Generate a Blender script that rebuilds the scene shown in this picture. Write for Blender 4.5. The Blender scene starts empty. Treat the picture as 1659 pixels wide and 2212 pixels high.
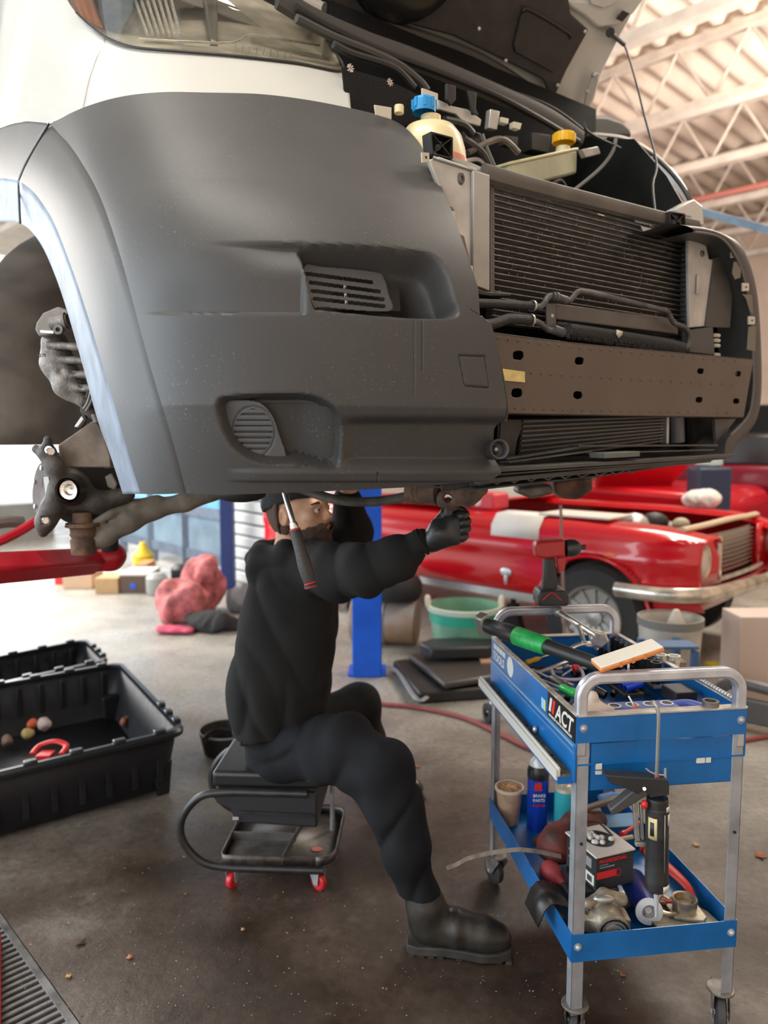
import bpy, math, random
import numpy as np
from mathutils import Vector, Matrix, noise
random.seed(7)
SC = bpy.context.scene
COL = SC.collection
# ---------------------------------------------------------------- camera
FPX = 1650.0; CH = 1.45; TH = math.atan((1106 - 945) / FPX)
cam = bpy.data.cameras.new('camera'); camo = bpy.data.objects.new('camera', cam); COL.objects.link(camo)
camo.location = (0, 0, CH); camo.rotation_euler = (math.pi / 2 - TH, 0, 0)
cam.sensor_fit = 'HORIZONTAL'; cam.sensor_width = 36; cam.lens = 36 * FPX / 1659; cam.clip_start = .05
cam.dof.use_dof = True; cam.dof.focus_distance = 1.72; cam.dof.aperture_fstop = (cam.lens / 1000) / .0105
SC.camera = camo
# ---------------------------------------------------------------- sky, lamps, exposure
w = bpy.data.worlds.new('world'); SC.world = w; w.use_nodes = True
bg = w.node_tree.nodes['Background']; bg.inputs[0].default_value = (.88, .94, 1, 1); bg.inputs[1].default_value = 2.3
def lamp(name, loc, target, size, size_y, power, color):
    l = bpy.data.lights.new(name, 'AREA'); l.shape = 'RECTANGLE'; l.size = size; l.size_y = size_y
    l.energy = power; l.color = color
    o = bpy.data.objects.new(name, l); COL.objects.link(o); o.location = loc
    o.rotation_euler = (Vector(target) - Vector(loc)).to_track_quat('-Z', 'Y').to_euler(); o['kind'] = 'helper'
    return o
lamp('ceiling_lamp', (-.6, 1.2, 4.6), (-.2, 1.9, 0), 2.4, .5, 60, (1, .95, .86))
lamp('ceiling_lamp', (2.6, 3.8, 4.6), (2.4, 4.6, 0), 2.4, .5, 90, (1, .93, .82))
lamp('ceiling_lamp', (3.2, 7.2, 4.3), (3, 7, 0), 2.4, 1.2, 140, (1, .93, .82))
lamp('added_ceiling_fill', (4.2, 5.2, 2.9), (4.6, 7.2, 5), 2.6, .6, 170, (1, .90, .80))  # added fill, no real fixture: aimed up to brighten the roof deck
lamp('bay_daylight', (-5.5, 1.2, 2.2), (0, 1.9, 1.6), 4.0, 3.0, 120, (.80, .90, 1))
lamp('far_bay_daylight', (-5.0, 7.5, 3.2), (-1.8, 5.2, 0), 3.5, 2.5, 420, (1, .96, .90))
lamp('front_daylight', (1.4, -4.5, 3.0), (.4, 2.2, 1.2), 5.0, 2.6, 200, (.93, .97, 1))
SC.view_settings.view_transform = 'Standard'; SC.view_settings.look = 'None'
SC.view_settings.gamma = 1; SC.view_settings.use_curve_mapping = False; SC.view_settings.exposure = 0.2
# ---------------------------------------------------------------- camera geometry: photo pixel -> place in the room
CAM = np.array([0, 0, CH])
def ray(u, v):
    u = np.asarray(u, float); v = np.asarray(v, float); x = (u - 829.5) / FPX; y = -(v - 1106) / FPX
    return np.stack([x, math.cos(TH) + y * math.sin(TH), -math.sin(TH) + y * math.cos(TH)], -1)
def aty(u, v, y): d = ray(u, v); return CAM + d * (y / d[..., 1:2])
def onz(u, v, z=0.): d = ray(u, v); return CAM + d * ((z - CH) / d[..., 2:3])
def onpl(u, v, p, n): d = ray(u, v); n = np.asarray(n, float); return CAM + d * (np.dot(np.asarray(p, float) - CAM, n) / (d @ n))[..., None]
def T(p): return tuple(float(x) for x in p)
# ---------------------------------------------------------------- mesh builder
def unit(v): v = np.asarray(v, float); return v / max(1e-9, np.linalg.norm(v))
def basis(d):
    d = unit(d); h = np.array([0, 0, 1.]) if abs(d[2]) < .9 else np.array([1., 0, 0])
    x = unit(np.cross(h, d)); return x, np.cross(d, x), d
class MB:
    def __init__(s): s.v = []; s.f = []
    def add(s, v, f):
        n = len(s.v); s.v += [T(p) for p in v]; s.f += [tuple(i + n for i in q) for q in f]; return s
    def box(s, lo, hi, fr=None):
        (a, b, c), (d, e, g) = lo, hi
        v = [(a, b, c), (d, b, c), (d, e, c), (a, e, c), (a, b, g), (d, b, g), (d, e, g), (a, e, g)]
        if fr: v = [fr(*p) for p in v]
        return s.add(v, [(0, 3, 2, 1), (4, 5, 6, 7), (0, 1, 5, 4), (1, 2, 6, 5), (2, 3, 7, 6), (3, 0, 4, 7)])
    def bar(s, p, q, w, h, up=(0, 0, 1)):
        p = np.array(p, float); q = np.array(q, float); d = unit(q - p); x = unit(np.cross(d, up)); z = np.cross(x, d)
        v = [e + x * w / 2 * i + z * h / 2 * j for e in (p, q) for i, j in ((-1, -1), (1, -1), (1, 1), (-1, 1))]
        return s.add(v, [(3, 2, 1, 0), (4, 5, 6, 7), (0, 1, 5, 4), (1, 2, 6, 5), (2, 3, 7, 6), (3, 0, 4, 7)])
    def cyl(s, p, q, r, r2=None, n=20, cap=True):
        p = np.array(p, float); q = np.array(q, float); x, y, d = basis(q - p); r2 = r if r2 is None else r2; v = []
        for e, rr in ((p, r), (q, r2)):
            for i in range(n):
                a = 2 * math.pi * i / n; v.append(e + (x * math.cos(a) + y * math.sin(a)) * rr)
        f = [(i, (i + 1) % n, n + (i + 1) % n, n + i) for i in range(n)]
        if cap: f += [tuple(range(n - 1, -1, -1)), tuple(range(n, 2 * n))]
        return s.add(v, f)
    def lathe(s, prof, o, ax=(0, 0, 1), n=28, sx=1):
        x, y, d = basis(ax); o = np.array(o, float); v = []
        for r, h in prof:
            for i in range(n):
                a = 2 * math.pi * i / n; v.append(o + x * math.cos(a) * max(r, 1e-4) * sx + y * math.sin(a) * max(r, 1e-4) + d * h)
        f = [(k * n + i, k * n + (i + 1) % n, (k + 1) * n + (i + 1) % n, (k + 1) * n + i) for k in range(len(prof) - 1) for i in range(n)]
        return s.add(v, f)
    def tube(s, pts, r, n=10, res=6, sm=True, flat=1, up=None):
        P = spl(pts, res) if sm and len(pts) > 2 else np.array(pts, float)
        m = len(P); rr = np.interp(np.linspace(0, 1, m), np.linspace(0, 1, len(r)), r) if np.ndim(r) else [r] * m
        v = []; x = None
        for i in range(m):
            d = unit(P[min(i + 1, m - 1)] - P[max(i - 1, 0)])
            if up is not None: x = unit(np.cross(up, d))
            elif x is None: x = basis(d)[0]
            x = unit(x - d * np.dot(x, d)); y = np.cross(d, x)
            v += [P[i] + (x * math.cos(2 * math.pi * j / n) + y * math.sin(2 * math.pi * j / n) * flat) * rr[i] for j in range(n)]
        f = [(i * n + j, i * n + (j + 1) % n, (i + 1) * n + (j + 1) % n, (i + 1) * n + j) for i in range(m - 1) for j in range(n)]
        return s.add(v, f + [tuple(range(n - 1, -1, -1)), tuple(range((m - 1) * n, m * n))])
    def prism(s, pts, off):
        n = len(pts); pts = [np.array(p, float) for p in pts]; off = np.array(off, float)
        return s.add(pts + [p + off for p in pts], [tuple(range(n)), tuple(range(2 * n - 1, n - 1, -1))] + [(i, n + i, n + (i + 1) % n, (i + 1) % n) for i in range(n)])
    def grid(s, G, keep=None):
        G = np.asarray(G); h, w = G.shape[:2]
        f = [(i * w + j, i * w + j + 1, (i + 1) * w + j + 1, (i + 1) * w + j) for i in range(h - 1) for j in range(w - 1) if keep is None or keep[i, j]]
        return s.add(G.reshape(-1, 3), f)
    def ball(s, c, r, n=16, m=10, fr=None):
        c = np.array(c, float); r = np.array([r] * 3 if np.ndim(r) == 0 else r, float)
        x = fr if fr is not None else np.eye(3); G = []
        for i in range(m + 1):
            t = math.pi * i / m; t = min(max(t, 1e-3), math.pi - 1e-3)
            G.append([c + x.T @ (r * np.array([math.sin(t) * math.cos(2 * math.pi * j / n), math.sin(t) * math.sin(2 * math.pi * j / n), math.cos(t)])) for j in range(n)])
        n0 = len(s.v); s.v += [T(p) for q in G for p in q]
        s.f += [(n0 + i * n + j, n0 + (i + 1) * n + j, n0 + (i + 1) * n + (j + 1) % n, n0 + i * n + (j + 1) % n) for i in range(m) for j in range(n)]
        return s
def spl(pts, res=6, closed=False):
    P = np.array(pts, float); n = len(P); out = []
    for i in range(n if closed else n - 1):
        if closed: a, b, c, d = P[i - 1], P[i], P[(i + 1) % n], P[(i + 2) % n]
        else: a, b, c, d = P[max(i - 1, 0)], P[i], P[i + 1], P[min(i + 2, n - 1)]
        for k in range(res):
            t = k / res; out.append(.5 * (2 * b + (c - a) * t + (2 * a - 5 * b + 4 * c - d) * t * t + (3 * b - a - 3 * c + d) * t ** 3))
    if not closed: out.append(P[-1])
    return np.array(out)
def rs(pts, n, sm=True):       # resample a pixel curve to n points by arc length
    P = spl(pts, 8) if sm and len(pts) > 2 else np.array(pts, float)
    s = np.r_[0, np.cumsum(np.linalg.norm(np.diff(P, axis=0), axis=1))]; t = np.linspace(0, s[-1], n)
    return np.stack([np.interp(t, s, P[:, i]) for i in range(P.shape[1])], -1)
def coons(bot, top, lef, rig, nu, nv, sm=(True,) * 4):   # bot,top run left->right; lef,rig run bottom->top
    B, Tp, L, R = rs(bot, nu, sm[0]), rs(top, nu, sm[1]), rs(lef, nv, sm[2]), rs(rig, nv, sm[3])
    u = np.linspace(0, 1, nu)[None, :, None]; v = np.linspace(0, 1, nv)[:, None, None]
    return ((1 - v) * B[None] + v * Tp[None] + (1 - u) * L[:, None] + u * R[:, None]
            - ((1 - u) * (1 - v) * B[0] + u * (1 - v) * B[-1] + (1 - u) * v * Tp[0] + u * v * Tp[-1]))
def sst(a, b, x): t = np.clip((np.asarray(x, float) - a) / (b - a), 0, 1); return t * t * (3 - 2 * t)
def inpoly(P, poly):          # signed distance in pixels to a polygon, negative inside
    P = np.asarray(P, float); poly = np.asarray(poly, float); d = np.full(P.shape[:-1], 1e9); ins = np.zeros(P.shape[:-1], bool)
    for i in range(len(poly)):
        a, b = poly[i], poly[(i + 1) % len(poly)]; e = b - a; w_ = P - a
        t = np.clip((w_ @ e) / max(e @ e, 1e-9), 0, 1); d = np.minimum(d, np.linalg.norm(w_ - t[..., None] * e, axis=-1))
        c = ((a[1] > P[..., 1]) != (b[1] > P[..., 1])) & (P[..., 0] < (b[0] - a[0]) * (P[..., 1] - a[1]) / ((b[1] - a[1]) or 1e-9) + a[0]); ins ^= c
    return np.where(ins, -d, d)
# ---------------------------------------------------------------- objects
BASE = {}
def build(name, mb, mt, parent=None, bev=0, solid=0, label=None, ang=35, kind=None, sub=0, segs=2, world=True, off=-1, rim=True):
    me = bpy.data.meshes.new(name); v = mb.v
    o = bpy.data.objects.new(name, me)
    if parent is not None:
        o.parent = parent; M = BASE[parent.name]; BASE[o.name] = M
        if world:
            I = np.array(M.inverted()); A = np.array(v); v = (A @ I[:3, :3].T + I[:3, 3]).tolist()
    else: BASE[o.name] = Matrix.Identity(4)
    me.from_pydata(v, [], mb.f); me.validate(); me.materials.append(mt)
    me.polygons.foreach_set('use_smooth', [True] * len(me.polygons)); me.set_sharp_from_angle(angle=math.radians(ang))
    COL.objects.link(o)
    if solid: m = o.modifiers.new('s', 'SOLIDIFY'); m.thickness = solid; m.offset = off; m.use_rim = rim
    if bev: m = o.modifiers.new('b', 'BEVEL'); m.width = bev; m.segments = segs; m.limit_method = 'ANGLE'; m.angle_limit = .6; m.harden_normals = False
    if sub: m = o.modifiers.new('d', 'SUBSURF'); m.levels = sub; m.render_levels = sub
    if label: o['label'] = label
    if kind: o['kind'] = kind
    return o
def thing(name, label, cat, loc=(0, 0, 0), rz=0, group=None):
    o = bpy.data.objects.new(name, None); COL.objects.link(o); o.location = T(loc); o.rotation_euler = (0, 0, rz)
    o.empty_display_size = .05; BASE[o.name] = Matrix.Translation(Vector(T(loc))) @ Matrix.Rotation(rz, 4, 'Z')
    return tag(o, label, cat, group)
def tag(o, label, cat, group=None):
    o['label'] = label; o['category'] = cat
    if group: o['group'] = group
    return o
def solo(name, mb, mt, label, cat, group=None, **k):    # a thing that is one mesh, its origin at its base
    A = np.array(mb.v); c = (A.min(0) + A.max(0)) / 2; c[2] = A[:, 2].min(); mb.v = (A - c).tolist()
    o = build(name, mb, mt, **k); o.location = T(c); return tag(o, label, cat, group)
def struct(name, mb, mt, **k): return build(name, mb, mt, kind='structure', **k)
def again(o, parent=None):
    c = o.copy(); COL.objects.link(c); c.parent = parent if parent is not None else o.parent; return c
def text(name, s, mt, parent, o, ex, ey, size, depth=.0006, al='LEFT', shear=0):   # flat lettering at o, along ex, upward ey
    cu = bpy.data.curves.new(name, 'FONT'); cu.body = s; cu.size = size; cu.extrude = depth; cu.offset = size * .022; cu.align_x = al; cu.shear = shear; cu.resolution_u = 3
    t = bpy.data.objects.new(name, cu); COL.objects.link(t); dg = bpy.context.evaluated_depsgraph_get()
    me = bpy.data.meshes.new_from_object(t.evaluated_get(dg)); COL.objects.unlink(t); bpy.data.objects.remove(t)
    ex = unit(ex); ey = np.asarray(ey, float); ey = unit(ey - ex * (ey @ ex)); ez = np.cross(ex, ey); m = MB()
    m.add([np.array(o) + ex * v.co.x + ey * v.co.y + ez * v.co.z for v in me.vertices], [tuple(p.vertices) for p in me.polygons])
    return build(name, m, mt, parent)
# ---------------------------------------------------------------- materials
MATS = {}
def mat(name, col, rough=.5, metal=0, var=0, vs=8, bump=0, bs=40, col2=None, spec=.5, coat=0, alpha=1, trans=0, emit=0, aniso=0, dust=0, stretch=(1, 1, 1)):
    if name in MATS: return MATS[name]
    m = bpy.data.materials.new(name); m.use_nodes = True; N = m.node_tree.nodes; L = m.node_tree.links; b = N['Principled BSDF']
    b.inputs['Base Color'].default_value = (*col, 1); b.inputs['Roughness'].default_value = rough; b.inputs['Metallic'].default_value = metal
    b.inputs['Specular IOR Level'].default_value = spec; b.inputs['Coat Weight'].default_value = coat; b.inputs['Alpha'].default_value = alpha
    b.inputs['Transmission Weight'].default_value = trans
    if emit: b.inputs['Emission Color'].default_value = (*col, 1); b.inputs['Emission Strength'].default_value = emit
    if var or bump or dust or col2:
        tc = N.new('ShaderNodeTexCoord'); mp = N.new('ShaderNodeMapping'); mp.inputs['Scale'].default_value = stretch; L.new(tc.outputs['Object'], mp.inputs[0])
        def nz(s, d=4): n = N.new('ShaderNodeTexNoise'); n.inputs['Scale'].default_value = s; n.inputs['Detail'].default_value = d; L.new(mp.outputs[0], n.inputs['Vector']); return n
        if var or col2:
            n = nz(vs); r = N.new('ShaderNodeValToRGB'); c2 = col2 or tuple(min(1, c * (1 + var)) for c in col); c1 = col if col2 else tuple(c * (1 - var) for c in col)
            r.color_ramp.elements[0].color = (*c1, 1); r.color_ramp.elements[1].color = (*c2, 1)
            r.color_ramp.elements[0].position = .35; r.color_ramp.elements[1].position = .65; L.new(n.outputs[0], r.inputs[0]); src = r.outputs[0]
        else: src = None
        if dust:
            n = nz(260, 2); r = N.new('ShaderNodeValToRGB'); r.color_ramp.elements[0].position = .66; r.color_ramp.elements[1].position = .72; L.new(n.outputs[0], r.inputs[0])
            n2 = nz(5, 3); r2 = N.new('ShaderNodeValToRGB'); r2.color_ramp.elements[0].position = .4; r2.color_ramp.elements[1].position = .7; L.new(n2.outputs[0], r2.inputs[0])
            mu = N.new('ShaderNodeMath'); mu.operation = 'MULTIPLY'; L.new(r.outputs[0], mu.inputs[0]); L.new(r2.outputs[0], mu.inputs[1])
            mu2 = N.new('ShaderNodeMath'); mu2.operation = 'MULTIPLY'; mu2.inputs[1].default_value = dust; L.new(mu.outputs[0], mu2.inputs[0])
            x = N.new('ShaderNodeMix'); x.data_type = 'RGBA'; x.inputs['A'].default_value = (*col, 1); x.inputs['B'].default_value = (.55, .55, .52, 1)
            if src: L.new(src, x.inputs['A'])
            L.new(mu2.outputs[0], x.inputs['Factor']); src = x.outputs['Result']
        if src: L.new(src, b.inputs['Base Color'])
        if bump:
            n = nz(bs); q = N.new('ShaderNodeBump'); q.inputs['Strength'].default_value = bump; q.inputs['Distance'].default_value = .004
            L.new(n.outputs[0], q.inputs['Height']); L.new(q.outputs[0], b.inputs['Normal'])
            if rough > .15:
                mr = N.new('ShaderNodeMapRange'); mr.inputs['To Min'].default_value = rough * .8; mr.inputs['To Max'].default_value = min(1, rough * 1.2); L.new(n.outputs[0], mr.inputs[0]); L.new(mr.outputs[0], b.inputs['Roughness'])
    MATS[name] = m; return m
WHITE = mat('white_paint', (.58, .58, .545), .22, coat=.3)
BUMP = mat('grey_plastic', (.060, .060, .060), .47, spec=.42, var=.12, vs=3, bump=.06, bs=900, dust=.28)
FLAREF = mat('daylight_painted_plastic', (.20, .25, .32), .6, spec=.3, var=.2, vs=12, bump=.05, bs=300, dust=.4)  # bluish daylight on the arch lip, painted into the plastic's colour
BLACK = mat('black_plastic', (.018, .018, .018), .5, var=.2, bump=.05)
BLACKG = mat('black_gloss', (.012, .012, .012), .2)
LINER = mat('hood_liner_plastic', (.035, .03, .028), .55, var=.2, vs=20, bump=.1, bs=120)
RUBBER = mat('rubber', (.015, .015, .015), .75, bump=.1)
DARK = mat('greasy_dark', (.03, .028, .026), .6, var=.4, vs=15, bump=.3)
STEEL = mat('cast_steel', (.16, .145, .13), .5, .5, var=.35, vs=20, bump=.35, bs=90)
BRIGHT = mat('bright_steel', (.72, .72, .72), .22, 1, var=.15, vs=30, bump=.05)
GALV = mat('galvanised', (.40, .42, .45), .42, .45, var=.2, vs=14, bump=.08)
ALU = mat('aluminium', (.5, .5, .49), .42, .75, var=.25, vs=9, bump=.1)
ALUP = mat('dusty_aluminium_panel', (.52, .51, .48), .55, .15, var=.35, vs=6, bump=.2, bs=30)
RUST = mat('rusty_iron', (.22, .13, .08), .8, .2, var=.5, vs=25, bump=.6, bs=80, col2=(.08, .055, .045))
BEAM = mat('beam_brown_paint', (.10, .080, .064), .36, .2, var=.10, vs=4, bump=.05)
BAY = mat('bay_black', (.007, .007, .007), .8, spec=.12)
BLUE = mat('cart_blue_enamel', (.008, .14, .42), .32, var=.15, vs=6, bump=.05, coat=.2)
REDP = mat('lift_red_paint', (.55, .015, .03), .32, var=.15, vs=10, bump=.15, bs=60)
RED = mat('red_plastic', (.6, .02, .02), .35)
# ================================================================ the room
cre = (.62, .49, .36)
JD = np.array([-.70, .714, 0]); KD = np.array([.714, .70, 0])      # joists run along JD, roof flutes along KD
def floor_mat():
    m = bpy.data.materials.new('oil_stained_concrete'); m.use_nodes = True; N = m.node_tree.nodes; L = m.node_tree.links; b = N['Principled BSDF']
    tc = N.new('ShaderNodeTexCoord')
    def nz(s, d=6, r=.6): n = N.new('ShaderNodeTexNoise'); n.inputs['Scale'].default_value = s; n.inputs['Detail'].default_value = d; n.inputs['Roughness'].default_value = r; L.new(tc.outputs['Object'], n.inputs['Vector']); return n
    def ramp(src, st):
        r = N.new('ShaderNodeValToRGB'); e = r.color_ramp.elements
        while len(e) < len(st): e.new(.5)
        for i, (p, c) in enumerate(st): e[i].position = p; e[i].color = (*c, 1)
        L.new(src, r.inputs[0]); return r.outputs[0]
    def mix(f, a, c):
        x = N.new('ShaderNodeMix'); x.data_type = 'RGBA'; L.new(f, x.inputs['Factor']); L.new(a, x.inputs['A']); L.new(c, x.inputs['B']); return x.outputs['Result']
    clean = ramp(nz(2.2, 8).outputs[0], [(.3, (.30, .28, .24)), (.7, (.50, .48, .43))])
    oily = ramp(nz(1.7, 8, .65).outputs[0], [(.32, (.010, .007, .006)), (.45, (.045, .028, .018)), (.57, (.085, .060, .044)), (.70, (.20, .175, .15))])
    # darker brown mix around the working bay: distance from its middle, broken up by noise
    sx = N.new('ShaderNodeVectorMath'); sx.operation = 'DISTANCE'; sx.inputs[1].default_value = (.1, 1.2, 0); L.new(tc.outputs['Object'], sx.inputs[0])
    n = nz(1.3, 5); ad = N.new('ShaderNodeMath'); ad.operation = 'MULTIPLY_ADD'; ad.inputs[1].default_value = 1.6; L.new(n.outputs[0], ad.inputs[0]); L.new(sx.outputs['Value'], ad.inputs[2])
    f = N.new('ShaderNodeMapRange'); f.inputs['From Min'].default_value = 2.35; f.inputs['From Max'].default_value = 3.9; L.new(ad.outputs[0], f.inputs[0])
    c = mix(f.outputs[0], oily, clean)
    sp = ramp(nz(38, 6, .7).outputs[0], [(.35, (.35, .33, .30)), (.6, (1, 1, 1))]); mu = N.new('ShaderNodeMix'); mu.data_type = 'RGBA'; mu.blend_type = 'MULTIPLY'; mu.inputs['Factor'].default_value = .55
    L.new(c, mu.inputs['A']); L.new(sp, mu.inputs['B'])
    chip = ramp(nz(16, 8, .75).outputs[0], [(.60, (0, 0, 0)), (.68, (1, 1, 1))]); gr = N.new('ShaderNodeRGB'); gr.outputs[0].default_value = (.24, .25, .25, 1)
    patch = ramp(nz(2.6, 3).outputs[0], [(.5, (0, 0, 0)), (.62, (.7, .7, .7))]); mm = N.new('ShaderNodeMath'); mm.operation = 'MULTIPLY'; L.new(chip, mm.inputs[0]); L.new(patch, mm.inputs[1])
    L.new(mix(mm.outputs[0], mu.outputs['Result'], gr.outputs[0]), b.inputs['Base Color'])
    L.new(ramp(nz(3, 6).outputs[0], [(.35, (.22,) * 3), (.7, (.6,) * 3)]), b.inputs['Roughness'])
    bp = N.new('ShaderNodeBump'); bp.inputs['Strength'].default_value = .5; bp.inputs['Distance'].default_value = .006; L.new(nz(28, 10, .7).outputs[0], bp.inputs['Height']); L.new(bp.outputs[0], b.inputs['Normal'])
    return m
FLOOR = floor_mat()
CREAM = mat('cream_wall_paint', (.72, .57, .46), .8, var=.1, vs=1.5)
CEIL = mat('cream_roof_deck', (.84, .73, .62), .7, var=.08, vs=2)
JOIST = mat('joist_paint', (.76, .68, .60), .7, var=.12, vs=6)
g0 = onz(-30., 1925., 0.); g1 = onz(178., 2216., 0.); gd = unit(g1 - g0); gn = np.array([gd[1], -gd[0], 0])   # right edge of the drain
gw = .26
def gp(s, t, z=0): return g0 + gd * s - gn * (-t) * -1 + np.array([0, 0, z])
# floor: four slabs around the drain slot
m = MB(); a = g0 - gd * .35; b_ = g0 + gd * 1.6
def fl(p): return (p[0], p[1], 0)
ax, bx = a + 0, b_ + 0; sgn = -1 if (np.cross(gd, gn)[2] > 0) else 1
A0, B0 = ax, bx; A1, B1 = ax + gn * gw * -1, bx + gn * gw * -1
if A1[0] > A0[0]: A1, B1 = ax + gn * gw, bx + gn * gw
big = [(-14, -8), (14, -8), (14, 22), (-14, 22)]
m.add([(x, y, 0) for x, y in big] + [fl(A0), fl(B0), fl(B1), fl(A1)], [(2, 3, 7, 4), (1, 2, 4, 5), (0, 1, 5, 6), (3, 0, 6, 7)])
m.add([(A0[0], A0[1], -.15), (B0[0], B0[1], -.15), (B1[0], B1[1], -.15), (A1[0], A1[1], -.15), fl(A0), fl(B0), fl(B1), fl(A1)], [(0, 1, 2, 3), (0, 4, 5, 1), (1, 5, 6, 2), (2, 6, 7, 3), (3, 7, 4, 0)])
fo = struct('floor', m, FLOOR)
# drain grate
gt = thing('drain_grate', 'cast iron floor drain grate with long slots, dusted grey', 'drain grate', T(A0)); GI = mat('grate_iron', (.13, .13, .13), .55, .4, var=.6, vs=10, bump=.4)
wd = unit(A1 - A0); ld = gd; LEN = np.linalg.norm(B0 - A0)
m = MB()
for q in (.012, gw - .012): m.bar(A0 + wd * q + (0, 0, -.012), B0 + wd * q + (0, 0, -.012), .022, .022)
build('frame', m, GI, gt, bev=.002)
first = None; k = 0; s = .02
while s < LEN - .05:
    if first is None:
        m = MB(); m.bar(A0 + ld * s + wd * .02 + (0, 0, -.011), A0 + ld * s + wd * (gw - .02) + (0, 0, -.011), .013, .02); first = build('slat', m, GI, gt, bev=.002)
    else: c = again(first); c.location = T(ld * (s - .02))
    s += .026
# ceiling deck: fluted sheet along KD
CZ = 5.0
m = MB(); o0 = np.array([2.5, 8, CZ]); nfl = 96; pitch = .26; row = []
prof = [(0, 0), (.3, 0), (.4, .08), (.9, .08), (1, 0)]
G = []
for side in (-11, 14):
    r = []
    for i in range(-nfl // 2, nfl // 2):
        for t, h in prof[:-1]: r.append(o0 + JD * (i + t) * pitch + KD * side + np.array([0, 0, h]))
    G.append(r)
m.grid(np.array(G)); struct('ceiling', m, CEIL, ang=10, solid=.01)
# open web joists
jt = thing('roof_truss', 'row of cream painted open web steel joists under the fluted roof deck', 'roof joists', (2, 8, CZ - .7)); jt['kind'] = 'structure'
def joist(off):
    c = o0 + KD * off; J = MB()
    L0, L1 = -9.5, 9.5
    J.bar(c + JD * L0 + (0, 0, -.06), c + JD * L1 + (0, 0, -.06), .1, .07); J.bar(c + JD * L0 + (0, 0, -.62), c + JD * L1 + (0, 0, -.62), .12, .08)
    ch = build('chord', J, JOIST, jt); J = MB(); n = 30
    for i in range(n):
        p = L0 + (L1 - L0) * i / n; q = L0 + (L1 - L0) * (i + .5) / n; r = L0 + (L1 - L0) * (i + 1) / n
        J.cyl(c + JD * p + (0, 0, -.08), c + JD * q + (0, 0, -.6), .016, n=6, cap=False); J.cyl(c + JD * q + (0, 0, -.6), c + JD * r + (0, 0, -.08), .016, n=6, cap=False)
    build('web', J, JOIST, jt)
for off in (-6.4, -4.9, -3.4, -1.9, -.4, 1.1, 2.6, 4.1, 5.6): joist(off)
pp = solo('sprinkler_pipe', MB().cyl(o0 + KD * 1.8 + JD * -5.8 + (0, 0, -.75), o0 + KD * 1.8 + JD * 8 + (0, 0, -.75), .035, n=10), mat('pink_red_pipe', (.60, .22, .18), .5), 'thin red sprinkler pipe slung below the roof joists', 'pipe')
bb = MB(); q0, q1 = aty(1480, 448, 5.2), aty(1700, 508, 4.6); qd = unit(q1 - q0); q0 = q0 - qd * 1.9; q1 = q1 + qd * 2.4; bb.bar(q0, q1, .05, .045)
for q_ in (q0 + qd * .1, q1 - qd * .1): bb.cyl(q_, (q_[0], q_[1], 4.35), .012, n=6)
LB = mat('pale_blue_steel', (.16, .26, .38), .5, var=.2)
solo('crossbar', bb, LB, 'blue-grey steel crossbar high behind the van nose on the right', 'beam')
# walls
def wall(name, p, q, z0, z1, mt, th=.15):
    p = np.array(p, float); q = np.array(q, float); m = MB(); m.bar((p[0], p[1], (z0 + z1) / 2), (q[0], q[1], (z0 + z1) / 2), th, z1 - z0); return struct(name, m, mt)
far = o0 + KD * 6.2
wall('wall_back', far + JD * 14, far - JD * 5.9, 0, 5.1, CREAM)
rgt = o0 - JD * 6.0
wall('wall_right', rgt + KD * 7, rgt - KD * 12, 0, 5.1, CREAM)
W0 = np.array([-.70, 6.63, 0]); WD = np.array([-.66, .751, 0])
# far bay wall: lintel over a glazed overhead door and a slatted roll-up door
wall('trim_1', W0 - WD * .1, W0 + WD * 5.2, 2.6, 5.1, CREAM)
DG = mat('door_frame_grey', (.10, .13, .18), .5, var=.2); PANE = mat('door_glazing', (.14, .36, .58), .1, var=.25, vs=3, spec=.8)  # pane blue is the sky reflection painted into the colour
dr = thing('door_1', 'x', 'x', T(W0 + WD * 1.7)); [dr.__delitem__(k) for k in ('label', 'category')]; dr['kind'] = 'structure'
def wp(s, z, o=0): return W0 + WD * s + np.array([-.751, -.66, 0]) * o + np.array([0, 0, z])
m = MB()
for i in range(6): m.bar(wp(1.35, .2 + i * .47), wp(3.95, .2 + i * .47), .05, .11)
for s in (1.35, 2.2, 3.07, 3.95): m.bar(wp(s, 0), wp(s, 2.6), .05, .1, up=(1, 0, 0))
build('frame', m, DG, dr)
for i in range(5):
    for a1, a2 in ((1.4, 2.15), (2.25, 3.02), (3.12, 3.9)):
        m = MB(); m.bar(wp(a1, .435 + i * .47), wp(a2, .435 + i * .47), .012, .36); build('pane', m, PANE if i % 2 else mat('door_glazing_dull', (.16, .23, .30), .2, var=.2, vs=3), dr)
sh = thing('door_2', 'x', 'x', T(W0)); [sh.__delitem__(k) for k in ('label', 'category')]; sh['kind'] = 'structure'
SLAT = mat('rollup_slat_white', (.62, .64, .64), .45)
for i in range(22):
    m = MB(); z = .03 + i * .118; m.bar(wp(-.1, z + .055), wp(1.22, z + .055), .03, .1); build('slat', m, SLAT, sh, bev=.012)
m = MB(); m.bar(wp(-.1, 1.32, -.03), wp(1.22, 1.32, -.03), .02, 2.6); build('backing', m, DG, sh)
# outside ground and pale building seen past the open bay on the left are the bare sky and slab
CON = mat('outside_wall_grey', (.30, .30, .29), .9, var=.15, vs=2)
wall('wall_left', (-7.2, 9.0), (-4.9, 11.2), 0, .50, CON)
wall('trim_2', (-4.35, 8.2), (-4.25, 8.3), 0, .72, mat('bay_post_tan', (.42, .30, .2), .7), th=.16)
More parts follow.
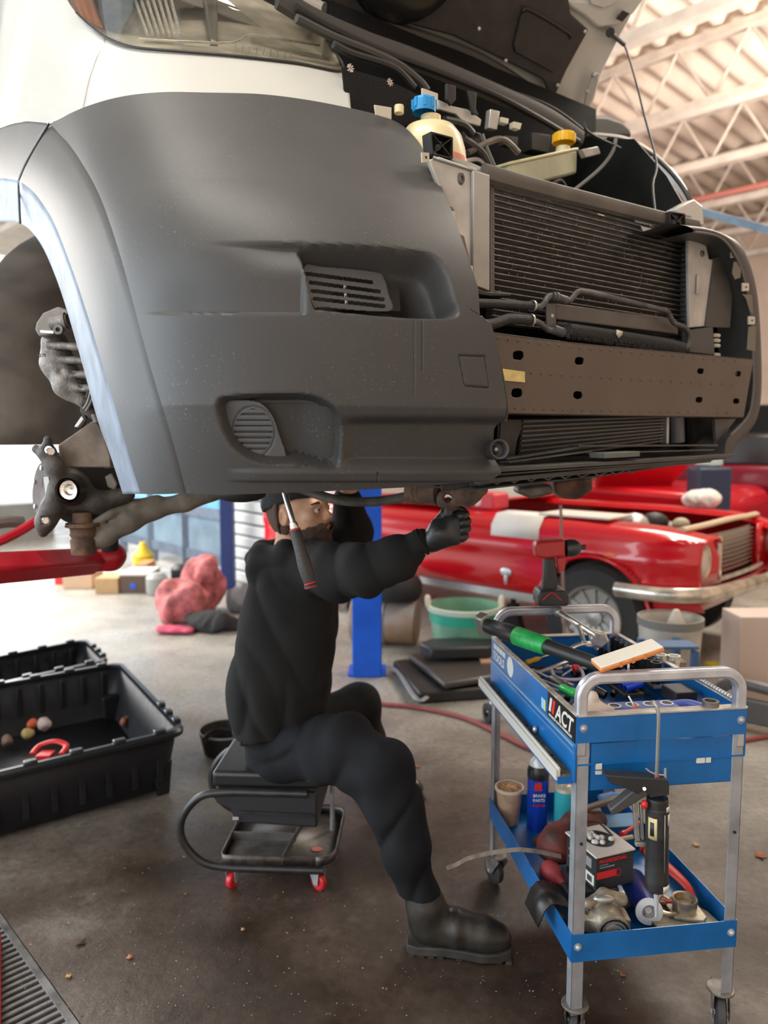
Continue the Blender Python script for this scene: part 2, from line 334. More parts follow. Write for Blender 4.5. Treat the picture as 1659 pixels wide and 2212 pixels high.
# ================================================================ the van on the lift
VA = np.array([.795, .606, 0]); VB = np.array([-.606, .795, 0]); P0 = np.array([.289, 1.8, 0])
def V(a, b, h): return P0 + VA * a + VB * b + np.array([0, 0, CH + h])      # a across, b rearwards, h above eye level
def onb(u, v, b): return onpl(u, v, V(0, b, 0), VB)
def ona(u, v, a): return onpl(u, v, V(a, 0, 0), VA)
def ab(p): q = np.asarray(p) - P0; return q @ VA, q @ VB, q[..., 2] - CH
def df(h): h = np.asarray(h); return np.where(h < .2, np.maximum(0, .06 - h) * .35, np.where(h < .5, .16 * ((h - .2) / .3) ** 2, .16 + 1.0 * (h - .5)))
CEN, HWD, NEXP = .25, 1.05, 3.0
def G(p, off=0):
    a, b, h = ab(p); d = df(h); hw = HWD - .12 * d - off; B = .5; b0 = .36 + d + off
    return np.abs((a - CEN) / hw) ** NEXP + (np.maximum(0, b0 - b) / B) ** NEXP - 1
def skin(u, v, off=0):
    D = ray(u, v); sh = D.shape[:-1]; D = D.reshape(-1, 3); off = np.broadcast_to(off, sh).reshape(-1)
    ts = np.linspace(.7, 4.5, 260); tl = np.full(len(D), ts[0]); th = np.full(len(D), ts[-1]); fd = np.zeros(len(D), bool)
    for i in range(1, len(ts)):
        g = G(CAM + D * ts[i], off) < 0; n = g & ~fd; tl[n] = ts[i - 1]; th[n] = ts[i]; fd |= g
    for _ in range(18):
        tm = (tl + th) / 2; g = G(CAM + D * tm[:, None], off) < 0; th = np.where(g, tm, th); tl = np.where(g, tl, tm)
    return (CAM + D * th[:, None]).reshape(*sh, 3), fd.reshape(sh)
def grad(P):
    e = 1e-3; g = np.stack([G(P + np.eye(3)[i] * e) - G(P - np.eye(3)[i] * e) for i in range(3)], -1); return g / np.linalg.norm(g, axis=-1, keepdims=True)
van = thing('cargo_van', 'white cargo van with grey bumper corner, stripped front and open hood, raised on a lift', 'van', (V(0, 0, 0)[0], V(0, 0, 0)[1], CH - .1), math.atan2(.606, .795))
def vpart(name, mb, mt, **k): return build(name, mb, mt, k.pop('parent', van), **k)
# ---- pixel outlines
crease = [(405, 1065), (375, 950), (330, 800), (300, 690), (265, 560), (225, 440), (190, 370), (150, 310), (110, 268)]
midl = [(304, 1067), (278, 983), (246, 870), (220, 784), (197, 706), (171, 625), (145, 552), (116, 480), (92, 440), (70, 412), (42, 391)]
edgel = [(265, 1067), (240, 989), (211, 908), (185, 813), (159, 720), (130, 625), (101, 552), (80, 515), (62, 494), (44, 482)]
topb = [(110, 268), (180, 235), (260, 212), (350, 202), (450, 203), (560, 206), (660, 218), (760, 237), (830, 255), (870, 275), (900, 305), (925, 345)]
rigb = [(1053, 1036), (1078, 1018), (1078, 960), (1079, 934), (1090, 915), (1092, 869), (1076, 766), (1059, 697), (1035, 684), (1031, 623), (998, 525), (975, 460), (950, 400), (925, 345)]
botb = [(405, 1065), (500, 1067), (700, 1060), (900, 1050), (1053, 1036)]
UV = coons(botb, topb, crease, rigb, 400, 330, (True, True, True, False))
P, fd = skin(UV[..., 0], UV[..., 1]); N = grad(P)
D = np.zeros(UV.shape[:2]); u, v = UV[..., 0], UV[..., 1]
sd = inpoly(UV, spl([(652, 532), (760, 531), (870, 540), (930, 552), (962, 585), (980, 640), (987, 682), (930, 690), (820, 684), (700, 672), (676, 664), (664, 610), (652, 560)], 5, True))
up = sst(3, -9, sd); D += up * (.06 + .075 * sst(-5, -45, sd) * sst(700, 860, u) + .02 * sst(-7, -40, sd))                                                   # side opening
D += .013 * sst(535, 660, v) * sst(300, 430, u) * (1 - sst(674, 682, v)) * (1 - up) * (1 - sst(650, 665, u)) * sst(0, 1, (v > 520))
D += .012 * sst(430, 640, u) * sst(524, 532, v) * (1 - sst(532, 600, v)) * (1 - sst(650, 665, u))
fogp = spl([(470, 865), (520, 852), (640, 849), (700, 862), (735, 900), (740, 960), (725, 1012), (640, 1004), (560, 1000), (505, 970), (476, 920)], 5, True)
sf = inpoly(UV, fogp); fg = sst(2, -9, sf); D += .055 * fg * (1 - .5 * sst(640, 735, u))
D += .022 * sst(893, 925, v) * sst(720, 780, u) * (1 - sst(995, 1015, v)) * (1 - fg)       # lower step
D += -.006 * sst(1012, 1018, v) * (1 - sst(1034, 1040, v)) * sst(480, 560, u)
hs = inpoly(UV, [(990, 768), (1046, 770), (1056, 838), (1003, 834)]); D += .0035 * np.exp(-(hs / 2.2) ** 2)  # tow cover gap
D += .002 * np.exp(-((u - 893) / 1.6) ** 2) * (v > 692) * (v < 858) + .003 * np.exp(-((u - 911) / 1.6) ** 2) * (v > 692) * (v < 805)
D += .004 * np.exp(-((u - 812 - 2 * np.sin(v)) / 2) ** 2) * (v > 1015) * (v < 1042)
D += .03 * sst(0, 1, 1 - np.clip((1040 - v) / 12, 0, 1)) * 0
P2 = P - N * D[..., None]
bp = vpart('front_bumper_corner', MB().grid(P2), BUMP, ang=50, solid=.003, off=1, rim=False)
# top rolled lip of the bumper, tucks under the white panel
# slotted insert in the side opening
ins = spl([(655, 578), (700, 576), (820, 585), (842, 600), (852, 632), (860, 668), (800, 671), (700, 664), (676, 660)], 5, True)
gx, gy = np.meshgrid(np.linspace(650, 865, 110), np.linspace(572, 675, 76)); Q = np.stack([gx, gy], -1); kI = inpoly(Q, ins) < 0
slots = [((662, 592), (812, 608)), ((672, 611), (830, 628)), ((676, 629), (838, 645)), ((681, 646), (840, 660))]
for (a0, b0_), (a1, b1) in slots:
    p = np.array([a0, b0_]); q = np.array([a1, b1]) - p; t = np.clip(((Q - p) @ q) / (q @ q), 0, 1); kI &= np.linalg.norm(Q - p - t[..., None] * q, axis=-1) > 3.4
Pi, _ = skin(gx, gy, .036 + 0 * gx); Pi += (VB * (gx[..., None] - 655) / 210 * .02)
o = vpart('vent_insert', MB().grid(Pi, kI[:-1, :-1] & kI[1:, 1:] & kI[1:, :-1] & kI[:-1, 1:]), mat('vent_grey_plastic', (.085, .085, .088), .5, bump=.05), solid=.002)
m = MB(); pb, _ = skin(np.array([[655, 860], [670, 865]]), np.array([[575, 580], [668, 672]]), .075); m.grid(pb); vpart('vent_backing', m, BLACK, parent=o)
m = MB(); c0, _ = skin(np.array([742., 748.]), np.array([590., 664.]), .055); m.cyl(c0[0], c0[1], .004); vpart('vent_bracket', m, BRIGHT, parent=o)
# fog lamp blank with round louvre
fl_ = spl([(474, 868), (520, 864), (562, 870), (590, 900), (604, 940), (618, 985), (600, 990), (560, 992), (515, 978), (488, 940), (474, 900)], 5, True)
gx, gy = np.meshgrid(np.linspace(468, 622, 100), np.linspace(860, 996, 90)); Q = np.stack([gx, gy], -1); kI = inpoly(Q, fl_) < 0
r = np.hypot((gx - 547) / 46, (gy - 933) / 56); dd = .026 + .002 * np.exp(-((r - 1) / .05) ** 2) + .003 * (r < .9) * (np.mod((gy - 885) / 12.5, 1) > .55) * 1.6
Pi, _ = skin(gx, gy, dd); vpart('fog_lamp_cover', MB().grid(Pi, kI[:-1, :-1] & kI[1:, 1:]), mat('fog_cover_grey', (.115, .12, .125), .5, var=.15, bump=.1, dust=.4), solid=.002, ang=20)
# tow cover hatch
gx, gy = coons([(1003, 833), (1055, 837)], [(991, 769), (1045, 771)], [(1003, 833), (991, 769)], [(1055, 837), (1045, 771)], 8, 8)[..., 0], coons([(1003, 833), (1055, 837)], [(991, 769), (1045, 771)], [(1003, 833), (991, 769)], [(1055, 837), (1045, 771)], 8, 8)[..., 1]
Pi, _ = skin(gx, gy, -.0004); vpart('tow_eye_cover', MB().grid(Pi), BUMP, solid=.001, off=0)
m = MB(); c, _ = skin(np.array([1070.]), np.array([971.]), 0.); c = c[0] - VB * .005; ax = unit(np.array([.25, -.9, .1])); m.lathe([(.012, .03), (.010, .012), (.016, .01), (.017, -.012), (.0215, -.014), (.0215, -.004), (.019, .03), (.012, .03)], c, -ax, 24); vpart('tow_sleeve', m, BUMP)
m = MB(); m.ball(c + ax * 0 - np.array([0, -.02, 0]), .0095); vpart('tow_bolt', m, ALU)
# ---- arch flare: outer face and inward turned lip face
n = 90; c1 = rs(crease, n); c2 = rs(midl, n); c3 = rs(edgel, n)
A1_, _ = skin(c1[:, 0], c1[:, 1]); a2, _ = skin(c2[:, 0], c2[:, 1], -.012 + 0 * c2[:, 0]); a3, ok3 = skin(c3[:, 0], c3[:, 1], .02 + 0 * c3[:, 0])
rows = []; nA = grad(A1_)
for t in np.linspace(0, 1, 14): rows.append(A1_ * (1 - t) + a2 * t - nA * .004 * (t == 0) + nA * (.012 * math.sin(min(1, t * 3) * math.pi / 2) + .010 * math.sin(math.pi * t))[..., None] if 0 else A1_ * (1 - t) + a2 * t - nA * .006 * (t == 0) + nA * (.005 * math.sin(math.pi * t)))
vpart('wheel_arch_flare', MB().grid(np.array(rows)), BUMP, solid=.003, ang=60, rim=False)
vpart('flare_lip', MB().grid(np.array([a2 * (1 - t) + a3 * t for t in np.linspace(0, 1, 6)])), FLAREF, solid=.003, label='lip face of the wheel arch flare, blue daylight painted into its colour')
m = MB(); m.tube(A1_[::3] + nA[::3] * .0012, .0018, 6, sm=False); vpart('panel_gap', m, BLACK)
rows = [(a3 + VA * .004) * (1 - t) + (a3 + VA * .10 + VB * .02) * t for t in (0, .5, 1)]; vpart('arch_return', MB().grid(np.array(rows)), BLACK, solid=.002)
m = MB(); gp_, _ = skin(*np.array(spl([(106, 268), (78, 315), (60, 345), (42, 388), (42, 440), (44, 482)], 4)).T, -.004); m.tube(gp_, .0032, 6, sm=False); vpart('flare_joint', m, BLACK)
# rear part of the flare
UVr = coons([(-110, 395), (-40, 385), (0, 384), (40, 390)], [(-110, 330), (-40, 296), (0, 276), (40, 264), (70, 262), (104, 267)], [(-110, 395), (-110, 330)], [(40, 390), (60, 343), (104, 267)], 50, 24)
Pr, _ = skin(UVr[..., 0], UVr[..., 1], -.008 + 0 * UVr[..., 0]); vpart('wheel_arch_flare', MB().grid(Pr), BUMP, solid=.003)
UVr = coons([(-110, 488), (0, 479), (44, 482)], [(-110, 395), (0, 384), (40, 390)], [(-110, 488), (-110, 395)], [(44, 482), (40, 390)], 40, 10)
o_ = np.linspace(.02, -.008, 10)[:, None] + 0 * UVr[..., 0]; Pr, _ = skin(UVr[..., 0], UVr[..., 1], o_); vpart('flare_lip', MB().grid(Pr), FLAREF, solid=.003, label='lip face of the wheel arch flare, blue daylight painted into its colour')
# ---- white bodywork under and beside the lamp
UVw = coons([(180, 237), (260, 214), (350, 204), (450, 205), (560, 208), (660, 220), (758, 234)], [(230, 84), (280, 103), (420, 113), (560, 123), (690, 140), (742, 153)], [(180, 237), (192, 180), (208, 130), (230, 84)], [(758, 234), (754, 190), (750, 165), (742, 153)], 110, 30)
t = np.linspace(1, 0, 30)[:, None]; Pw, _ = skin(UVw[..., 0], UVw[..., 1], .004 + 0 * UVw[..., 0]); vpart('lamp_surround_panel', MB().grid(Pw), WHITE, solid=.003)
Uf = coons([(-110, 330), (-40, 294), (0, 274), (45, 262), (104, 266), (178, 237)], [(-110, -260), (0, -250), (60, -220), (110, -120)], [(-110, 330), (-110, -260)], [(178, 237), (190, 180), (206, 130), (228, 84), (190, 50), (146, 0), (110, -120)], 60, 90)
Pf, okf = skin(Uf[..., 0], Uf[..., 1], .005 + 0 * Uf[..., 0]); vpart('front_fender', MB().grid(Pf), WHITE, solid=.003)
# ---- headlamp
hl_b = [(146, 0), (165, 28), (190, 52), (232, 82), (290, 102), (400, 112), (500, 120), (640, 136), (741, 152)]
hl_t = [(110, -130), (250, -170), (400, -190), (560, -160)]
UVh = coons(hl_b, hl_t, [(146, 0), (120, -60), (110, -130)], [(741, 152), (715, 100), (682, 50), (640, 0), (560, -160)], 90, 60)
Ph, _ = skin(UVh[..., 0], UVh[..., 1], .001 + 0 * UVh[..., 0]); Pb, _ = skin(UVh[..., 0], UVh[..., 1], .075 + 0 * UVh[..., 0])
s_ = np.linspace(0, 1, 90)[None, :]; t_ = np.linspace(0, 1, 60)[:, None]; e = np.minimum(np.minimum(s_ * 90, (1 - s_) * 90), np.minimum(t_ * 60, (1 - t_) * 60)); e = sst(0, 7, e)[..., None]
hl = vpart('headlamp', MB().grid(Ph * (1 - e) + Pb * e), mat('lamp_housing_silver', (.62, .58, .50), .35, .2, var=.3, vs=12))
CL = bpy.data.materials.new('lamp_lens'); CL.use_nodes = True; Nn = CL.node_tree.nodes; Ll = CL.node_tree.links
gl = Nn.new('ShaderNodeBsdfGlossy'); gl.inputs[1].default_value = .08; tr = Nn.new('ShaderNodeBsdfTransparent'); tr.inputs[0].default_value = (.86, .86, .82, 1); fr = Nn.new('ShaderNodeFresnel'); fr.inputs[0].default_value = 1.55
mx = Nn.new('ShaderNodeMixShader'); Ll.new(fr.outputs[0], mx.inputs[0]); Ll.new(tr.outputs[0], mx.inputs[1]); Ll.new(gl.outputs[0], mx.inputs[2]); Ll.new(mx.outputs[0], Nn['Material Output'].inputs[0])
vpart('lens', MB().grid(Ph), CL, parent=hl)
m = MB(); e_, _ = skin(*np.array(spl(hl_b[1:] + [(715, 100), (682, 50), (640, 0)], 5)).T, -.001); m.tube(e_, .0035, 6, sm=False); vpart('lens_seal', m, BLACK, parent=hl)
def sk(u, v, o=0): return skin(np.array([float(u)]), np.array([float(v)]), np.array([float(o)]))[0][0]
def refl(u0, v0, r, name, mt, dep=.05, ns=14):
    c = sk(u0, v0, .085); ax = unit(CAM - c) * .3 + unit(-VB) * .9; m = MB(); m.lathe([(r * .22, -dep), (r * .6, -dep * .8), (r * .9, -dep * .3), (r, 0), (r * 1.08, .003), (r * 1.08, -.01)], c, ax, 28); o = vpart(name, m, mt, parent=hl)
MIR = mat('lamp_mirror', (.78, .77, .72), .22, .45, var=.15, vs=60)
refl(372, 5, .052, 'reflector', MIR); refl(560, -10, .055, 'reflector', MIR)
m = MB(); UVx = coons([(455, 95), (470, 96)], [(425, -80), (470, -80)], [(455, 95), (425, -80)], [(470, 96), (470, -80)], 4, 12); Px, _ = skin(UVx[..., 0], UVx[..., 1], .03 + 0 * UVx[..., 0]); vpart('lamp_divider', MB().grid(Px), mat('lamp_grey', (.2, .2, .19), .3, .3), parent=hl, solid=.01)
UVx = coons([(176, 38), (222, 60)], [(135, -110), (200, -110)], [(176, 38), (150, -10), (135, -110)], [(222, 60), (195, -20), (200, -110)], 12, 20); Px, _ = skin(UVx[..., 0], UVx[..., 1], .012 + 0 * UVx[..., 0]); vpart('turn_signal', MB().grid(Px), mat('amber_lens', (.62, .16, .03), .15, var=.1, coat=.5), parent=hl, solid=.004)
for i in range(7):
    m = MB(); p = sk(318 + i * 12, 74 + i * .6, .010); q = sk(292 + i * 13, 0, .014); m.tube([p, q], .0042, 6); vpart('reflector_rib', m, MIR, parent=hl)
m = MB(); m.tube([sk(300, 84, .012), sk(400, 90, .012), sk(500, 92, .012), sk(540, 76, .012), sk(600, 84, .012), sk(690, 98, .012)], .0028, 6); vpart('lamp_trim', m, MIR, parent=hl)
m = MB()
for i in range(9): m.tube([sk(510 + i * 15, 98 + i * 2, .01), sk(505 + i * 15, 118 + i * 2, .01)], .002, 5)
vpart('lamp_flutes', m, MIR, parent=hl, kind='stuff')
# ---- engine bay carcass (dark) : a tub behind the radiator
m = MB(); Gt = []
for h in (-.02, .35, .62, .80, 1.26): Gt.append([V(a, .70, h) for a in np.linspace(-.02, 1.2, 8)])
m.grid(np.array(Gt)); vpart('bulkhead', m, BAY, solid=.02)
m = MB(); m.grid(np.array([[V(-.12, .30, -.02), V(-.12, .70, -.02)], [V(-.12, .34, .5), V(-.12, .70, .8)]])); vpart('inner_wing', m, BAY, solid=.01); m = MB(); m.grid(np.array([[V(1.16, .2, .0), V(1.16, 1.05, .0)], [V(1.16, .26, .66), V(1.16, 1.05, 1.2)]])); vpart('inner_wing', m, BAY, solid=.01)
# ---- radiator pack
BR = .12
def B(u, v, b=BR): return onb(u, v, b)
def quad(pts, b, th=.006): return MB().prism([B(*p, b) for p in pts], VB * th)
cor = [(1062, 398), (1062, 700), (1480, 752), (1480, 508)]   # TL BL BR TR
core = quad(cor, BR + .022, .02); rad = vpart('radiator', core, mat('radiator_core', (.022, .02, .018), .6, var=.7, vs=160, bump=.6, bs=400, stretch=(.3, .3, 2)))
TUBE = mat('fin_tube_aluminium', (.26, .25, .23), .45, .6, var=.3, vs=30)
for i in range(23):
    t = (i + .6) / 23; p = np.array(cor[0]) * (1 - t) + np.array(cor[1]) * t; q = np.array(cor[3]) * (1 - t) + np.array(cor[2]) * t
    m = MB(); m.bar(B(p[0], p[1], BR + .01), B(q[0], q[1], BR + .01), .012, .0022); vpart('cooling_tube', m, TUBE, parent=rad)
m = MB(); r2 = random.Random(3)
for i in range(420):
    s, t = r2.random(), (int(r2.random() * 23) + r2.uniform(.7, 1.5)) / 23.6; p = (np.array(cor[0]) * (1 - t) + np.array(cor[1]) * t) * (1 - s) + (np.array(cor[3]) * (1 - t) + np.array(cor[2]) * t) * s
    c = B(p[0], p[1], BR + .014); m.bar(c, c + np.array([0, 0, r2.uniform(.002, .007)]), .0012, .0012, up=VA)
vpart('bent_fins', m, mat('bent_fin_metal', (.4, .38, .35), .4, .6), parent=rad, kind='stuff')  # short fin pieces in paler metal than the core
m = MB(); m.bar(B(1483, 505, BR + .012), B(1478, 755, BR + .012), .02, .022, up=VA); m.bar(B(1060, 392, BR + .012), B(1060, 650, BR + .012), .012, .014, up=VA); vpart('side_tank', m, mat('tank_grey', (.12, .12, .12), .5), parent=rad)
# upper cross bar
m = MB(); P_ = [(1045, 372), (1150, 402), (1300, 440), (1420, 470), (1505, 490)]
m.tube([B(*p, BR - .01) for p in P_], .014, 8, flat=1.6, up=(0, 0, 1)); vpart('radiator_crossbar', m, mat('crossbar_plastic', (.10, .09, .078), .5, var=.2), bev=0)
m = MB()
for u_, v_ in ((1090, 402), (1138, 416), (1176, 428), (1290, 462), (1405, 488)): m.bar(B(u_, v_, BR - .0), B(u_ + 14, v_ + 4, BR), .004, .004)
vpart('edge_clips', m, BRIGHT, kind='stuff')
# left support panels
lp = vpart('radiator_support', quad([(927, 345), (950, 338), (1000, 356), (1022, 366), (1022, 620), (1034, 628), (1030, 640), (1000, 560), (975, 470)], .09, .012), ALUP, bev=.003)
m = MB(); m.lathe([(.006, -.002), (.006, .004), (.012, .004), (.014, -.002)], B(996, 386, .088), -VB, 16, sx=.7); vpart('mount_boss', m, STEEL, parent=lp)
vpart('support_strip', quad([(1023, 368), (1058, 378), (1058, 628), (1030, 618), (1023, 600)], .078, .01), mat('pale_strip', (.40, .40, .38), .5, .3, var=.15, vs=5), bev=.002)
m = MB(); m.grid(np.array([[B(935, 340, .085), B(1022, 368, .085), B(1058, 380, .085)], [B(940, 330, .14), B(1020, 352, .16), B(1052, 366, .16)]])); vpart('support_cap', m, mat('cap_grey', (.2, .19, .17), .5), solid=.003)
for q in ([(985, 500), (1003, 510), (1018, 575), (1018, 590), (1005, 580), (985, 520)], [(963, 442), (978, 446), (984, 458), (972, 462)]): vpart('bumper_bracket', quad(q, .05, .004), mat('bracket_taupe', (.16, .145, .12), .5), bev=.001)
for (u_, v_) in ((976, 466), (1014, 584), (920, 340)):
    m = MB(); m.prism([B(u_ + dx, v_ + dy, .04) for dx, dy in ((-9, -11), (7, -10), (8, 10), (-8, 11))], VB * .003); c = vpart('clip_nut', m, mat('clip_zinc', (.62, .6, .52), .4, .7)); m = MB(); m.cyl(B(u_, v_, .039), B(u_, v_, .046), .003, n=10); vpart('clip_hole', m, BLACK, parent=c)
vpart('bumper_bracket', quad([(1020, 610), (1033, 622), (1036, 684), (1028, 690), (1010, 600)], .03, .004), BUMP)
m = quad([(1030, 622), (1052, 630), (1105, 634), (1104, 640), (1060, 640), (1035, 636)], .07, .05); vpart('air_deflector', m, BLACK, bev=.002)
# black flange strip beside the bumper edge
m = MB(); fe = spl([(1059, 697), (1078, 766), (1096, 869), (1094, 912)], 6); pa, _ = skin(fe[:, 0], fe[:, 1], .004); pb, _ = skin(fe[:, 0] - 14, fe[:, 1], .004); vpart('bumper_end_flange', MB().grid(np.array([pa - VB * .002, pa + VB * .06])), BUMP, solid=.003)
# ---- bumper beam with slots
bl = [(1062, 716), (1075, 716)]
bt = np.array(rs([(1040, 708), (1300, 741), (1628, 776)], 40)); bb_ = np.array(rs([(1065, 893), (1300, 898), (1606, 902)], 40))
W_, H_ = 440, 110; Gb = np.zeros((H_, W_, 2)); bt2 = rs([(1040, 714), (1250, 741), (1628, 776)], W_); bb2 = rs([(1060, 893), (1300, 898), (1606, 902)], W_)
for i in range(H_): Gb[i] = bt2 * (1 - i / (H_ - 1)) + bb2 * (i / (H_ - 1))
keep = np.ones((H_, W_), bool)
sl = [(1119, 767, 12), (1116, 848, 12), (1251, 779, 10), (1248, 853, 10), (1513, 801, 7.5), (1510, 863, 7.5), (1594, 807, 7), (1590, 866, 7)]
for su, sv, sr in sl: q = np.abs(np.stack([(Gb[..., 0] - su) / (sr * 1.0), (Gb[..., 1] - sv) / (sr * .85)], -1)) ** 2.6; keep &= q.sum(-1) > 1
Pb_ = onb(Gb[..., 0], Gb[..., 1], 0.); bow = -.02 * (1 - ((np.linspace(-1, 1, W_)) ** 2))[None, :, None] * 1.0
beam = vpart('bumper_beam', MB().grid(Pb_ , keep), BEAM, solid=.004, off=1)
m = MB(); m.grid(np.array([Pb_[0], Pb_[0] + VB * .07])); m.grid(np.array([Pb_[-1] + VB * .07, Pb_[-1]])); m.grid(np.array([Pb_[:, -1], Pb_[:, -1] + VB * .09 + VA * .03])); vpart('beam_flange', m, BEAM, parent=beam, solid=.003)
m = MB(); m.grid(np.array([Pb_[0] + VB * .075, Pb_[-1] + VB * .075])); vpart('beam_back', m, BLACK, parent=beam)
m = MB()
for k_, y0 in ((0, .07), (1, .46), (2, .93)):
    for i in range(24):
        s = .06 + i * .038; j = int(s * (W_ - 1)); p = Gb[int(y0 * (H_ - 1)), j]; m.ball(onb(p[0], p[1], -.001), (.003, .0015, .004), 8, 4)
vpart('rivets', m, BEAM, parent=beam, kind='stuff')
vpart('masking_tape', quad([(1083, 796), (1134, 803), (1134, 826), (1086, 822)], -.0045, .001), mat('tape_yellow', (.72, .58, .24), .7, var=.12, vs=60), parent=beam, label='yellow masking tape on the beam')
# ---- hoses and pipes
HOSE = mat('braided_hose', (.03, .03, .03), .55, bump=1.0, bs=500, var=.6, vs=500); PIPE = mat('rubber_pipe', (.07, .07, .07), .5, var=.4, vs=30, bump=.1)
m = MB(); m.tube([B(u_, v_, .045) for u_, v_ in ((960, 652), (1036, 655), (1090, 657), (1150, 661))], .0105, 12); vpart('coolant_hose', m, HOSE)
m = MB(); m.tube([B(u_, v_, .03) for u_, v_ in ((1000, 705), (1064, 700), (1100, 689), (1145, 692))], .0125, 12); vpart('coolant_hose', m, HOSE)
m = MB(); m.tube([B(u_, v_, .045) for u_, v_ in ((1148, 661), (1163, 664), (1176, 655), (1184, 642), (1200, 640), (1225, 650), (1236, 644), (1246, 632), (1262, 631), (1330, 645), (1432, 670), (1445, 680), (1455, 697), (1468, 703), (1482, 710), (1489, 728), (1484, 748), (1470, 756))], .0075, 10); vpart('coolant_pipe', m, PIPE)
m = MB(); m.cyl(B(1192, 640, .045), B(1222, 649, .045), .0115, n=14); m.cyl(B(1197, 641, .045), B(1203, 643, .045), .0135, n=14); vpart('pipe_coupling', m, PIPE)
m = MB(); m.tube([B(u_, v_, .03) for u_, v_ in ((1145, 692), (1165, 698), (1183, 712), (1198, 714))], .0075, 10); m.cyl(B(1194, 711, .03), B(1216, 719, .03), .0125, n=14); m.cyl(B(1214, 717, .03), B(1228, 721, .03), .009, n=14); vpart('coolant_pipe', m, PIPE)
m = MB(); m.lathe([(.0125, -.003), (.014, -.003), (.014, .003), (.0125, .003)], B(1150, 661, .045), VA, 14); vpart('hose_clamp', m, ALU); m = MB(); m.lathe([(.0145, -.003), (.0155, -.003), (.0155, .003), (.0145, .003)], B(1146, 692, .03), VA, 14); vpart('hose_clamp', m, ALU)
vpart('pipe_bracket', quad([(1180, 655), (1200, 655), (1202, 712), (1182, 712)], .05, .004), mat('bracket_grey', (.09, .09, .088), .5), bev=.001)
m = MB(); m.cyl(B(1193, 682, .048), B(1193, 682, .052), .0045, n=12); vpart('bolt_head', m, mat('bolt_cream', (.5, .47, .38), .5))
vpart('cooler_bar', quad([(1200, 655), (1462, 690), (1466, 722), (1202, 690)], .07, .02), mat('bar_taupe', (.09, .082, .075), .45, var=.15), bev=.003)
vpart('cooler_bar', quad([(1205, 694), (1460, 733), (1458, 742), (1205, 704)], .06, .02), BLACK, bev=.003)
m = MB(); m.tube([B(1226, 712, .02), B(1300, 722, .02), B(1400, 737, .02), B(1473, 751, .02)], .016, 12); fb = vpart('fuzzy_sleeve', m, mat('fuzz_black', (.03, .03, .032), .9, bump=1, bs=300))
m = MB(); r2 = random.Random(5); nv = []; nf = []
for i in range(2600):
    s = r2.random(); uu = 1226 + 247 * s; vv = 712 + 39 * s; c = onb(uu, vv, .02); a_ = r2.uniform(0, 2 * math.pi); dd = unit(np.array([0, 0, 1]) * math.sin(a_) + VB * math.cos(a_) + VA * r2.uniform(-.9, .5)); p = c + dd * .015; q = c + dd * r2.uniform(.020, .026) - np.array([0, 0, .003]); t = VA * .0004
    k0 = len(nv); nv += [T(p - t), T(p + t), T(q)]; nf.append((k0, k0 + 1, k0 + 2))
m.add(nv, nf); vpart('bristles', m, mat('bristle_grey', (.09, .09, .095), .6), parent=fb, kind='stuff')
m = MB(); m.add([T(B(*p, -.005)) for p in ((1332, 712), (1345, 716), (1343, 724), (1336, 730), (1331, 722))], [(0, 1, 2, 3, 4)]); vpart('leaf_scrap', m, mat('leaf_scrap', (.55, .52, .38), .8), solid=.001)
# ---- lower cooler
ic = [(1128, 905), (1432, 898), (1432, 955), (1118, 1000)]
lc = vpart('intercooler', quad(ic, .13, .02), BLACK)
for i in range(9):
    t = (i + .5) / 9; p = np.array(ic[0]) * (1 - t) + np.array(ic[3]) * t; q = np.array(ic[1]) * (1 - t) + np.array(ic[2]) * t; m = MB(); m.bar(B(*p, .12), B(*q, .12), .012, .0045); vpart('cooling_tube', m, mat('cooler_tube', (.10, .105, .11), .35, .6), parent=lc)
m = MB(); m.bar(B(1437, 896, .118), B(1436, 958, .118), .02, .012, up=VA); vpart('side_tank', m, ALU, parent=lc)
m = MB(); m.cyl(B(1462, 897, .14), B(1464, 955, .14), .022, n=16); vpart('cooler_duct', m, mat('duct_grey', (.14, .14, .15), .4, var=.2))
vpart('duct_panel', quad([(1495, 898), (1542, 905), (1548, 960), (1498, 968)], .12, .02), BLACK)
vpart('air_dam', quad([(1082, 905), (1127, 905), (1128, 925), (1118, 950), (1112, 987), (1078, 992)], .06, .01), BLACK, bev=.002)
vpart('duct_bracket', quad([(1544, 905), (1590, 905), (1575, 925), (1568, 960), (1548, 962)], .05, .01), mat('duct_brk', (.08, .08, .08), .5))
# ---- undertray slats
TR = mat('tray_plastic', (.045, .045, .043), .45, var=.3, vs=10, bump=.1, dust=.3)
def slat(p, q, w, h, b=.0, tilt=0): m = MB(); P1 = B(*p, b); Q1 = B(*q, b); m.bar(P1, Q1, w, h); return m
for (p, q, w_, h_, b_) in (((1085, 992), (1250, 966), .03, .006, .02), ((1240, 964), (1540, 962), .035, .006, .02), ((1090, 999), (1270, 975), .03, .004, .0), ((1260, 980), (1530, 972), .04, .004, 0), ((1040, 1014), (1550, 984), .10, .01, -.02), ((1040, 1024), (1545, 990), .07, .004, -.03), ((1030, 1040), (1530, 994), .02, .012, -.03)):
    vpart('undertray_slat', slat(p, q, w_, h_, b_), TR, bev=.0015)
m = MB(); m.bar(B(1290, 984, -.05), B(1365, 980, -.05), .05, .014); vpart('tray_clip', m, mat('tray_clip', (.12, .125, .12), .5), bev=.002)
m = MB()
for i in range(9):
    s = i / 9; p = B(1035 + 330 * s, 1048 - 26 * s, -.03); q = B(1060 + 330 * s, 1038 - 27 * s, -.03); m.tube([p, q], .0022, 5)
    q2 = B(1035 + 330 * s + 40, 1048 - 26 * s - 2, -.03); m.tube([q, q2], .0022, 5)
vpart('tray_mesh', m, TR, kind='stuff')
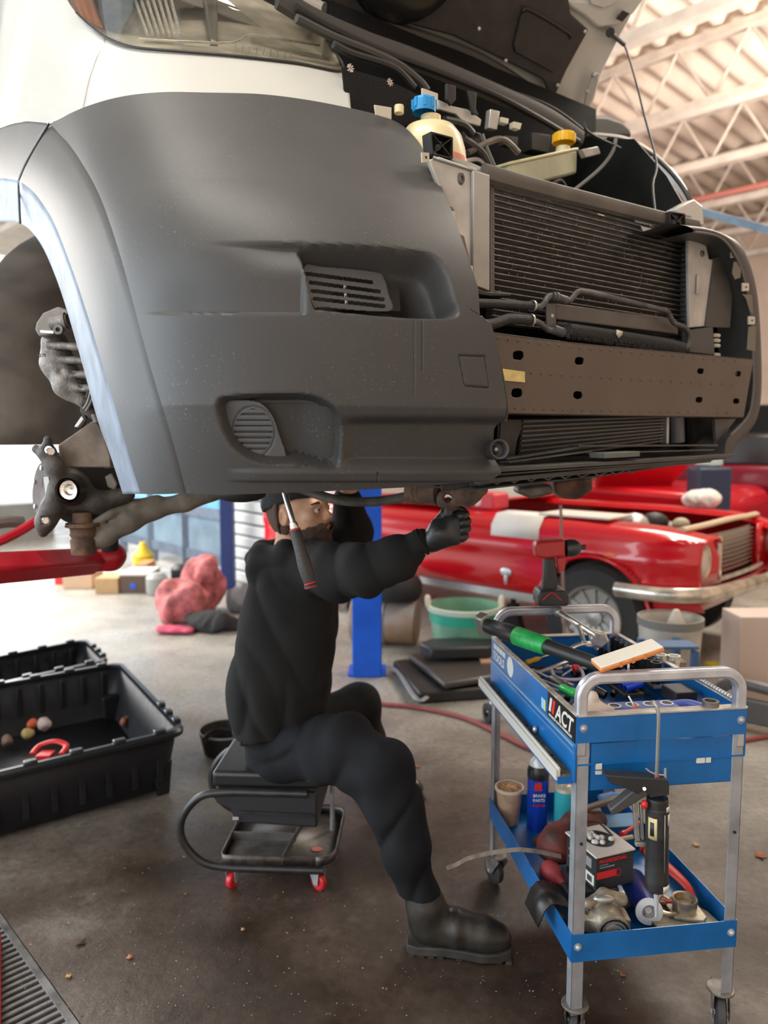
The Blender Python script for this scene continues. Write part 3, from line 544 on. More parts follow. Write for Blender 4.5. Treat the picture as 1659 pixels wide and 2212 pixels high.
m = MB(); m.grid(np.array([[B(1025, 1056, -.02), B(1280, 1028, -.02), B(1540, 992, -.02)], [B(1025, 1056, -.02) + VB * .35 + (0, 0, .0), B(1280, 1028, -.02) + VB * .35, B(1540, 992, -.02) + VB * .35]])); vpart('undertray', m, TR, solid=.004)
# ---- right hand bumper end
ei = [(1500, 500), (1545, 508), (1578, 530), (1598, 575), (1612, 620), (1622, 680), (1626, 760), (1626, 860), (1612, 905), (1590, 930), (1570, 950), (1565, 985)]
eo = [(1468, 478), (1540, 488), (1605, 512), (1628, 545), (1645, 600), (1653, 660), (1658, 740), (1659, 830), (1652, 900), (1630, 940), (1605, 965), (1585, 990)]
pi_ = rs(ei, 60); po_ = rs(eo, 60)
def rgt_(u_, v_):                     # on the front skin of the far bumper end
    P, ok = skin(u_, v_, 0.02 + 0 * u_); bad = ~ok
    if bad.any(): P[bad] = ona(u_[bad], v_[bad], 1.24)
    return P
rows = []
for t in np.linspace(0, 1, 10): r = pi_ * (1 - t) + po_ * t; rows.append(onpl(r[:, 0], r[:, 1], V(1.14, .04, 0), unit(-VB + VA * (.15 + 0 * t))) - VB * (.02 * math.sin(t * math.pi / 2)) + VB * (.05 * t * t) + VA * 0)
R_ = np.array(rows); re = vpart('far_bumper_corner', MB().grid(R_), BUMP, ang=50)
m = MB(); m.grid(np.array([R_[0] + VB * .12 - VA * 0, R_[0]])); m.grid(np.array([R_[-1], R_[-1] + VB * .25 + VA * .03])); vpart('corner_return', m, BUMP, parent=re)
m = MB(); m.tube([r_ + (0, 0, 0) for r_ in R_[0][::6]], .004, 6); vpart('corner_seam', m, mat('seam_grey', (.16, .155, .15), .5), parent=re)
for (u_, v_) in ((1588, 548), (1612, 620), (1625, 692)):
    c = vpart('clip_nut', quad([(u_ - 8, v_ - 9), (u_ + 6, v_ - 8), (u_ + 6, v_ + 8), (u_ - 8, v_ + 9)], .03, .004), mat('clip_zinc', (.6,) * 3, .4)); m = MB(); m.cyl(B(u_, v_, .028), B(u_, v_, .035), .003, n=8); vpart('clip_hole', m, BLACK, parent=c)
for q in ([(1586, 565), (1602, 566), (1600, 600), (1588, 604), (1582, 590)], [(1604, 635), (1625, 638), (1628, 680), (1620, 672), (1612, 645)], [(1618, 705), (1634, 706), (1632, 760), (1614, 755)]): vpart('bumper_bracket', quad(q, .03, .003), mat('bracket_taupe', (.16,) * 3), bev=.001)
# ---- right support panel, deflector, boxes
rp = vpart('radiator_support', quad([(1487, 502), (1515, 508), (1526, 530), (1532, 560), (1542, 560), (1522, 705), (1490, 708)], .08, .012), ALUP, bev=.003)
m = MB(); m.bar(B(1508, 592, .075), B(1506, 636, .075), .006, .010, up=VA); vpart('panel_rib', m, ALUP, parent=rp, bev=.002); m = MB(); m.lathe([(.005, 0), (.005, .004), (.009, .003), (.010, 0)], B(1517, 548, .079), -VB, 14); vpart('mount_boss', m, STEEL, parent=rp)
vpart('air_deflector', quad([(1543, 557), (1564, 553), (1582, 640), (1577, 708), (1524, 706)], .075, .006), mat('deflector_dark', (.055, .055, .05), .5, var=.1), bev=.001)
vpart('module_box', quad([(1490, 712), (1541, 705), (1545, 768), (1490, 762)], .07, .03), mat('module_grey', (.07, .072, .075), .5), bev=.004)
m = MB()
for v_ in (724, 735, 746, 766): m.cyl(B(1544, v_, .07), B(1553, v_ + 1, .07), .006, n=8)
vpart('module_connectors', m, mat('connector_cream', (.55, .52, .45), .5))
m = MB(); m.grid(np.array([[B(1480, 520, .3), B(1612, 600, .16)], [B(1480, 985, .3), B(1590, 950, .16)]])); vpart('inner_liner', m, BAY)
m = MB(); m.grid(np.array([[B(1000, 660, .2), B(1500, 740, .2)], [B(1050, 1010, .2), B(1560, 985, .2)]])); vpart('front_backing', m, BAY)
# ---- coolant tank
TANK = mat('tank_cream_plastic', (.72, .62, .36), .35, var=.1, vs=8, coat=.2); 
def sd_lathe(prof, o, name, mt, parent=van, sx=1, sm=40): return vpart(name, MB().lathe(prof, o, (0, 0, 1), 32, sx), mt, parent=parent, ang=sm)
tc = onb(930, 300, .30); tz = [(v_, onb(930, v_, .30)[2]) for v_ in (205, 242, 355, 470)]
zt, z1, z2, z3 = [t[1] for t in tz]
tank = sd_lathe([(.001, z3 - z2), (.09, z3 - z2 + .002), (.096, z3 - z2 + .02), (.096, -.02), (.090, .03), (.080, .065), (.062, .088), (.036, .098), (.026, .104), (.026, .118)], (tc[0], tc[1], z2), 'coolant_tank', TANK)
sd_lathe([(.097, -.09), (.0972, -.05), (.097, -.02), (.0955, .004)], (tc[0], tc[1], z2), 'coolant_level', mat('pink_coolant', (.70, .25, .18), .35), tank)
cp = onb(916, 228, .30); cap = sd_lathe([(.029, -.018), (.030, -.012), (.030, .010), (.028, .014), (.026, .016), (.026, .012), (.001, .012)], cp, 'tank_cap', mat('cap_blue', (.02, .28, .62), .35), tank)
m = MB()
for i in range(8): a_ = i * math.pi / 4; d_ = np.array([math.cos(a_), math.sin(a_), 0]); m.bar(cp + d_ * .0305 + (0, 0, -.010), cp + d_ * .0305 + (0, 0, .013), .007, .004, up=(d_[0], d_[1], 0))
vpart('cap_grip', m, mat('cap_blue', (0,) * 3), parent=tank); m = MB(); m.cyl(cp + (0, 0, .0125), cp + (0, 0, .0145), .016); vpart('cap_sticker', m, mat('cap_yellow', (.75, .5, .08), .5), parent=tank)
m = MB(); m.prism([onb(*p, .27) for p in ((809, 226), (846, 232), (846, 258), (812, 248))], VB * .004); vpart('tank_fin', m, mat('tank_pale', (.6, .58, .48), .4), parent=tank, bev=.001)
m = MB(); m.prism([onb(*p, .33) for p in ((912, 190), (946, 202), (946, 236), (912, 220))], VB * .004); vpart('tank_fin', m, mat('tank_pale', (0,) * 3), parent=tank)
m = MB(); c = onb(862, 246, .3); m.cyl(c, c + (0, 0, .02), .012); vpart('tank_port', m, TANK, parent=tank, bev=.002)
def web(uv, b, name='slam_bracket'):
    o = vpart(name, MB().prism([B(*p, b + .03) for p in uv], VB * .004), BLACK); m = MB(); c = np.mean(uv, 0)
    for i in range(len(uv)): m.bar(B(*uv[i], b), B(*uv[(i + 1) % len(uv)], b), .03, .003); m.bar(B(*uv[i], b), B(*c, b), .03, .0022)
    m.cyl(B(*c, b - .012), B(*c, b + .01), .007, n=12); vpart('rib', m, BLACK, parent=o)
web([(922, 290), (968, 302), (968, 346), (926, 336)], .12)
web([(1437, 460), (1470, 465), (1472, 500), (1440, 494)], .10)
# ---- brake fluid reservoir
RES = mat('reservoir_plastic', (.42, .44, .30), .4, var=.15, vs=10); rc = [onb(1080, 372, .40), onb(1232, 338, .46)]
d_ = unit(rc[1] - rc[0]); sd_ = unit(np.cross(d_, (0, 0, 1))); L_ = np.linalg.norm(rc[1] - rc[0]); out = [(-.0, -.035), (L_ * .85, -.045), (L_ * .98, -.03), (L_, 0), (L_ * .98, .03), (L_ * .85, .045), (0, .035)]
rv = vpart('fluid_reservoir', MB().prism([rc[0] + d_ * x + sd_ * y + (0, 0, -.060) for x, y in out], (0, 0, .077)), RES, bev=.008)
vpart('reservoir_lid', MB().prism([rc[0] + d_ * (x * 1.02 - .003) + sd_ * y * 1.08 + (0, 0, .012) for x, y in out], (0, 0, .010)), mat('lid_cream', (.62, .58, .34), .4), parent=rv, bev=.003)
m = MB()
for i in range(9): p = rc[0] + d_ * (L_ * .85 * i / 9 + .006); m.box((-.003, -.047 - .000, -.03), (.003, -.036, .008), lambda x, y, z: p + d_ * x - sd_ * y * -1 + np.array([0, 0, z]))
vpart('reservoir_ribs', m, RES, parent=rv, kind='stuff')
c = onb(1216, 318, .45); sd_lathe([(.03, -.04), (.024, -.02), (.022, 0)], c, 'reservoir_neck', mat('lid_cream', (0,) * 3), rv)
c = onb(1218, 300, .45); sd_lathe([(.035, -.014), (.036, .012), (.033, .016), (.001, .017)], c, 'reservoir_cap', mat('cap_orange', (.85, .50, .02), .4), rv)
m = MB()
for i in range(18): a_ = i * math.pi / 9; e_ = np.array([math.cos(a_), math.sin(a_), 0]); m.bar(c + e_ * .036 + (0, 0, -.012), c + e_ * .036 + (0, 0, .013), .004, .003, up=e_)
vpart('cap_grip', m, mat('cap_orange', (0,) * 3), parent=rv, kind='stuff')
for (u_, v_) in ((1140, 402), (1163, 410), (1190, 420)): m = MB(); c = onb(u_, v_, .3); m.cyl(c - (0, 0, .02), c + (0, 0, .012), .014); vpart('white_connector', m, mat('white_plastic', (.66, .66, .62), .45), bev=.003)
# engine bay clutter: hoses, boxes, brackets
r3 = random.Random(11)
for i, (pts, r_, mt) in enumerate([
    (((1330, 300), (1322, 330), (1290, 370), (1215, 430)), .006, mat('cable_grey', (.14, .14, .135), .5)), (((1275, 250), (1262, 270), (1278, 290), (1340, 320)), .004, BLACK),
    (((1000, 300), (1040, 330), (1060, 370)), .012, DARK), (((1010, 330), (1080, 300), (1120, 330)), .009, STEEL), (((1040, 290), (1050, 320), (1072, 372)), .007, mat('cable_grey', (0,) * 3)), (((1180, 410), (1210, 390), (1225, 420), (1200, 430)), .006, DARK),
    (((1000, 350), (1030, 345), (1050, 360)), .007, ALU), (((1020, 290), (1000, 270), (960, 260)), .012, BLACK)]):
    m = MB(); m.tube([onb(*p, .36) for p in pts], r_, 8); vpart('engine_hose', m, mt)
for (pts, b_, th, mt) in [(((945, 214), (975, 228), (1010, 236), (1040, 258), (1038, 272), (1000, 262), (985, 246), (950, 236)), .40, .01, mat('bare_bracket', (.55, .54, .5), .4, .5)), (((965, 180), (985, 185), (985, 215), (975, 228), (965, 214)), .38, .01, BLACK), (((1012, 195), (1030, 200), (1028, 235), (1035, 248), (1022, 246)), .38, .01, BLACK),
    (((1060, 235), (1080, 240), (1074, 280), (1056, 276)), .45, .02, ALU), (((1082, 252), (1100, 256), (1098, 268), (1082, 264)), .45, .02, mat('tank_pale', (0,) * 3)), (((1110, 262), (1128, 266), (1124, 280), (1110, 276)), .45, .02, mat('tank_pale', (0,) * 3)),
    (((1150, 285), (1190, 292), (1185, 330), (1150, 322)), .5, .05, BLACK), (((1000, 280), (1040, 288), (1035, 325), (1000, 318)), .5, .06, BLACKG), (((1090, 292), (1120, 296), (1118, 316), (1092, 312)), .5, .03, DARK),
    (((1383, 458), (1430, 460), (1440, 478), (1425, 490), (1395, 486)), .14, .03, mat('white_rag', (.7, .7, .66), .8, bump=.8)), (((1385, 488), (1418, 496), (1418, 506), (1390, 500)), .12, .003, mat('white_rag', (0,) * 3)), (((1258, 322), (1292, 316), (1298, 332), (1266, 340)), .4, .02, ALU), (((1155, 356), (1180, 350), (1240, 350), (1230, 372), (1160, 385)), .5, .04, BLACK)]:
    vpart('engine_bay_fitting', MB().prism([onb(*p, b_) for p in pts], VB * th), mt, bev=.002)
m = MB(); m.tube([onb(1348, 395, .5), onb(1358, 430, .5), onb(1370, 440, .5), onb(1384, 420, .5), onb(1382, 402, .5)], .002, 5); vpart('chalk_mark', m, mat('chalk', (.3, .3, .28), .8))
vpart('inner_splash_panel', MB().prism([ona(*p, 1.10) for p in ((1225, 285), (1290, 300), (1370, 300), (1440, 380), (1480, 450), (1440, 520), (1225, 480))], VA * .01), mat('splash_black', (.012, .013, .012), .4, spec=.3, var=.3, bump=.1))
# mesh panel behind the coolant tank with star clips
mp_ = vpart('scuttle_mesh', MB().prism([onb(*p, .40) for p in ((740, 145), (830, 170), (905, 205), (950, 240), (800, 300), (750, 240))], VB * .006), mat('mesh_black', (.010, .010, .010), .7, spec=.15, var=.9, vs=260, bump=.8, bs=500))
for (u_, v_) in ((757, 147), (842, 178)):
    m = MB(); c = onb(u_, v_, .37)
    for a_ in (0, 1, 2, 3): e_ = VA * math.cos(a_ * .8) + np.array([0, 0, 1]) * math.sin(a_ * .8); m.bar(c - e_ * .01, c + e_ * .01, .003, .003, up=VB)
    vpart('star_clip', m, BRIGHT)
# ---- right fender rail, mirror, hood hinge
FR = spl([(1270, 288), (1300, 290), (1350, 297), (1400, 320), (1450, 365), (1480, 405), (1497, 440)], 6)
vpart('far_fender', MB().grid(np.array([ona(FR[:, 0], FR[:, 1] + dv, 1.16 + da) for dv, da in ((10, 0), (2, .005), (-3, .03), (-2, .06), (3, .10), (30, .12))])), WHITE, solid=.002)
m = MB(); m.tube([ona(u_, v_ + 8, 1.15) for u_, v_ in FR[::4]], .008, 8); vpart('fender_seal', m, BLACK)
for (u_, v_) in ((1300, 298), (1332, 304), (1400, 340)):
    m = MB(); m.prism([ona(u_ + dx, v_ + dy, 1.14) for dx, dy in ((-10, -4), (10, -2), (8, 10), (-2, 12))], VA * .004); vpart('fender_tab', m, mat('tab_white', (.6, .6, .56), .4), bev=.001)
vpart('lamp_bracket', MB().prism([onb(*p, .12) for p in ((1462, 450), (1500, 430), (1518, 445), (1522, 488), (1500, 482), (1492, 468), (1466, 464))], VB * .04), WHITE, bev=.004)
m = MB(); m.prism([onb(u_, v_, .95) for u_, v_ in ((1270, 262), (1285, 246), (1312, 246), (1345, 258), (1364, 276), (1370, 296), (1330, 300), (1275, 296))], VB * .09); vpart('side_mirror', m, mat('mirror_black', (.025, .025, .023), .5), bev=.025, segs=3)
# ---- cowl strips under the hood, windscreen
def strip(pts, b, r_, mt, name, fl_=1.0): m = MB(); m.tube([onb(*p, b) for p in pts], r_, 8, up=(0, 0, 1), flat=fl_); vpart(name, m, mt)
strip([(560, -18), (660, 34), (780, 88), (900, 130), (1050, 186), (1180, 232), (1262, 290)], .62, .018, BLACK, 'cowl_seal', .6)
strip([(600, -5), (690, 48), (800, 95), (900, 130), (1050, 192), (1180, 250), (1255, 300)], .58, .016, mat('cowl_grey', (.05, .048, .045), .45), 'cowl_ledge', 2)
strip([(640, 40), (720, 80), (800, 112), (860, 140), (905, 175), (922, 196)], .50, .012, mat('cowl_grey', (0,) * 3), 'scuttle_tube')
strip([(640, 15), (720, 62), (820, 108), (960, 160), (1100, 220), (1250, 306)], .56, .010, BLACK, 'cowl_lip')
strip([(720, 96), (760, 116), (850, 146), (895, 190)], .45, .010, BLACK, 'scuttle_edge')
Wg = MB(); Wg.grid(np.array([[V(-.75, .78, 1.16), V(1.15, .78, 1.16)], [V(-.62, 1.7, 2.0), V(1.02, 1.7, 2.0)]])); vpart('windscreen', Wg, mat('windscreen_glass', (.3, .3, .28), .03, spec=1, metal=.6), solid=.006)
m = MB(); lft = [V(-.74, 2.0, 1.0), V(-.70, 2.0, 1.6), V(-.70, 2.3, 2.0), V(-.70, 4.9, 2.0), V(-.76, 4.9, 1.2), V(-.76, 4.9, -.02), V(-.76, 2.45, -.02), V(-.76, 2.3, .5)]
vpart('body_side', m.prism(lft, VA * .03), WHITE); m = MB(); rt = [p + VA * 2.07 for p in lft[2:6]] + [V(1.27, 1.1, -.02), V(1.27, 1.05, 1.2)]; vpart('body_side', m.prism(rt, VA * .03), WHITE)
m = MB(); m.prism([V(-.7, 1.7, 2.0), V(1.2, 1.7, 2.0), V(1.2, 4.9, 2.0), V(-.7, 4.9, 2.0)], (0, 0, .05)); vpart('roof', m, WHITE, bev=.02); m = MB(); m.prism([V(-.72, 2.3, .0), V(1.2, 2.3, .0), V(1.2, 4.9, .0), V(-.72, 4.9, .0)], (0, 0, .05)); vpart('floor_pan', m, DARK)
vpart('door_window', MB().prism([V(-.775, 2.3, 1.15), V(-.705, 2.4, 1.85), V(-.705, 3.2, 1.85), V(-.775, 3.2, 1.15)], VA * -.004), BLACKG)
# ---- open hood
HB0 = V(0, .75, 1.33 - 0); HUP = unit(-VB * .68 + np.array([0, 0, .735])); HN = unit(-VB * .735 - np.array([0, 0, .68]))
def Hd(u_, v_, o=0): return onpl(u_, v_, HB0 + HN * o, HN)
hood = vpart('hood', MB().prism([Hd(*p) for p in ((1205, 232), (1262, 262), (1285, 215), (1300, 160), (1340, 80), (1420, -60), (1480, -190), (300, -420), (380, -130), (560, -60), (700, 0), (1000, 125), (1100, 178))], -HN * .03), WHITE, bev=.008)
vpart('hood_frame', MB().prism([Hd(*p, .025) for p in ((1270, 0), (1400, -10), (1370, 30), (1340, 55), (1310, 62), (1290, 60), (1262, 35), (1235, 20), (1222, 0))], -HN * .02), mat('hood_frame_white', (.6, .61, .57), .3, coat=.3), parent=hood, bev=.012)
m = MB(); m.prism([Hd(*p, .028) for p in ((1265, -20), (1345, -10), (1320, 10), (1300, 16), (1275, 8))], HN * .006); vpart('hood_recess_rib', m, mat('hood_frame_white', (0,) * 3), parent=hood, bev=.006)
ln = vpart('hood_liner', MB().prism([Hd(*p, .03) for p in ((690, -140), (690, 0), (790, 30), (880, 50), (975, 75), (1080, 125), (1170, 170), (1190, 222), (1200, 195), (1220, 150), (1268, 62), (1230, 28), (1222, -20), (1240, -160))], HN * .012), LINER, bev=.006)
pp_ = [(1125, 30), (1140, 20), (1232, 72), (1234, 84), (1205, 148), (1192, 156), (1112, 112), (1108, 95)]
vpart('liner_panel', MB().prism([Hd(*p, .045) for p in pp_], HN * .006), LINER, parent=ln, bev=.006)
m = MB(); m.tube([Hd(1128, 24, .054), Hd(1146, 22, .054), Hd(1226, 70, .054), Hd(1232, 84, .054)], .006, 8); vpart('liner_groove', m, BLACK, parent=ln)
m = MB(); m.tube([Hd(*p, .05) for p in ((700, 20), (800, 45), (975, 100), (1080, 150), (1190, 225))], .018, 8); vpart('liner_hem', m, mat('hem_black', (.025, .025, .023), .5), parent=ln)
vpart('intake_bulge', MB().lathe([(.20, 0), (.205, .02), (.19, .045), (.15, .055), (.001, .05)], Hd(880, -118, .03), HN, 36, 1.0), BLACKG, parent=ln)
m = MB()
for (u_, v_) in ((1093, 131), (1205, 184), (1264, 68), (1035, 62)): m.ball(Hd(u_, v_, .056), .006, 10, 6)
vpart('liner_clips', m, mat('tank_pale', (0,) * 3), parent=ln)
m = MB(); m.cyl(Hd(1318, 70, .02), Hd(1318, 70, .05), .016); m.prism([Hd(*p, .04) for p in ((1345, 22), (1358, 28), (1342, 46), (1330, 40))], HN * .006); vpart('stay_socket', m, BLACK, parent=hood)
vpart('hood_hinge', MB().prism([Hd(*p, .03) for p in ((1278, 155), (1292, 158), (1290, 178), (1274, 225), (1272, 250), (1285, 290), (1276, 292), (1258, 240), (1264, 205))], HN * .006), mat('hinge_grey', (.42, .42, .40), .4, .4), parent=hood, bev=.002)
for (u_, v_) in ((1282, 162), (1268, 198)): m = MB(); m.ball(Hd(u_, v_, .04), .009, 10, 6); vpart('hinge_bolt', m, GALV, parent=hood)
pr = [Hd(1320, 72, .05)] + [onb(u_, v_, b_) for u_, v_, b_ in ((1348, 96, .62), (1372, 170, .5), (1392, 250, .4), (1418, 350, .26), (1410, 400, .2), (1417, 470, .12))]
m = MB(); m.tube(pr, .0038, 8, res=4); o = vpart('hood_stay_rod', m, mat('stay_rod', (.03, .033, .036), .5)); m = MB(); m.tube([pr[0], pr[1]], .008, 8); vpart('rod_sleeve', m, BLACK, parent=o)
# ================================================================ smooth solids (distance fields)
def cap_(P, a, b, ra, rb):
    a = np.asarray(a, float); b = np.asarray(b, float); d = b - a; t = np.clip(((P - a) @ d) / max(d @ d, 1e-9), 0, 1); return np.linalg.norm(P - a - t[..., None] * d, axis=-1) - (ra + (rb - ra) * t)
def ell(P, c, r, fr=None):
    q = (P - np.asarray(c, float)); q = q @ np.asarray(fr).T if fr is not None else q; r = np.asarray(r, float); k = np.linalg.norm(q / r, axis=-1); return (k - 1) * r.min()
def smin(a, b, k): h = np.clip(.5 + .5 * (b - a) / k, 0, 1); return b * (1 - h) + a * h - k * h * (1 - h)
def chain(P, pts, k=.02): 
    d = None
    for (a, ra), (b, rb) in zip(pts[:-1], pts[1:]):
        c = cap_(P, a, b, ra, rb); d = c if d is None else smin(d, c, k)
    return d
def wob(P, s, seed=0, n=5):
    r = np.random.RandomState(seed); o = 0
    for i in range(n): k = r.normal(size=3) * s; o = o + np.sin(P @ k + r.uniform(0, 6)) / n
    return o
def nets(fn, lo, hi, h):
    lo = np.array(lo, float); n = np.ceil((np.array(hi) - lo) / h).astype(int) + 1
    ax = [lo[i] + np.arange(n[i]) * h for i in range(3)]; P = np.stack(np.meshgrid(*ax, indexing='ij'), -1)
    S = np.concatenate([fn(P[i:i + 16]) for i in range(0, n[0], 16)], 0); s = S < 0
    cor = [(i, j, k) for i in (0, 1) for j in (0, 1) for k in (0, 1)]; m = n - 1
    sl = lambda A, c: A[c[0]:c[0] + m[0], c[1]:c[1] + m[1], c[2]:c[2] + m[2]]
    cnt = sum(sl(s, c).astype(int) for c in cor); act = (cnt > 0) & (cnt < 8); idx = np.argwhere(act); sm = np.zeros((len(idx), 3)); w_ = np.zeros(len(idx))
    for a in cor:
        for ax_ in range(3):
            if a[ax_]: continue
            b = list(a); b[ax_] = 1; fa = sl(S, a)[act]; fb = sl(S, b)[act]; x = (fa < 0) != (fb < 0); t = fa / np.where(x, fa - fb, 1)
            p = np.array(a, float) + 0 * sm; p[:, ax_] += t; sm += np.where(x[:, None], p, 0); w_ += x
    V_ = lo + (idx + sm / w_[:, None]) * h; ID = -np.ones(m, int); ID[act] = np.arange(len(idx)); F = []
    for ax_ in range(3):
        b, c = (ax_ + 1) % 3, (ax_ + 2) % 3; A = np.take(s, range(n[ax_] - 1), ax_); B_ = np.take(s, range(1, n[ax_]), ax_); e = np.argwhere(A != B_)
        e = e[(e[:, b] > 0) & (e[:, c] > 0) & (e[:, b] < m[b]) & (e[:, c] < m[c])]
        def q(db, dc): z = e.copy(); z[:, b] -= db; z[:, c] -= dc; return ID[z[:, 0], z[:, 1], z[:, 2]]
        Q = np.stack([q(0, 0), q(1, 0), q(1, 1), q(0, 1)], -1); fl = A[e[:, 0], e[:, 1], e[:, 2]]; Q[~fl] = Q[~fl][:, ::-1]; F.append(Q)
    F = np.concatenate(F); F = F[(F >= 0).all(1)]; M = MB(); M.v = V_.tolist(); M.f = F.tolist(); return M
def K(u, v, y=2.08): return aty(float(u), float(v), y)
# ================================================================ wheel arch and underside of the van
LINM = mat('wheel_liner_dirty', (.17, .15, .125), .8, var=.35, vs=5, bump=.3, bs=40); cb, chh = 1.15, -.22
rows = []
for a_ in (-.81, -.6, -.42, -.30):
    rows.append([V(a_ + (.09 * (1 - float(sst(.95, 1.6, cb - .86 * math.cos(t)))) if a_ < -.7 else 0), cb - .86 * math.cos(t) * (1 if math.cos(t) > 0 else 1.0), chh + .80 * math.sin(t)) for t in np.linspace(.21, math.pi - .24, 26)])
vpart('wheel_liner', MB().grid(np.array(rows)), LINM, solid=.004)
m = MB(); m.prism([V(-.30, cb - .86 * math.cos(t), chh + .80 * math.sin(t)) for t in np.linspace(.19, math.pi - .22, 20)], VA * .02); vpart('inner_arch_wall', m, mat('arch_wall_brown', (.09, .075, .062), .8, var=.3, bump=.2), bev=0)
m = MB(); m.prism([V(-.34, cb - .30, .02), V(-.34, cb + .36, .02), V(-.34, cb + .36, .34), V(-.34, cb - .3, .34)], VA * .04); vpart('arch_recess', m, DARK, bev=.02)
for b_ in (.95, 1.22): m = MB(); m.bar(V(-.31, b_, -.03), V(-.31, b_, .25), .012, .01, up=VA); vpart('arch_rib', m, mat('arch_wall_brown', (0,) * 3))
def kprism(pts, y, th): return MB().prism([K(u, v, y) for u, v in pts], (0, th, 0))
CAL = mat('caliper_iron', (.22, .20, .18), .55, .4, var=.3, vs=30, bump=.5, bs=150)
def calf(P):
    q = P; d = chain(q, [(K(118, 742, 2.16), .036), (K(125, 785, 2.15), .042), (K(150, 830, 2.14), .040), (K(180, 865, 2.13), .020)], .02)
    for i, (u_, v_) in enumerate(((150, 752), (158, 782), (165, 812), (178, 842))): d = smin(d, cap_(q, K(u_ - 45, v_ - 6, 2.115), K(u_ + 30, v_ + (-2), 2.10), .010, .011), .006)
    for u_, v_, r_ in ((128, 800, .013), (155, 796, .016), (175, 830, .011)): d = np.maximum(d, -(np.linalg.norm(q - K(u_, v_, 2.095), axis=-1) - r_))
    return d + .0015 * wob(q, 90, 2)
c0 = K(140, 800, 2.14); cal = vpart('brake_caliper', nets(calf, c0 - .13, c0 + .13, .0042), CAL, ang=60)
vpart('caliper_bracket', kprism([(75, 712), (78, 697), (92, 676), (124, 662), (146, 668), (150, 690), (128, 702), (118, 722), (84, 727)], 2.09, .05), mat('bracket_iron', (.27, .24, .21), .55, .4, var=.2, bump=.3), parent=cal, bev=.004)
m = MB(); m.cyl(K(112, 700, 2.07), K(150, 692, 2.06), .018, n=18); m.cyl(K(138, 694, 2.06), K(144, 693, 2.06), .022, n=18); vpart('slide_pin', m, CAL, parent=cal)
m = MB(); m.lathe([(.006, -.004), (.006, .004), (.013, .004), (.013, -.004)], K(126, 712, 2.05), (0, -1, 0), 14); vpart('pin_eye', m, CAL, parent=cal)
m = MB(); m.bar(K(88, 716, 2.06), K(116, 718, 2.06), .006, .006); vpart('pad_shim', m, BRIGHT, parent=cal)
text('cast_number', '1279', mat('stamp_dark', (.05,) * 3, .8), cal, K(80, 771, 2.075), (1, 0, 0), (0, 0, 1), .012)
m = MB(); m.tube([K(u, v, 2.1) for u, v in ((196, 830), (186, 868), (178, 885), (184, 900), (178, 918), (165, 922))], .006, 8); vpart('brake_hose', m, DARK)
m = MB(); m.tube([K(198, 835, 2.08), K(190, 868, 2.08), K(180, 884, 2.08)], .0035, 6); m.tube([K(205, 845, 2.08), K(196, 870, 2.08), K(186, 888, 2.08)], .0035, 6); vpart('sensor_wires', m, mat('bracket_iron', (0,) * 3))
vpart('hose_clip', kprism([(160, 922), (176, 898), (182, 905), (168, 924)], 2.06, .02), ALU, bev=.002)
m = MB(); m.cyl(K(178, 868, 2.09), K(205, 872, 2.1), .012); m.cyl(K(182, 880, 2.09), K(203, 896, 2.1), .014); m.cyl(K(204, 895, 2.07), K(210, 912, 2.07), .010); vpart('hose_unions', m, STEEL)
vpart('strut_plate', kprism([(124, 962), (205, 905), (222, 930), (238, 985), (240, 1010), (140, 1010), (128, 992)], 2.14, .03), mat('plate_rusty', (.22, .17, .13), .7, .2, var=.35, vs=12, bump=.4), bev=.004)
HB = mat('knuckle_iron', (.085, .075, .068), .55, .3, var=.35, vs=20, bump=.5, bs=80)
def kn(P):
    d = chain(P, [(K(102, 978, 2.11), .026), (K(118, 1010, 2.11), .022), (K(126, 1060, 2.10), .024), (K(112, 1100, 2.10), .028), (K(98, 1128, 2.10), .024), (K(92, 1150, 2.1), .014)], .02)
    d = smin(d, ell(P, K(152, 1060, 2.14), (.062, .035, .064)), .02); d = smin(d, chain(P, [(K(150, 1070, 2.15), .03), (K(210, 1085, 2.16), .03), (K(275, 1068, 2.18), .022)], .02), .02)
    d = smin(d, chain(P, [(K(100, 975, 2.1), .012), (K(103, 950, 2.1), .011)]), .012); d = smin(d, cap_(P, K(78, 970, 2.11), K(105, 985, 2.11), .012, .014), .01)
    for u_, v_ in ((105, 972), (97, 1124)): d = np.maximum(d, -cap_(P, K(u_, v_, 2.0), K(u_, v_, 2.2), .011, .011))
    d = np.maximum(d, -cap_(P, K(152, 1060, 2.0), K(152, 1060, 2.3), .034, .034)); return d + .0012 * wob(P, 70, 4)
c0 = K(170, 1050, 2.13); knu = vpart('steering_knuckle', nets(kn, c0 - (.17, .09, .15), c0 + (.17, .09, .16), .0045), HB, ang=60)
m = MB(); ax = unit((-.75, -.62, .1)); c1_ = K(92, 1058, 2.2); m.lathe([(.001, 0), (.04, 0), (.052, .004), (.078, .006), (.080, .0), (.080, -.012), (.05, -.014)], c1_, ax, 36); fl2 = vpart('wheel_flange', m, mat('flange_iron', (.09, .07, .06), .6, .3, var=.3, bump=.2), parent=knu)
X_, Y_, _ = basis(ax)
for i in range(5): a_ = i * 2 * math.pi / 5 + .3; p = c1_ + (X_ * math.cos(a_) + Y_ * math.sin(a_)) * .063; m = MB(); m.cyl(p + ax * .002, p + ax * .010, .007, n=10); build('stud_hole', m, BRIGHT, van) if 0 else vpart('stud', m, BRIGHT, parent=knu)
m = MB(); c2_ = K(152, 1058, 2.10); m.lathe([(.034, .02), (.042, 0), (.046, -.006), (.040, -.008), (.032, .0), (.030, .03)], c2_, (0, -1, 0), 32); vpart('hub_bearing', m, mat('bearing_dark', (.05, .045, .04), .35, .6), parent=knu)
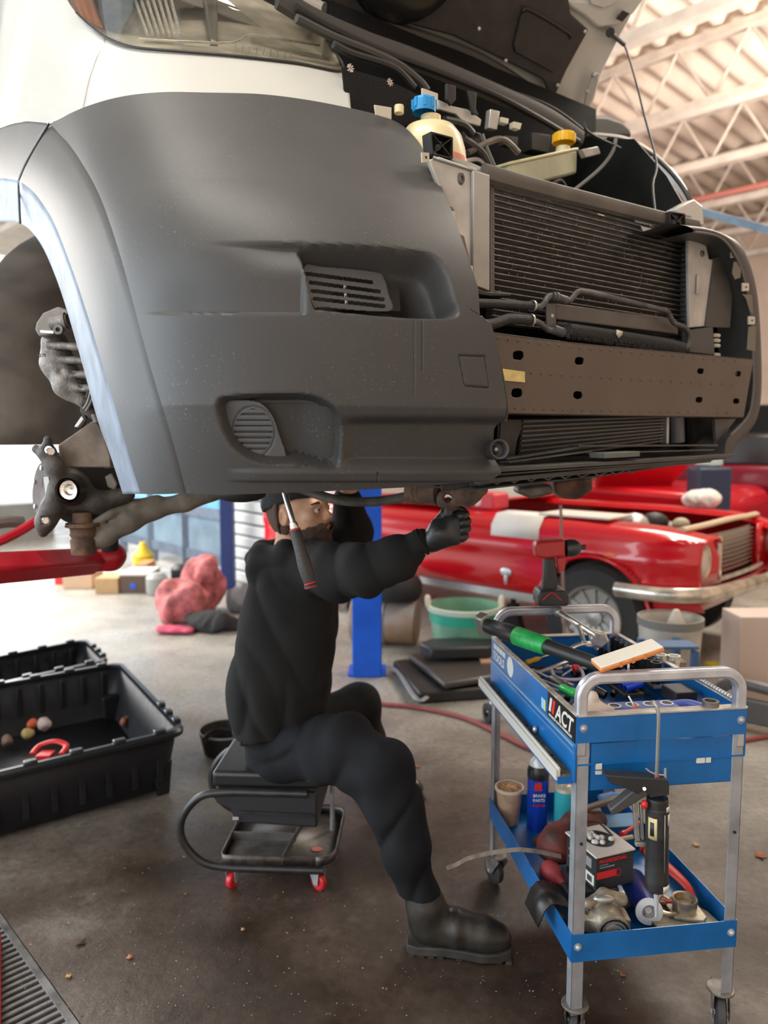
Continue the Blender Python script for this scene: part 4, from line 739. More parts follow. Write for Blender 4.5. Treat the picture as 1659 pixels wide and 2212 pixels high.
m = MB(); m.lathe([(.029, -.02), (.029, .006), (.026, .009), (.016, .007), (.012, -.004), (.001, -.006)], c2_, (0, -1, 0), 24); vpart('spline_bore', m, mat('polished_hub', (.8, .76, .68), .18, 1, bump=.2, bs=300), parent=knu)
for (u_, v_) in ((108, 974), (99, 1124)): m = MB(); m.cyl(K(u_, v_, 2.12), K(u_ + 2, v_ + 1, 2.09), .010, n=14); vpart('bracket_bolt', m, BRIGHT, parent=knu)
m = MB(); m.bar(K(100, 1030, 2.085), K(106, 1075, 2.085), .014, .005, up=(0, 1, 0)); vpart('abs_ring_tab', m, ALU, parent=knu)
def shd(P): return np.maximum(ell(P, K(220, 1040, 2.30), (.10, .03, .10)), 0 * P[..., 0] - 1)
m = MB(); m.lathe([(.001, 0), (.12, 0), (.124, .012), (.001, .012)], K(190, 1048, 2.26), (.35, -.9, .1), 32); vpart('brake_shield', m, mat('shield_dark', (.02, .018, .016), .6))
for q in ([(214, 1003), (225, 990), (242, 985), (246, 1010), (226, 1012)], [(226, 1030), (240, 1022), (252, 1045), (248, 1060), (232, 1052)]): vpart('shield_vane', kprism(q, 2.2, .01), mat('vane_pale', (.32, .28, .24), .5), bev=.003)
m = MB(); c = K(178, 1128, 2.14); m.lathe([(.001, .028), (.024, .028), (.026, .022), (.026, 0), (.045, -.002), (.047, -.012), (.035, -.016), (.033, -.03), (.036, -.034), (.033, -.04), (.030, -.045), (.035, -.05), (.033, -.09), (.001, -.092)], c, (0, 0, 1), 28); vpart('ball_joint', m, RUST)
ARM = mat('control_arm_cast', (.23, .21, .175), .7, .2, var=.3, vs=14, bump=.4, bs=60)
def arm(P):
    d = chain(P, [(K(188, 1172, 2.16), .028), (K(225, 1158, 2.17), .028), (K(280, 1125, 2.2), .030), (K(330, 1100, 2.25), .030), (K(400, 1085, 2.3), .026), (K(470, 1060, 2.35), .028)], .02)
    d = smin(d, chain(P, [(K(205, 1130, 2.15), .012), (K(240, 1108, 2.17), .014), (K(290, 1090, 2.2), .014), (K(340, 1080, 2.25), .015)], .01), .012); return d + .002 * wob(P, 50, 9)
c0 = K(330, 1110, 2.25); vpart('control_arm', nets(arm, c0 - (.25, .16, .14), c0 + (.25, .16, .14), .006), ARM, ang=60)
vpart('rubber_mount', MB().ball(K(520, 1068, 2.1), (.07, .05, .022)), RUBBER)
m = MB(); m.tube([K(u, v, 2.0) for u, v in ((640, 1052), (720, 1078), (800, 1084), (880, 1072), (950, 1050))], .018, 12, flat=.7); vpart('subframe_tube', m, mat('subframe_grey', (.13, .125, .11), .6, .2, var=.4, vs=20, bump=.4))
m = MB(); c = K(880, 1062, 1.95); c2 = K(955, 1066, 1.9)
m.lathe([(.02, 0), (.028, .005), (.026, .02), (.030, .025), (.027, .035), (.031, .04), (.027, .05), (.029, .08), (.03, .088), (.012, .09)], c, c2 - c, 24); vpart('joint_boot', m, RUST)
def tow(P):
    d = smin(ell(P, K(968, 1078, 1.88), (.028, .02, .028)), chain(P, [(K(975, 1075, 1.88), .022), (K(1010, 1068, 1.86), .026), (K(1040, 1058, 1.84), .016)], .02), .01)
    d = np.maximum(d, -cap_(P, K(968, 1075, 1.7), K(968, 1075, 2.1), .010, .010)); return d + .003 * wob(P, 110, 3)
c0 = K(1000, 1070, 1.87); vpart('tie_rod_end', nets(tow, c0 - (.08, .06, .06), c0 + (.08, .06, .06), .0035), RUST, ang=60)
m = MB(); m.cyl(K(968, 1080, 1.87), K(968, 1108, 1.9), .010, n=10); vpart('tie_rod_nut', m, STEEL)
vpart('tray_end', kprism([(952, 1046), (1012, 1043), (1012, 1056), (954, 1060)], 1.75, .02), BLACK, bev=.002)
for q, y_, mt in (([(1120, 1052), (1190, 1045), (1200, 1066), (1150, 1078), (1118, 1066)], 2.4, STEEL), ([(1195, 1040), (1280, 1030), (1282, 1060), (1250, 1080), (1215, 1078), (1198, 1060)], 2.5, RUST)): vpart('far_suspension', kprism(q, y_, .1), mt, bev=.01)
m = MB(); m.prism([V(-.55, .1, -.10), V(.9, .05, -.08), V(1.1, .6, -.02), V(.6, 1.3, .02), V(-.3, 1.3, .02)], (0, 0, .03)); vpart('underbody_panel', m, DARK)
m = MB(); m.grid(np.array([[p, p + VB * .30 + np.array([0, 0, .01])] for p in [sk(u_, v_, .004) for u_, v_ in zip((410, 500, 700, 900, 1050), (1063, 1065, 1058, 1048, 1034))]])); vpart('bumper_bottom_lip', m, BUMP, solid=.003)
# ================================================================ lift that carries the van
lift = thing('vehicle_lift', 'red vehicle lift with round ended swing arms under the van wheel hub', 'vehicle lift', onz(-60., 1900., 0)); a1 = thing('swing_arm', 'x', 'x', onz(235., 1205., 0)); del a1['label'], a1['category']
m = MB(); p = aty(-160., 1238., 1.75); q = aty(205., 1212., 2.38); m.tube([p, q], .047, 4, up=(0, 0, 1)); build('beam', m, REDP, a1, bev=.012)
def hd(P): return smin(cap_(P, q - (.03, 0, 0), aty(240., 1203., 2.42), .038, .041), cap_(P, aty(240., 1203., 2.42), aty(242., 1200., 2.42), .041, .041), .02) + .001 * wob(P, 60)
build('pad_head', nets(hd, q - .1, q + .15, .005), REDP, a1, ang=60); a1.parent = lift; a1.matrix_parent_inverse = BASE[lift.name].inverted()
m = MB(); m.cyl(q + (.04, .02, .03), q + (.04, .02, .08), .028, n=20); build('lift_pad', m, RUBBER, a1)
m = MB(); m.tube([aty(-120., 1215., 2.5), aty(10., 1165., 2.7), aty(78., 1126., 2.8)], .020, 8, flat=.9); a2_ = build('rear_arm', m, REDP, lift)
m = MB(); m.tube([aty(-60., 1140., 2.75), aty(10., 1128., 2.85), aty(50., 1128., 2.9)], .022, 8); build('arm_sleeve', m, mat('sleeve_grey', (.2, .17, .15), .7, bump=.4), a2_)
lf = onz(3., 2212., 0); m = MB(); m.prism([onz(float(u), float(v), .0) for u, v in ((3, 2260), (3, 2036), (-200, 2060), (-300, 2260))], (0, 0, .03)); build('foot_plate', m, REDP, lift, bev=.004)
# ratchet handle hanging from the van
rt0 = K(614, 1062, 1.62); rt1 = K(636, 1140, 1.60); rt2 = K(672, 1270, 1.58); ra = thing('ratchet', 'long chrome ratchet with black and red grip hanging from under the bumper', 'ratchet', T(rt2))
m = MB(); m.cyl(rt0, rt1, .0062, .0062, n=14); build('shaft', m, BRIGHT, ra); d_ = unit(rt2 - rt1); L_ = np.linalg.norm(rt2 - rt1)
m = MB(); m.lathe([(.006, -.012), (.0085, -.011), (.0095, 0), (.0085, .004)], rt1, d_, 20); build('collar', m, BRIGHT, ra)
m = MB(); m.lathe([(.0095, .002), (.0115, .004), (.0125, .02), (.0130, .05), (.0150, .08), (.0145, .10), (.0120, L_ - .012)], rt1, d_, 24); build('grip', m, mat('grip_black', (.025, .024, .024), .4, bump=.2, bs=300), ra)
for s0 in (.002, L_ - .012, L_ - .004): m = MB(); m.lathe([(.010, 0), (.0125, .001), (.0125, .0035), (.010, .0045)], rt1 + d_ * s0, d_, 20); build('red_ring', m, RED, ra)
m = MB(); m.lathe([(.012, 0), (.014, .002), (.014, .006), (.001, .007)], rt1 + d_ * (L_ - .008), d_, 20); build('end_cap', m, mat('grip_black', (0,) * 3), ra)
# ================================================================ the mechanic
pelv = aty(612., 1590., 2.52); me_ = thing('person', 'seated man in black cap, hoodie and boots reaching under the van with gloved hand', 'person', (pelv[0], pelv[1], 0))
SKIN = mat('skin', (.66, .36, .22), .5, var=.12, vs=30, bump=.1, bs=300); SKIN.node_tree.nodes['Principled BSDF'].inputs['Subsurface Weight'].default_value = .08
HOOD = mat('hoodie_cotton', (.015, .015, .0145), .9, spec=.25, var=.25, vs=6, bump=.5, bs=500); PANT = mat('trouser_cotton', (.010, .011, .013), .85, spec=.25, var=.3, vs=6, bump=.4, bs=400)
A = lambda u, v, y: aty(float(u), float(v), y + .09 * float(sst(2.08, 2.32, y)))
sh_r, el_r, wr_r, hd_r = A(690, 1228, 2.24), A(806, 1234, 2.06), A(920, 1172, 2.02), A(958, 1146, 2.01)
sh_l, el_l, wr_l = A(685, 1195, 2.60), A(762, 1150, 2.66), A(752, 1062, 2.55)
hip_r, kn_r, an_r = A(640, 1622, 2.30), A(832, 1672, 2.07), A(914, 1945, 2.045)
hip_l, kn_l, an_l = A(640, 1600, 2.58), A(778, 1515, 2.82), A(800, 1700, 2.92)
fo_r0, fo_r1 = np.array([.135, 2.043, .075]), np.array([.30, 2.022, .062]); fo_l0 = np.array([an_l[0], an_l[1], .075]); fo_l1 = fo_l0 + (.16, -.07, -.015)
hc = A(648, 1108, 2.40); ang_ = math.radians(-26); hf = np.array([math.cos(ang_), math.sin(ang_), .10]); hf = unit(hf); hs_ = unit(np.cross((0, 0, 1), hf)); hu = np.cross(hf, hs_); HF = np.array([hf, hs_, hu])
def L2(x, y, z): return hc + hf * x + hs_ * y + hu * z
def headf(P):
    d = ell(P, L2(-.012, 0, .020), (.098, .076, .104), HF); d = smin(d, ell(P, L2(.040, 0, -.045), (.056, .056, .062), HF), .03)
    d = smin(d, ell(P, L2(.078, 0, .022), (.016, .048, .012), HF), .012)                                   # brow
    d = smin(d, chain(P, [(L2(.090, 0, .012), .008), (L2(.108, 0, -.016), .0115), (L2(.100, 0, -.022), .012)], .006), .010)   # nose
    for s in (-1, 1):
        d = smin(d, ell(P, L2(.103, s * .011, -.021), (.010, .007, .007), HF), .005); d = smin(d, ell(P, L2(.062, s * .044, -.012), (.022, .018, .02), HF), .015)
        d = smin(d, np.maximum(ell(P, L2(-.014, s * .079, -.006), (.020, .008, .031), HF), -ell(P, L2(-.010, s * .087, -.004), (.011, .006, .019), HF)), .006)
        d = np.maximum(d, -ell(P, L2(.094, s * .031, .006), (.016, .015, .009), HF))
    d = smin(d, ell(P, L2(.088, 0, -.043), (.014, .024, .007), HF), .006); d = smin(d, ell(P, L2(.086, 0, -.055), (.014, .022, .007), HF), .005)
    d = np.maximum(d, -ell(P, L2(.104, 0, -.049), (.008, .026, .0016), HF))
    return smin(d, ell(P, L2(.066, 0, -.086), (.026, .026, .020), HF), .02)
def bodyf(P):
    d = headf(P); nb = A(628, 1205, 2.42)
    d = smin(d, cap_(P, L2(-.015, 0, -.05), nb, .058, .066), .03)
    for sy in (-.09, .09):
        o = np.array([0, sy, 0]); d = smin(d, chain(P, [(A(620, 1585, 2.43) + o, .115), (A(628, 1420, 2.43) + o, .115), (A(648, 1275, 2.43) + o, .105), (A(650, 1225, 2.43) + o, .06)], .04), .06)
    d = smin(d, chain(P, [(sh_r, .06), (el_r, .046), (wr_r, .027), (hd_r, .030)], .02), .04); d = smin(d, chain(P, [(sh_l, .06), (el_l, .046), (wr_l, .028), (wr_l + (0, 0, .08), .03)], .02), .04)
    d = smin(d, chain(P, [(hip_r, .085), (kn_r, .058), (an_r, .040), (fo_r0, .032), (fo_r1, .022)], .03), .05); d = smin(d, chain(P, [(hip_l, .085), (kn_l, .052), (an_l, .038), (fo_l0, .030), (fo_l1, .02)], .03), .05)
    return d
build('body', nets(bodyf, (-.52, 1.95, 0), (.42, 3.02, 1.56), .0075), SKIN, me_, ang=80, label='bare face and wrist')
c0 = hc; hdm = nets(headf, hc - .135, hc + .14, .0034); build('face', hdm, SKIN, me_, ang=80)
for s in (-1, 1):
    m = MB(); m.ball(L2(.081, s * .030, .007), .0115, 16, 10); ey = build('eye', m, mat('eye_white', (.75, .72, .68), .2), me_); m = MB(); m.ball(L2(.0895, s * .0305, .007), .0050, 12, 8); build('iris', m, mat('iris_brown', (.06, .03, .02), .15), ey)
    m = MB(); m.tube([L2(.086, s * .014, .026), L2(.090, s * .030, .031), L2(.076, s * .050, .026)], [.003, .004, .002], 8); build('eyebrow', m, mat('hair_dark', (.025, .016, .012), .8, bump=.8, bs=600), me_)
    m = MB(); m.tube([L2(.090, s * .018, .013), L2(.0945, s * .031, .0165), L2(.084, s * .045, .011)], .0022, 6); build('eyelid', m, SKIN, me_)
m = MB(); m.tube([L2(.094, -.022, -.049), L2(.103, 0, -.0475), L2(.094, .022, -.049)], [.003, .005, .003], 8); build('lips', m, mat('lip', (.5, .2, .16), .5), me_)
HAIR = mat('beard_brown', (.10, .055, .035), .8, bump=.9, bs=500)
def beard(P):
    d = headf(P) - .007 - .002 * wob(P, 160, 8); q = (P - hc) @ HF.T
    x, y, z = q[..., 0], q[..., 1], q[..., 2]
    d = smin(d, ell(P, L2(.072, 0, -.108), (.034, .036, .034), HF) + .003 * wob(P, 160, 3), .015)
    keep = np.maximum(z - (-.050 + .25 * np.maximum(0, x - .05) + .10 * np.maximum(0, x - .07) * 0 + 1.1 * np.maximum(0, .018 - x) + .004 * wob(P, 150, 2)), -(x + .022)); lips = -ell(P, L2(.100, 0, -.049), (.034, .024, .012), HF); nose = z + .034
    return np.maximum(np.maximum(np.maximum(d, keep), lips), nose)
build('beard', nets(beard, hc - (.13, .13, .17), hc + .13, .0036), HAIR, me_, ang=80)
def hairf(P):
    q = (P - hc) @ HF.T; d = headf(P) - .008; return np.maximum(np.maximum(d, q[..., 0] + .028 + .0 * q[..., 2]), -(q[..., 2] + .075))
build('hair', nets(hairf, hc - .13, hc + .13, .005), HAIR, me_, ang=80)
def capf(P):
    q = (P - hc) @ HF.T; d = smin(ell(P, L2(-.018, 0, .050), (.108, .088, .092), HF), ell(P, L2(-.075, 0, .030), (.055, .06, .05), HF), .03) + .002 * wob(P, 60, 2)
    return np.maximum(d, -(q[..., 2] - .040 - .25 * (q[..., 0])))
cp_ = build('cap', nets(capf, hc - .15, hc + .17, .005), mat('cap_black', (.014, .014, .014), .85, bump=.5, bs=400), me_, ang=80)
m = MB(); m.lathe([(.080, .036), (.088, .036), (.089, .050), (.084, .058)], L2(-.016, 0, .012), hu, 40, 1.0); G_ = MB(); G_.v = [T(L2(*(((np.array(v) - hc) @ HF.T) * (1.12, 1.0, 1)))) for v in m.v]; G_.f = m.f; build('cap_band', G_, mat('cap_black', (0,) * 3), cp_)
hl_ = build('headlamp', MB().ball(L2(.078, -.030, .062), (.014, .018, .012), fr=HF), mat('lamp_case', (.1, .1, .1), .4), me_); m = MB(); m.ball(L2(.090, -.034, .062), (.005, .011, .009), fr=HF); build('lit_lens', m, mat('lit_led', (1, .97, .9), .3, emit=25), hl_)
# hoodie
def folds(P, a, b, amp, f, sd=0):
    d = unit(np.asarray(b) - a); s = (P - a) @ d; L = np.linalg.norm(np.asarray(b) - a); w_ = np.clip(s / L * 4, 0, 1) * np.clip((1 - s / L) * 4, 0, 1)
    return amp * w_ * np.sin(s * f + 2.2 * wob(P, 9, sd) + 18 * (P[..., 1] - 2.1))
def jack(P):
    d = None
    for sy in (-.10, .11):
        o = np.array([0, sy, 0]); c = chain(P, [(A(614, 1570, 2.43) + o, .140), (A(618, 1470, 2.43) + o, .148), (A(632, 1370, 2.43) + o, .142), (A(648, 1270, 2.43) + o, .128), (A(650, 1232, 2.43) + o * .8, .070)], .05); d = c if d is None else smin(d, c, .07)
    d = smin(d, ell(P, A(562, 1450, 2.43), (.05, .15, .15)), .14)
    z = P[..., 2]; x = P[..., 0]
    cr = lambda ph: (1 - np.abs(np.sin(ph))) ** 2
    d += .011 * cr(11 * (x * .8 + z * 1.0) + 1.6 * wob(P, 6, 1)) + .009 * cr(9 * (x * 1.1 + z * .7) + 2.2 * wob(P, 5, 14)) + .009 * cr(24 * (x * .9 - z * .3) + 2.5 * wob(P, 8, 4)) * sst(.75, .62, z)
    ar = chain(P, [(A(672, 1222, 2.30), .088), (A(735, 1236, 2.17), .084), (A(800, 1228, 2.07), .074), (A(862, 1204, 2.04), .060), (wr_r - (.012, 0, -.003), .036)], .02)
    ar += folds(P, A(700, 1230, 2.24), A(900, 1185, 2.03), .004, 48) + .006 * (1 - np.abs(np.sin(26 * P[..., 0] + 9 * P[..., 2] + 1.5 * wob(P, 8, 9)))) ** 3 + .003 * wob(P, 40, 6); d = smin(d, ar, .03)
    al = chain(P, [(A(675, 1200, 2.56), .085), (A(758, 1150, 2.64), .075), (A(752, 1080, 2.56), .05)], .03) + .005 * wob(P, 30, 3); d = smin(d, al, .04)
    # gathered hood round the neck
    hd = chain(P, [(A(690, 1208, 2.32), .024), (A(620, 1196, 2.28), .036), (A(572, 1208, 2.36), .046), (A(566, 1204, 2.50), .048), (A(610, 1188, 2.56), .04), (A(680, 1205, 2.50), .026)], .03) + .005 * np.sin(70 * (z + .5 * x) + 2 * wob(P, 12, 7)); d = smin(d, hd, .015)
    d = smin(d, ell(P, A(556, 1232, 2.42), (.035, .10, .045)), .03)
    return np.maximum(d, -(z - (.520 + .15 * (x + .3))))
build('hoodie', nets(jack, (-.56, 1.90, .48), (.14, 2.80, 1.42), .0068), HOOD, me_, ang=80)
m = MB(); m.lathe([(.034, -.004), (.039, 0), (.037, .012), (.033, .014)], wr_r - (.014, 0, 0), hd_r - wr_r, 24); build('cuff', m, HOOD, me_)
m = MB(); m.tube([A(u, v, y) for u, v, y in ((520, 1600, 2.24), (600, 1612, 2.25), (690, 1590, 2.26), (740, 1545, 2.33))], .012, 10, flat=1.3); build('waistband', m, mat('rib_knit', (.018, .018, .018), .9, bump=.8, bs=200), me_)
for (u1, v1, u2, v2) in ((640, 1540, 664, 1530), (648, 1560, 675, 1566)): m = MB(); m.bar(A(u1, v1, 2.245), A(u2, v2, 2.245), .012, .006); build('loose_tag', m, mat('tag_grey', (.32, .30, .25), .7), me_, bev=.001)
m = MB(); m.ball(A(560, 1597, 2.235), (.008, .003, .008)); build('paint_spot', m, mat('spot_pink', (.4, .18, .14), .8), me_)
# trousers
def pants(P):
    d = None
    for sy in (-.09, .1):
        c = chain(P, [(A(612, 1560, 2.43) + (0, sy, 0), .122), (A(610, 1598, 2.43) + (0, sy, 0), .110)]); d = c if d is None else smin(d, c, .06)
    lr = chain(P, [(A(635, 1612, 2.28), .104), (A(745, 1624, 2.16), .100), (A(826, 1664, 2.08), .084), (A(850, 1740, 2.06), .074), (A(876, 1830, 2.05), .066), (A(916, 1965, 2.045), .058)], .05)
    lr += .012 * (1 - np.abs(np.sin(17 * (P[..., 0] * .8 - P[..., 2] * .6) + 2 * wob(P, 7, 12)))) ** 3 + folds(P, A(640, 1610, 2.28), A(840, 1660, 2.07), .005, 55, 2) + .004 * np.sin(40 * P[..., 2] + 3 * wob(P, 9, 5)) * sst(.42, .2, P[..., 2]) + .003 * wob(P, 30, 2)
    ll = chain(P, [(A(640, 1590, 2.58), .11), (A(776, 1522, 2.80), .078), (A(790, 1600, 2.86), .072), (A(800, 1712, 2.92), .066)], .04) + .003 * wob(P, 30, 2)
    d = smin(smin(d, lr, .06), ll, .05); z = P[..., 2]
    return np.maximum(np.maximum(d, -(z - .168 + .075 * (P[..., 1] > 2.5))), z - .66)
build('trousers', nets(pants, (-.55, 1.9, .08), (.26, 3.02, .68), .007), PANT, me_, ang=80)
for pts in (((742, 1530, 2.23), (790, 1552, 2.12), (850, 1590, 2.02), (872, 1620, 2.0)), ((765, 1545, 2.1), (785, 1590, 2.03), (792, 1612, 2.02))): pass
# boots
BOOT = mat('boot_leather', (.030, .027, .022), .38, var=.35, vs=15, bump=.2, bs=120); SOLE = mat('boot_sole', (.035, .032, .028), .7, var=.3, vs=20)
def boot(o, d, lean):
    d = unit(d); s = np.cross((0, 0, 1), d); W = lambda x, y, z: o + d * x + s * y + np.array([0, 0, z])
    def f(P):
        q = chain(P, [(W(-.012, 0, .175), .046), (W(.0, 0, .13), .050), (W(.012, 0, .075), .048)], .03)
        q = smin(q, chain(P, [(W(.0, 0, .075), .042), (W(.09, 0, .072), .046), (W(.165, 0, .058), .044), (W(.205, 0, .054), .036)], .03), .03)
        q += .0016 * np.sin((P @ d) * 130) * sst(.06, .10, (P - o) @ d) * sst(.15, .11, (P - o) @ d); q += .003 * np.exp(-(((P - o) @ d - .165) / .004) ** 2) * 0
        return np.maximum(q, -(P[..., 2] - .028))
    b = build('boot', nets(f, W(0, 0, 0) - (.15, .15, 0), W(0, 0, 0) + (.28, .15, .30), .005), BOOT, me_, ang=80)
    prof = [(-.055, 0), (-.05, .035), (-.02, .045), (.05, .040), (.10, .044), (.16, .054), (.21, .046), (.240, .022), (.245, 0)]; prof += [(x, -y) for x, y in prof[-2:0:-1]]
    build('sole', MB().prism([W(x, y, .006) for x, y in prof], (0, 0, .026)), SOLE, b, bev=.004); m = MB()
    for i in range(11):
        x = -.045 + i * .027
        if 3 < i < 5: continue
        for sy in (-1, 1): m.box((x, sy * .022 - .016, 0), (x + .016, sy * .022 + .016, .010), lambda a, b_, c: W(a, b_, c))
    build('tread_lug', m, SOLE, b); m = MB(); m.prism([W(x, -.047, z) for x, z in ((-.012, .10), (.012, .10), (.022, .20), (-.03, .20))], s * -.01); 
    return b
boot(np.array([.118, 2.045, 0]), (1, -.13, 0), 0); b2 = boot(np.array([an_l[0] - .01, an_l[1] - .0, 0]), (.9, -.4, 0), 0)
# gloves with separate fingers
GLV = mat('nitrile_black', (.02, .021, .022), .33, var=.15, bump=.15, bs=200)
def glove(w0, palm, ax, kn, curl, thumb, name):      # w0 wrist, palm centre, ax: direction along hand, kn: direction across knuckles (index to little), curl: direction fingers close to
    ax, kn, curl = unit(ax), unit(kn), unit(curl)
    def f(P):
        d = chain(P, [(w0, .031), (palm - ax * .012, .032)], .02)
        for t, r in ((-.027, .018), (-.009, .019), (.009, .019), (.027, .017)): d = smin(d, cap_(P, palm + kn * t * .8 - ax * .02, palm + kn * t + ax * .024, .019, r), .016)
        return d + .0012 * wob(P, 90, 1)
    g = build(name, nets(f, palm - .11, palm + .11, .004), GLV, me_, ang=80)
    for i, (t, L) in enumerate(((-.029, .92), (-.010, 1.0), (.009, .95), (.027, .78))):
        b = palm + kn * t + ax * .020; p1 = b + ax * .030 * L + curl * .004; p2 = p1 + (curl * .9 + ax * .25) * .024 * L; p3 = p2 + (curl * .35 - ax * .9) * .020 * L
        def ff(P): return chain(P, [(b, .0130), (p1, .0124), (p2, .0112), (p3, .0095)], .005) + .0006 * np.sin((P @ kn) * 0 + (P @ curl) * 420)
        build('finger', nets(ff, np.min([b, p1, p2, p3], 0) - .02, np.max([b, p1, p2, p3], 0) + .02, .003), GLV, g, ang=80)
    me_['pose'] = 'seated'; t0 = palm - kn * .026 - ax * .016; pts = [t0] + [palm + np.array(q) for q in thumb]
    def ft(P): return chain(P, list(zip(pts, (.017, .0135, .0115, .0095))), .006)
    build('thumb', nets(ft, np.min(pts, 0) - .025, np.max(pts, 0) + .025, .003), GLV, g, ang=80); return g
pm = A(962, 1148, 2.0); glove(wr_r + (.012, -.004, .004), pm, pm - wr_r + np.array([.02, 0, -.01]), (.08, -.1, -1), (.25, .95, 0), ((-.0, .004, .048), (.026, .012, .060), (.048, .018, .054)), 'glove')
m = MB(); m.lathe([(.030, 0), (.033, .002), (.033, .006), (.030, .008)], wr_r + (.012, -.002, .004), pm - wr_r, 24); build('glove_cuff', m, mat('cuff_pale', (.35, .36, .35), .5), me_)
pl = wr_l + (-.0, -.02, .10); glove(wr_l + (0, 0, .03), pl, (0, 0, 1), (0, 1, 0), (1, 0, .1), ((.02, -.03, .02), (.035, -.03, .045), (.04, -.02, .06)), 'glove')
# ================================================================ rolling stool
so = onz(590., 1912., 0); st = thing('mechanic_stool', 'low black padded rolling mechanic stool with tool tray and red casters', 'stool', so, math.radians(-3)); SF = mat('stool_black_paint', (.022, .022, .022), .35, var=.3, vs=20)
Lf = BASE[st.name]; S_ = lambda x, y, z: np.array(Lf @ Vector((x, y, z)))
X0, X1, Y0, Y1 = -.165, .205, -.03, .33; zt_ = .085
def ring(r, z): 
    c = []
    for cx, cy, a0 in ((X1 - r, Y0 + r, -90), (X1 - r, Y1 - r, 0), (X0 + .02, Y1 - .02, 90), (X0 + .02, Y0 + .02, 180)):
        rr = r if cx > 0 else .02
        for k in range(6): a = math.radians(a0 + k * 18); c.append(S_(cx + rr * math.cos(a), cy + rr * math.sin(a), z))
    return c
TRAYM = mat('stool_tray_steel', (.16, .155, .15), .4, .5, var=.4, vs=10, bump=.2)
m = MB(); m.add(ring(.06, zt_), [tuple(range(24))]); tr_ = build('tray', m, TRAYM, st, solid=.003)
m = MB(); a_, b_ = ring(.06, zt_), ring(.06, zt_ + .03); m.grid(np.array([a_ + a_[:1], b_ + b_[:1]])); build('tray_rim', m, mat('rim_scuffed', (.10, .09, .085), .4, .5, var=.5, vs=30), tr_, solid=.004)
for (p, q) in (((X0 + .20, Y0), (X0 + .24, Y1)), ((X0, Y0 + .15), (X0 + .22, Y0 + .15))): m = MB(); m.bar(S_(*p, zt_ + .015), S_(*q, zt_ + .015), .003, .028); build('tray_divider', m, TRAYM, tr_)
m = MB(); m.ball(S_(X0 + .30, Y0 + .10, zt_ + .003), (.018, .015, .002)); build('sticker', m, mat('sticker_red', (.55, .15, .12), .5), tr_)
for y_ in (Y0 + .0, Y1 + .0):
    m = MB(); m.tube([S_(x, y_, z) for x, z in ((.17, .073), (.0, .073), (-.15, .075), (-.23, .095), (-.285, .16), (-.285, .235), (-.23, .305), (-.15, .325), (.0, .327), (.12, .327))], .0125, 12); build('loop_tube', m, SF, st)
m = MB(); m.box((-.19, -.02, .335), (.16, .34, .388), lambda x, y, z: S_(x, y, z)); build('seat_pad', m, mat('vinyl_black', (.018, .018, .018), .3, bump=.1, bs=60), st, bev=.014, segs=4)
m = MB(); m.box((-.17, -.015, .325), (.15, .335, .337), lambda x, y, z: S_(x, y, z)); build('seat_base', m, SF, st)
m = MB(); m.prism([S_(x, -.03, z) for x, z in ((-.17, .33), (.15, .33), (.15, .215), (-.11, .225), (-.13, .27), (-.175, .29))], S_(0, .345, 0) - S_(0, 0, 0)); bx_ = build('side_drawer', m, mat('drawer_vinyl', (.02, .021, .024), .5, bump=.2), st, bev=.006)
m = MB(); m.bar(S_(-.10, -.034, .262), S_(.14, -.034, .258), .004, .010); build('piping', m, SF, bx_); m = MB(); m.bar(S_(-.12, -.036, .243), S_(-.10, -.036, .243), .003, .01); build('badge', m, GALV, bx_)
m = MB(); m.cyl(S_(.17, .20, .08), S_(.17, .22, .31), .008); build('strut', m, GALV, st)
def caster(par, o, r, wm, fm, hgt, w=.02, rot=0, fr=None):
    e = np.array([math.cos(rot), math.sin(rot), 0]); s = np.array([-e[1], e[0], 0]); cw = np.array(o) + (0, 0, r) + e * r * .35
    m = MB(); m.lathe([(r * .35, -w / 2), (r * .8, -w / 2), (r, -w / 3), (r, w / 3), (r * .8, w / 2), (r * .35, w / 2)], cw, s, 28); m.cyl(cw - s * w * .5, cw + s * w * .5, r * .4); wh = build('caster', m, wm, par)
    m = MB(); t = np.array(o) + (0, 0, hgt)
    for k in (-1, 1): m.prism([t + s * k * w * .75 + e * -r * .9 - (0, 0, 0), t + s * k * w * .75 + e * r * .9, cw + s * k * w * .75 + e * r * .35 - (0, 0, r * .15), cw + s * k * w * .75 - e * r * .3 - (0, 0, r * .15)], s * k * .002)
    m.cyl(t - (0, 0, .002), t + (0, 0, .004), r * .72, n=20); build('caster_fork', m, fm, wh, bev=.001); m = MB(); m.cyl(cw - s * w * .9, cw + s * w * .9, r * .15, n=10); build('axle', m, GALV, wh)
RW = mat('caster_red', (.62, .02, .03), .35)
for x_, y_ in ((-.125, -.01), (.145, -.01), (-.125, .31), (.15, .31)): caster(st, S_(x_, y_, 0), .026, RW, GALV, .068, .022, random.Random(x_ * 9).uniform(-1, 1) - 1.5)
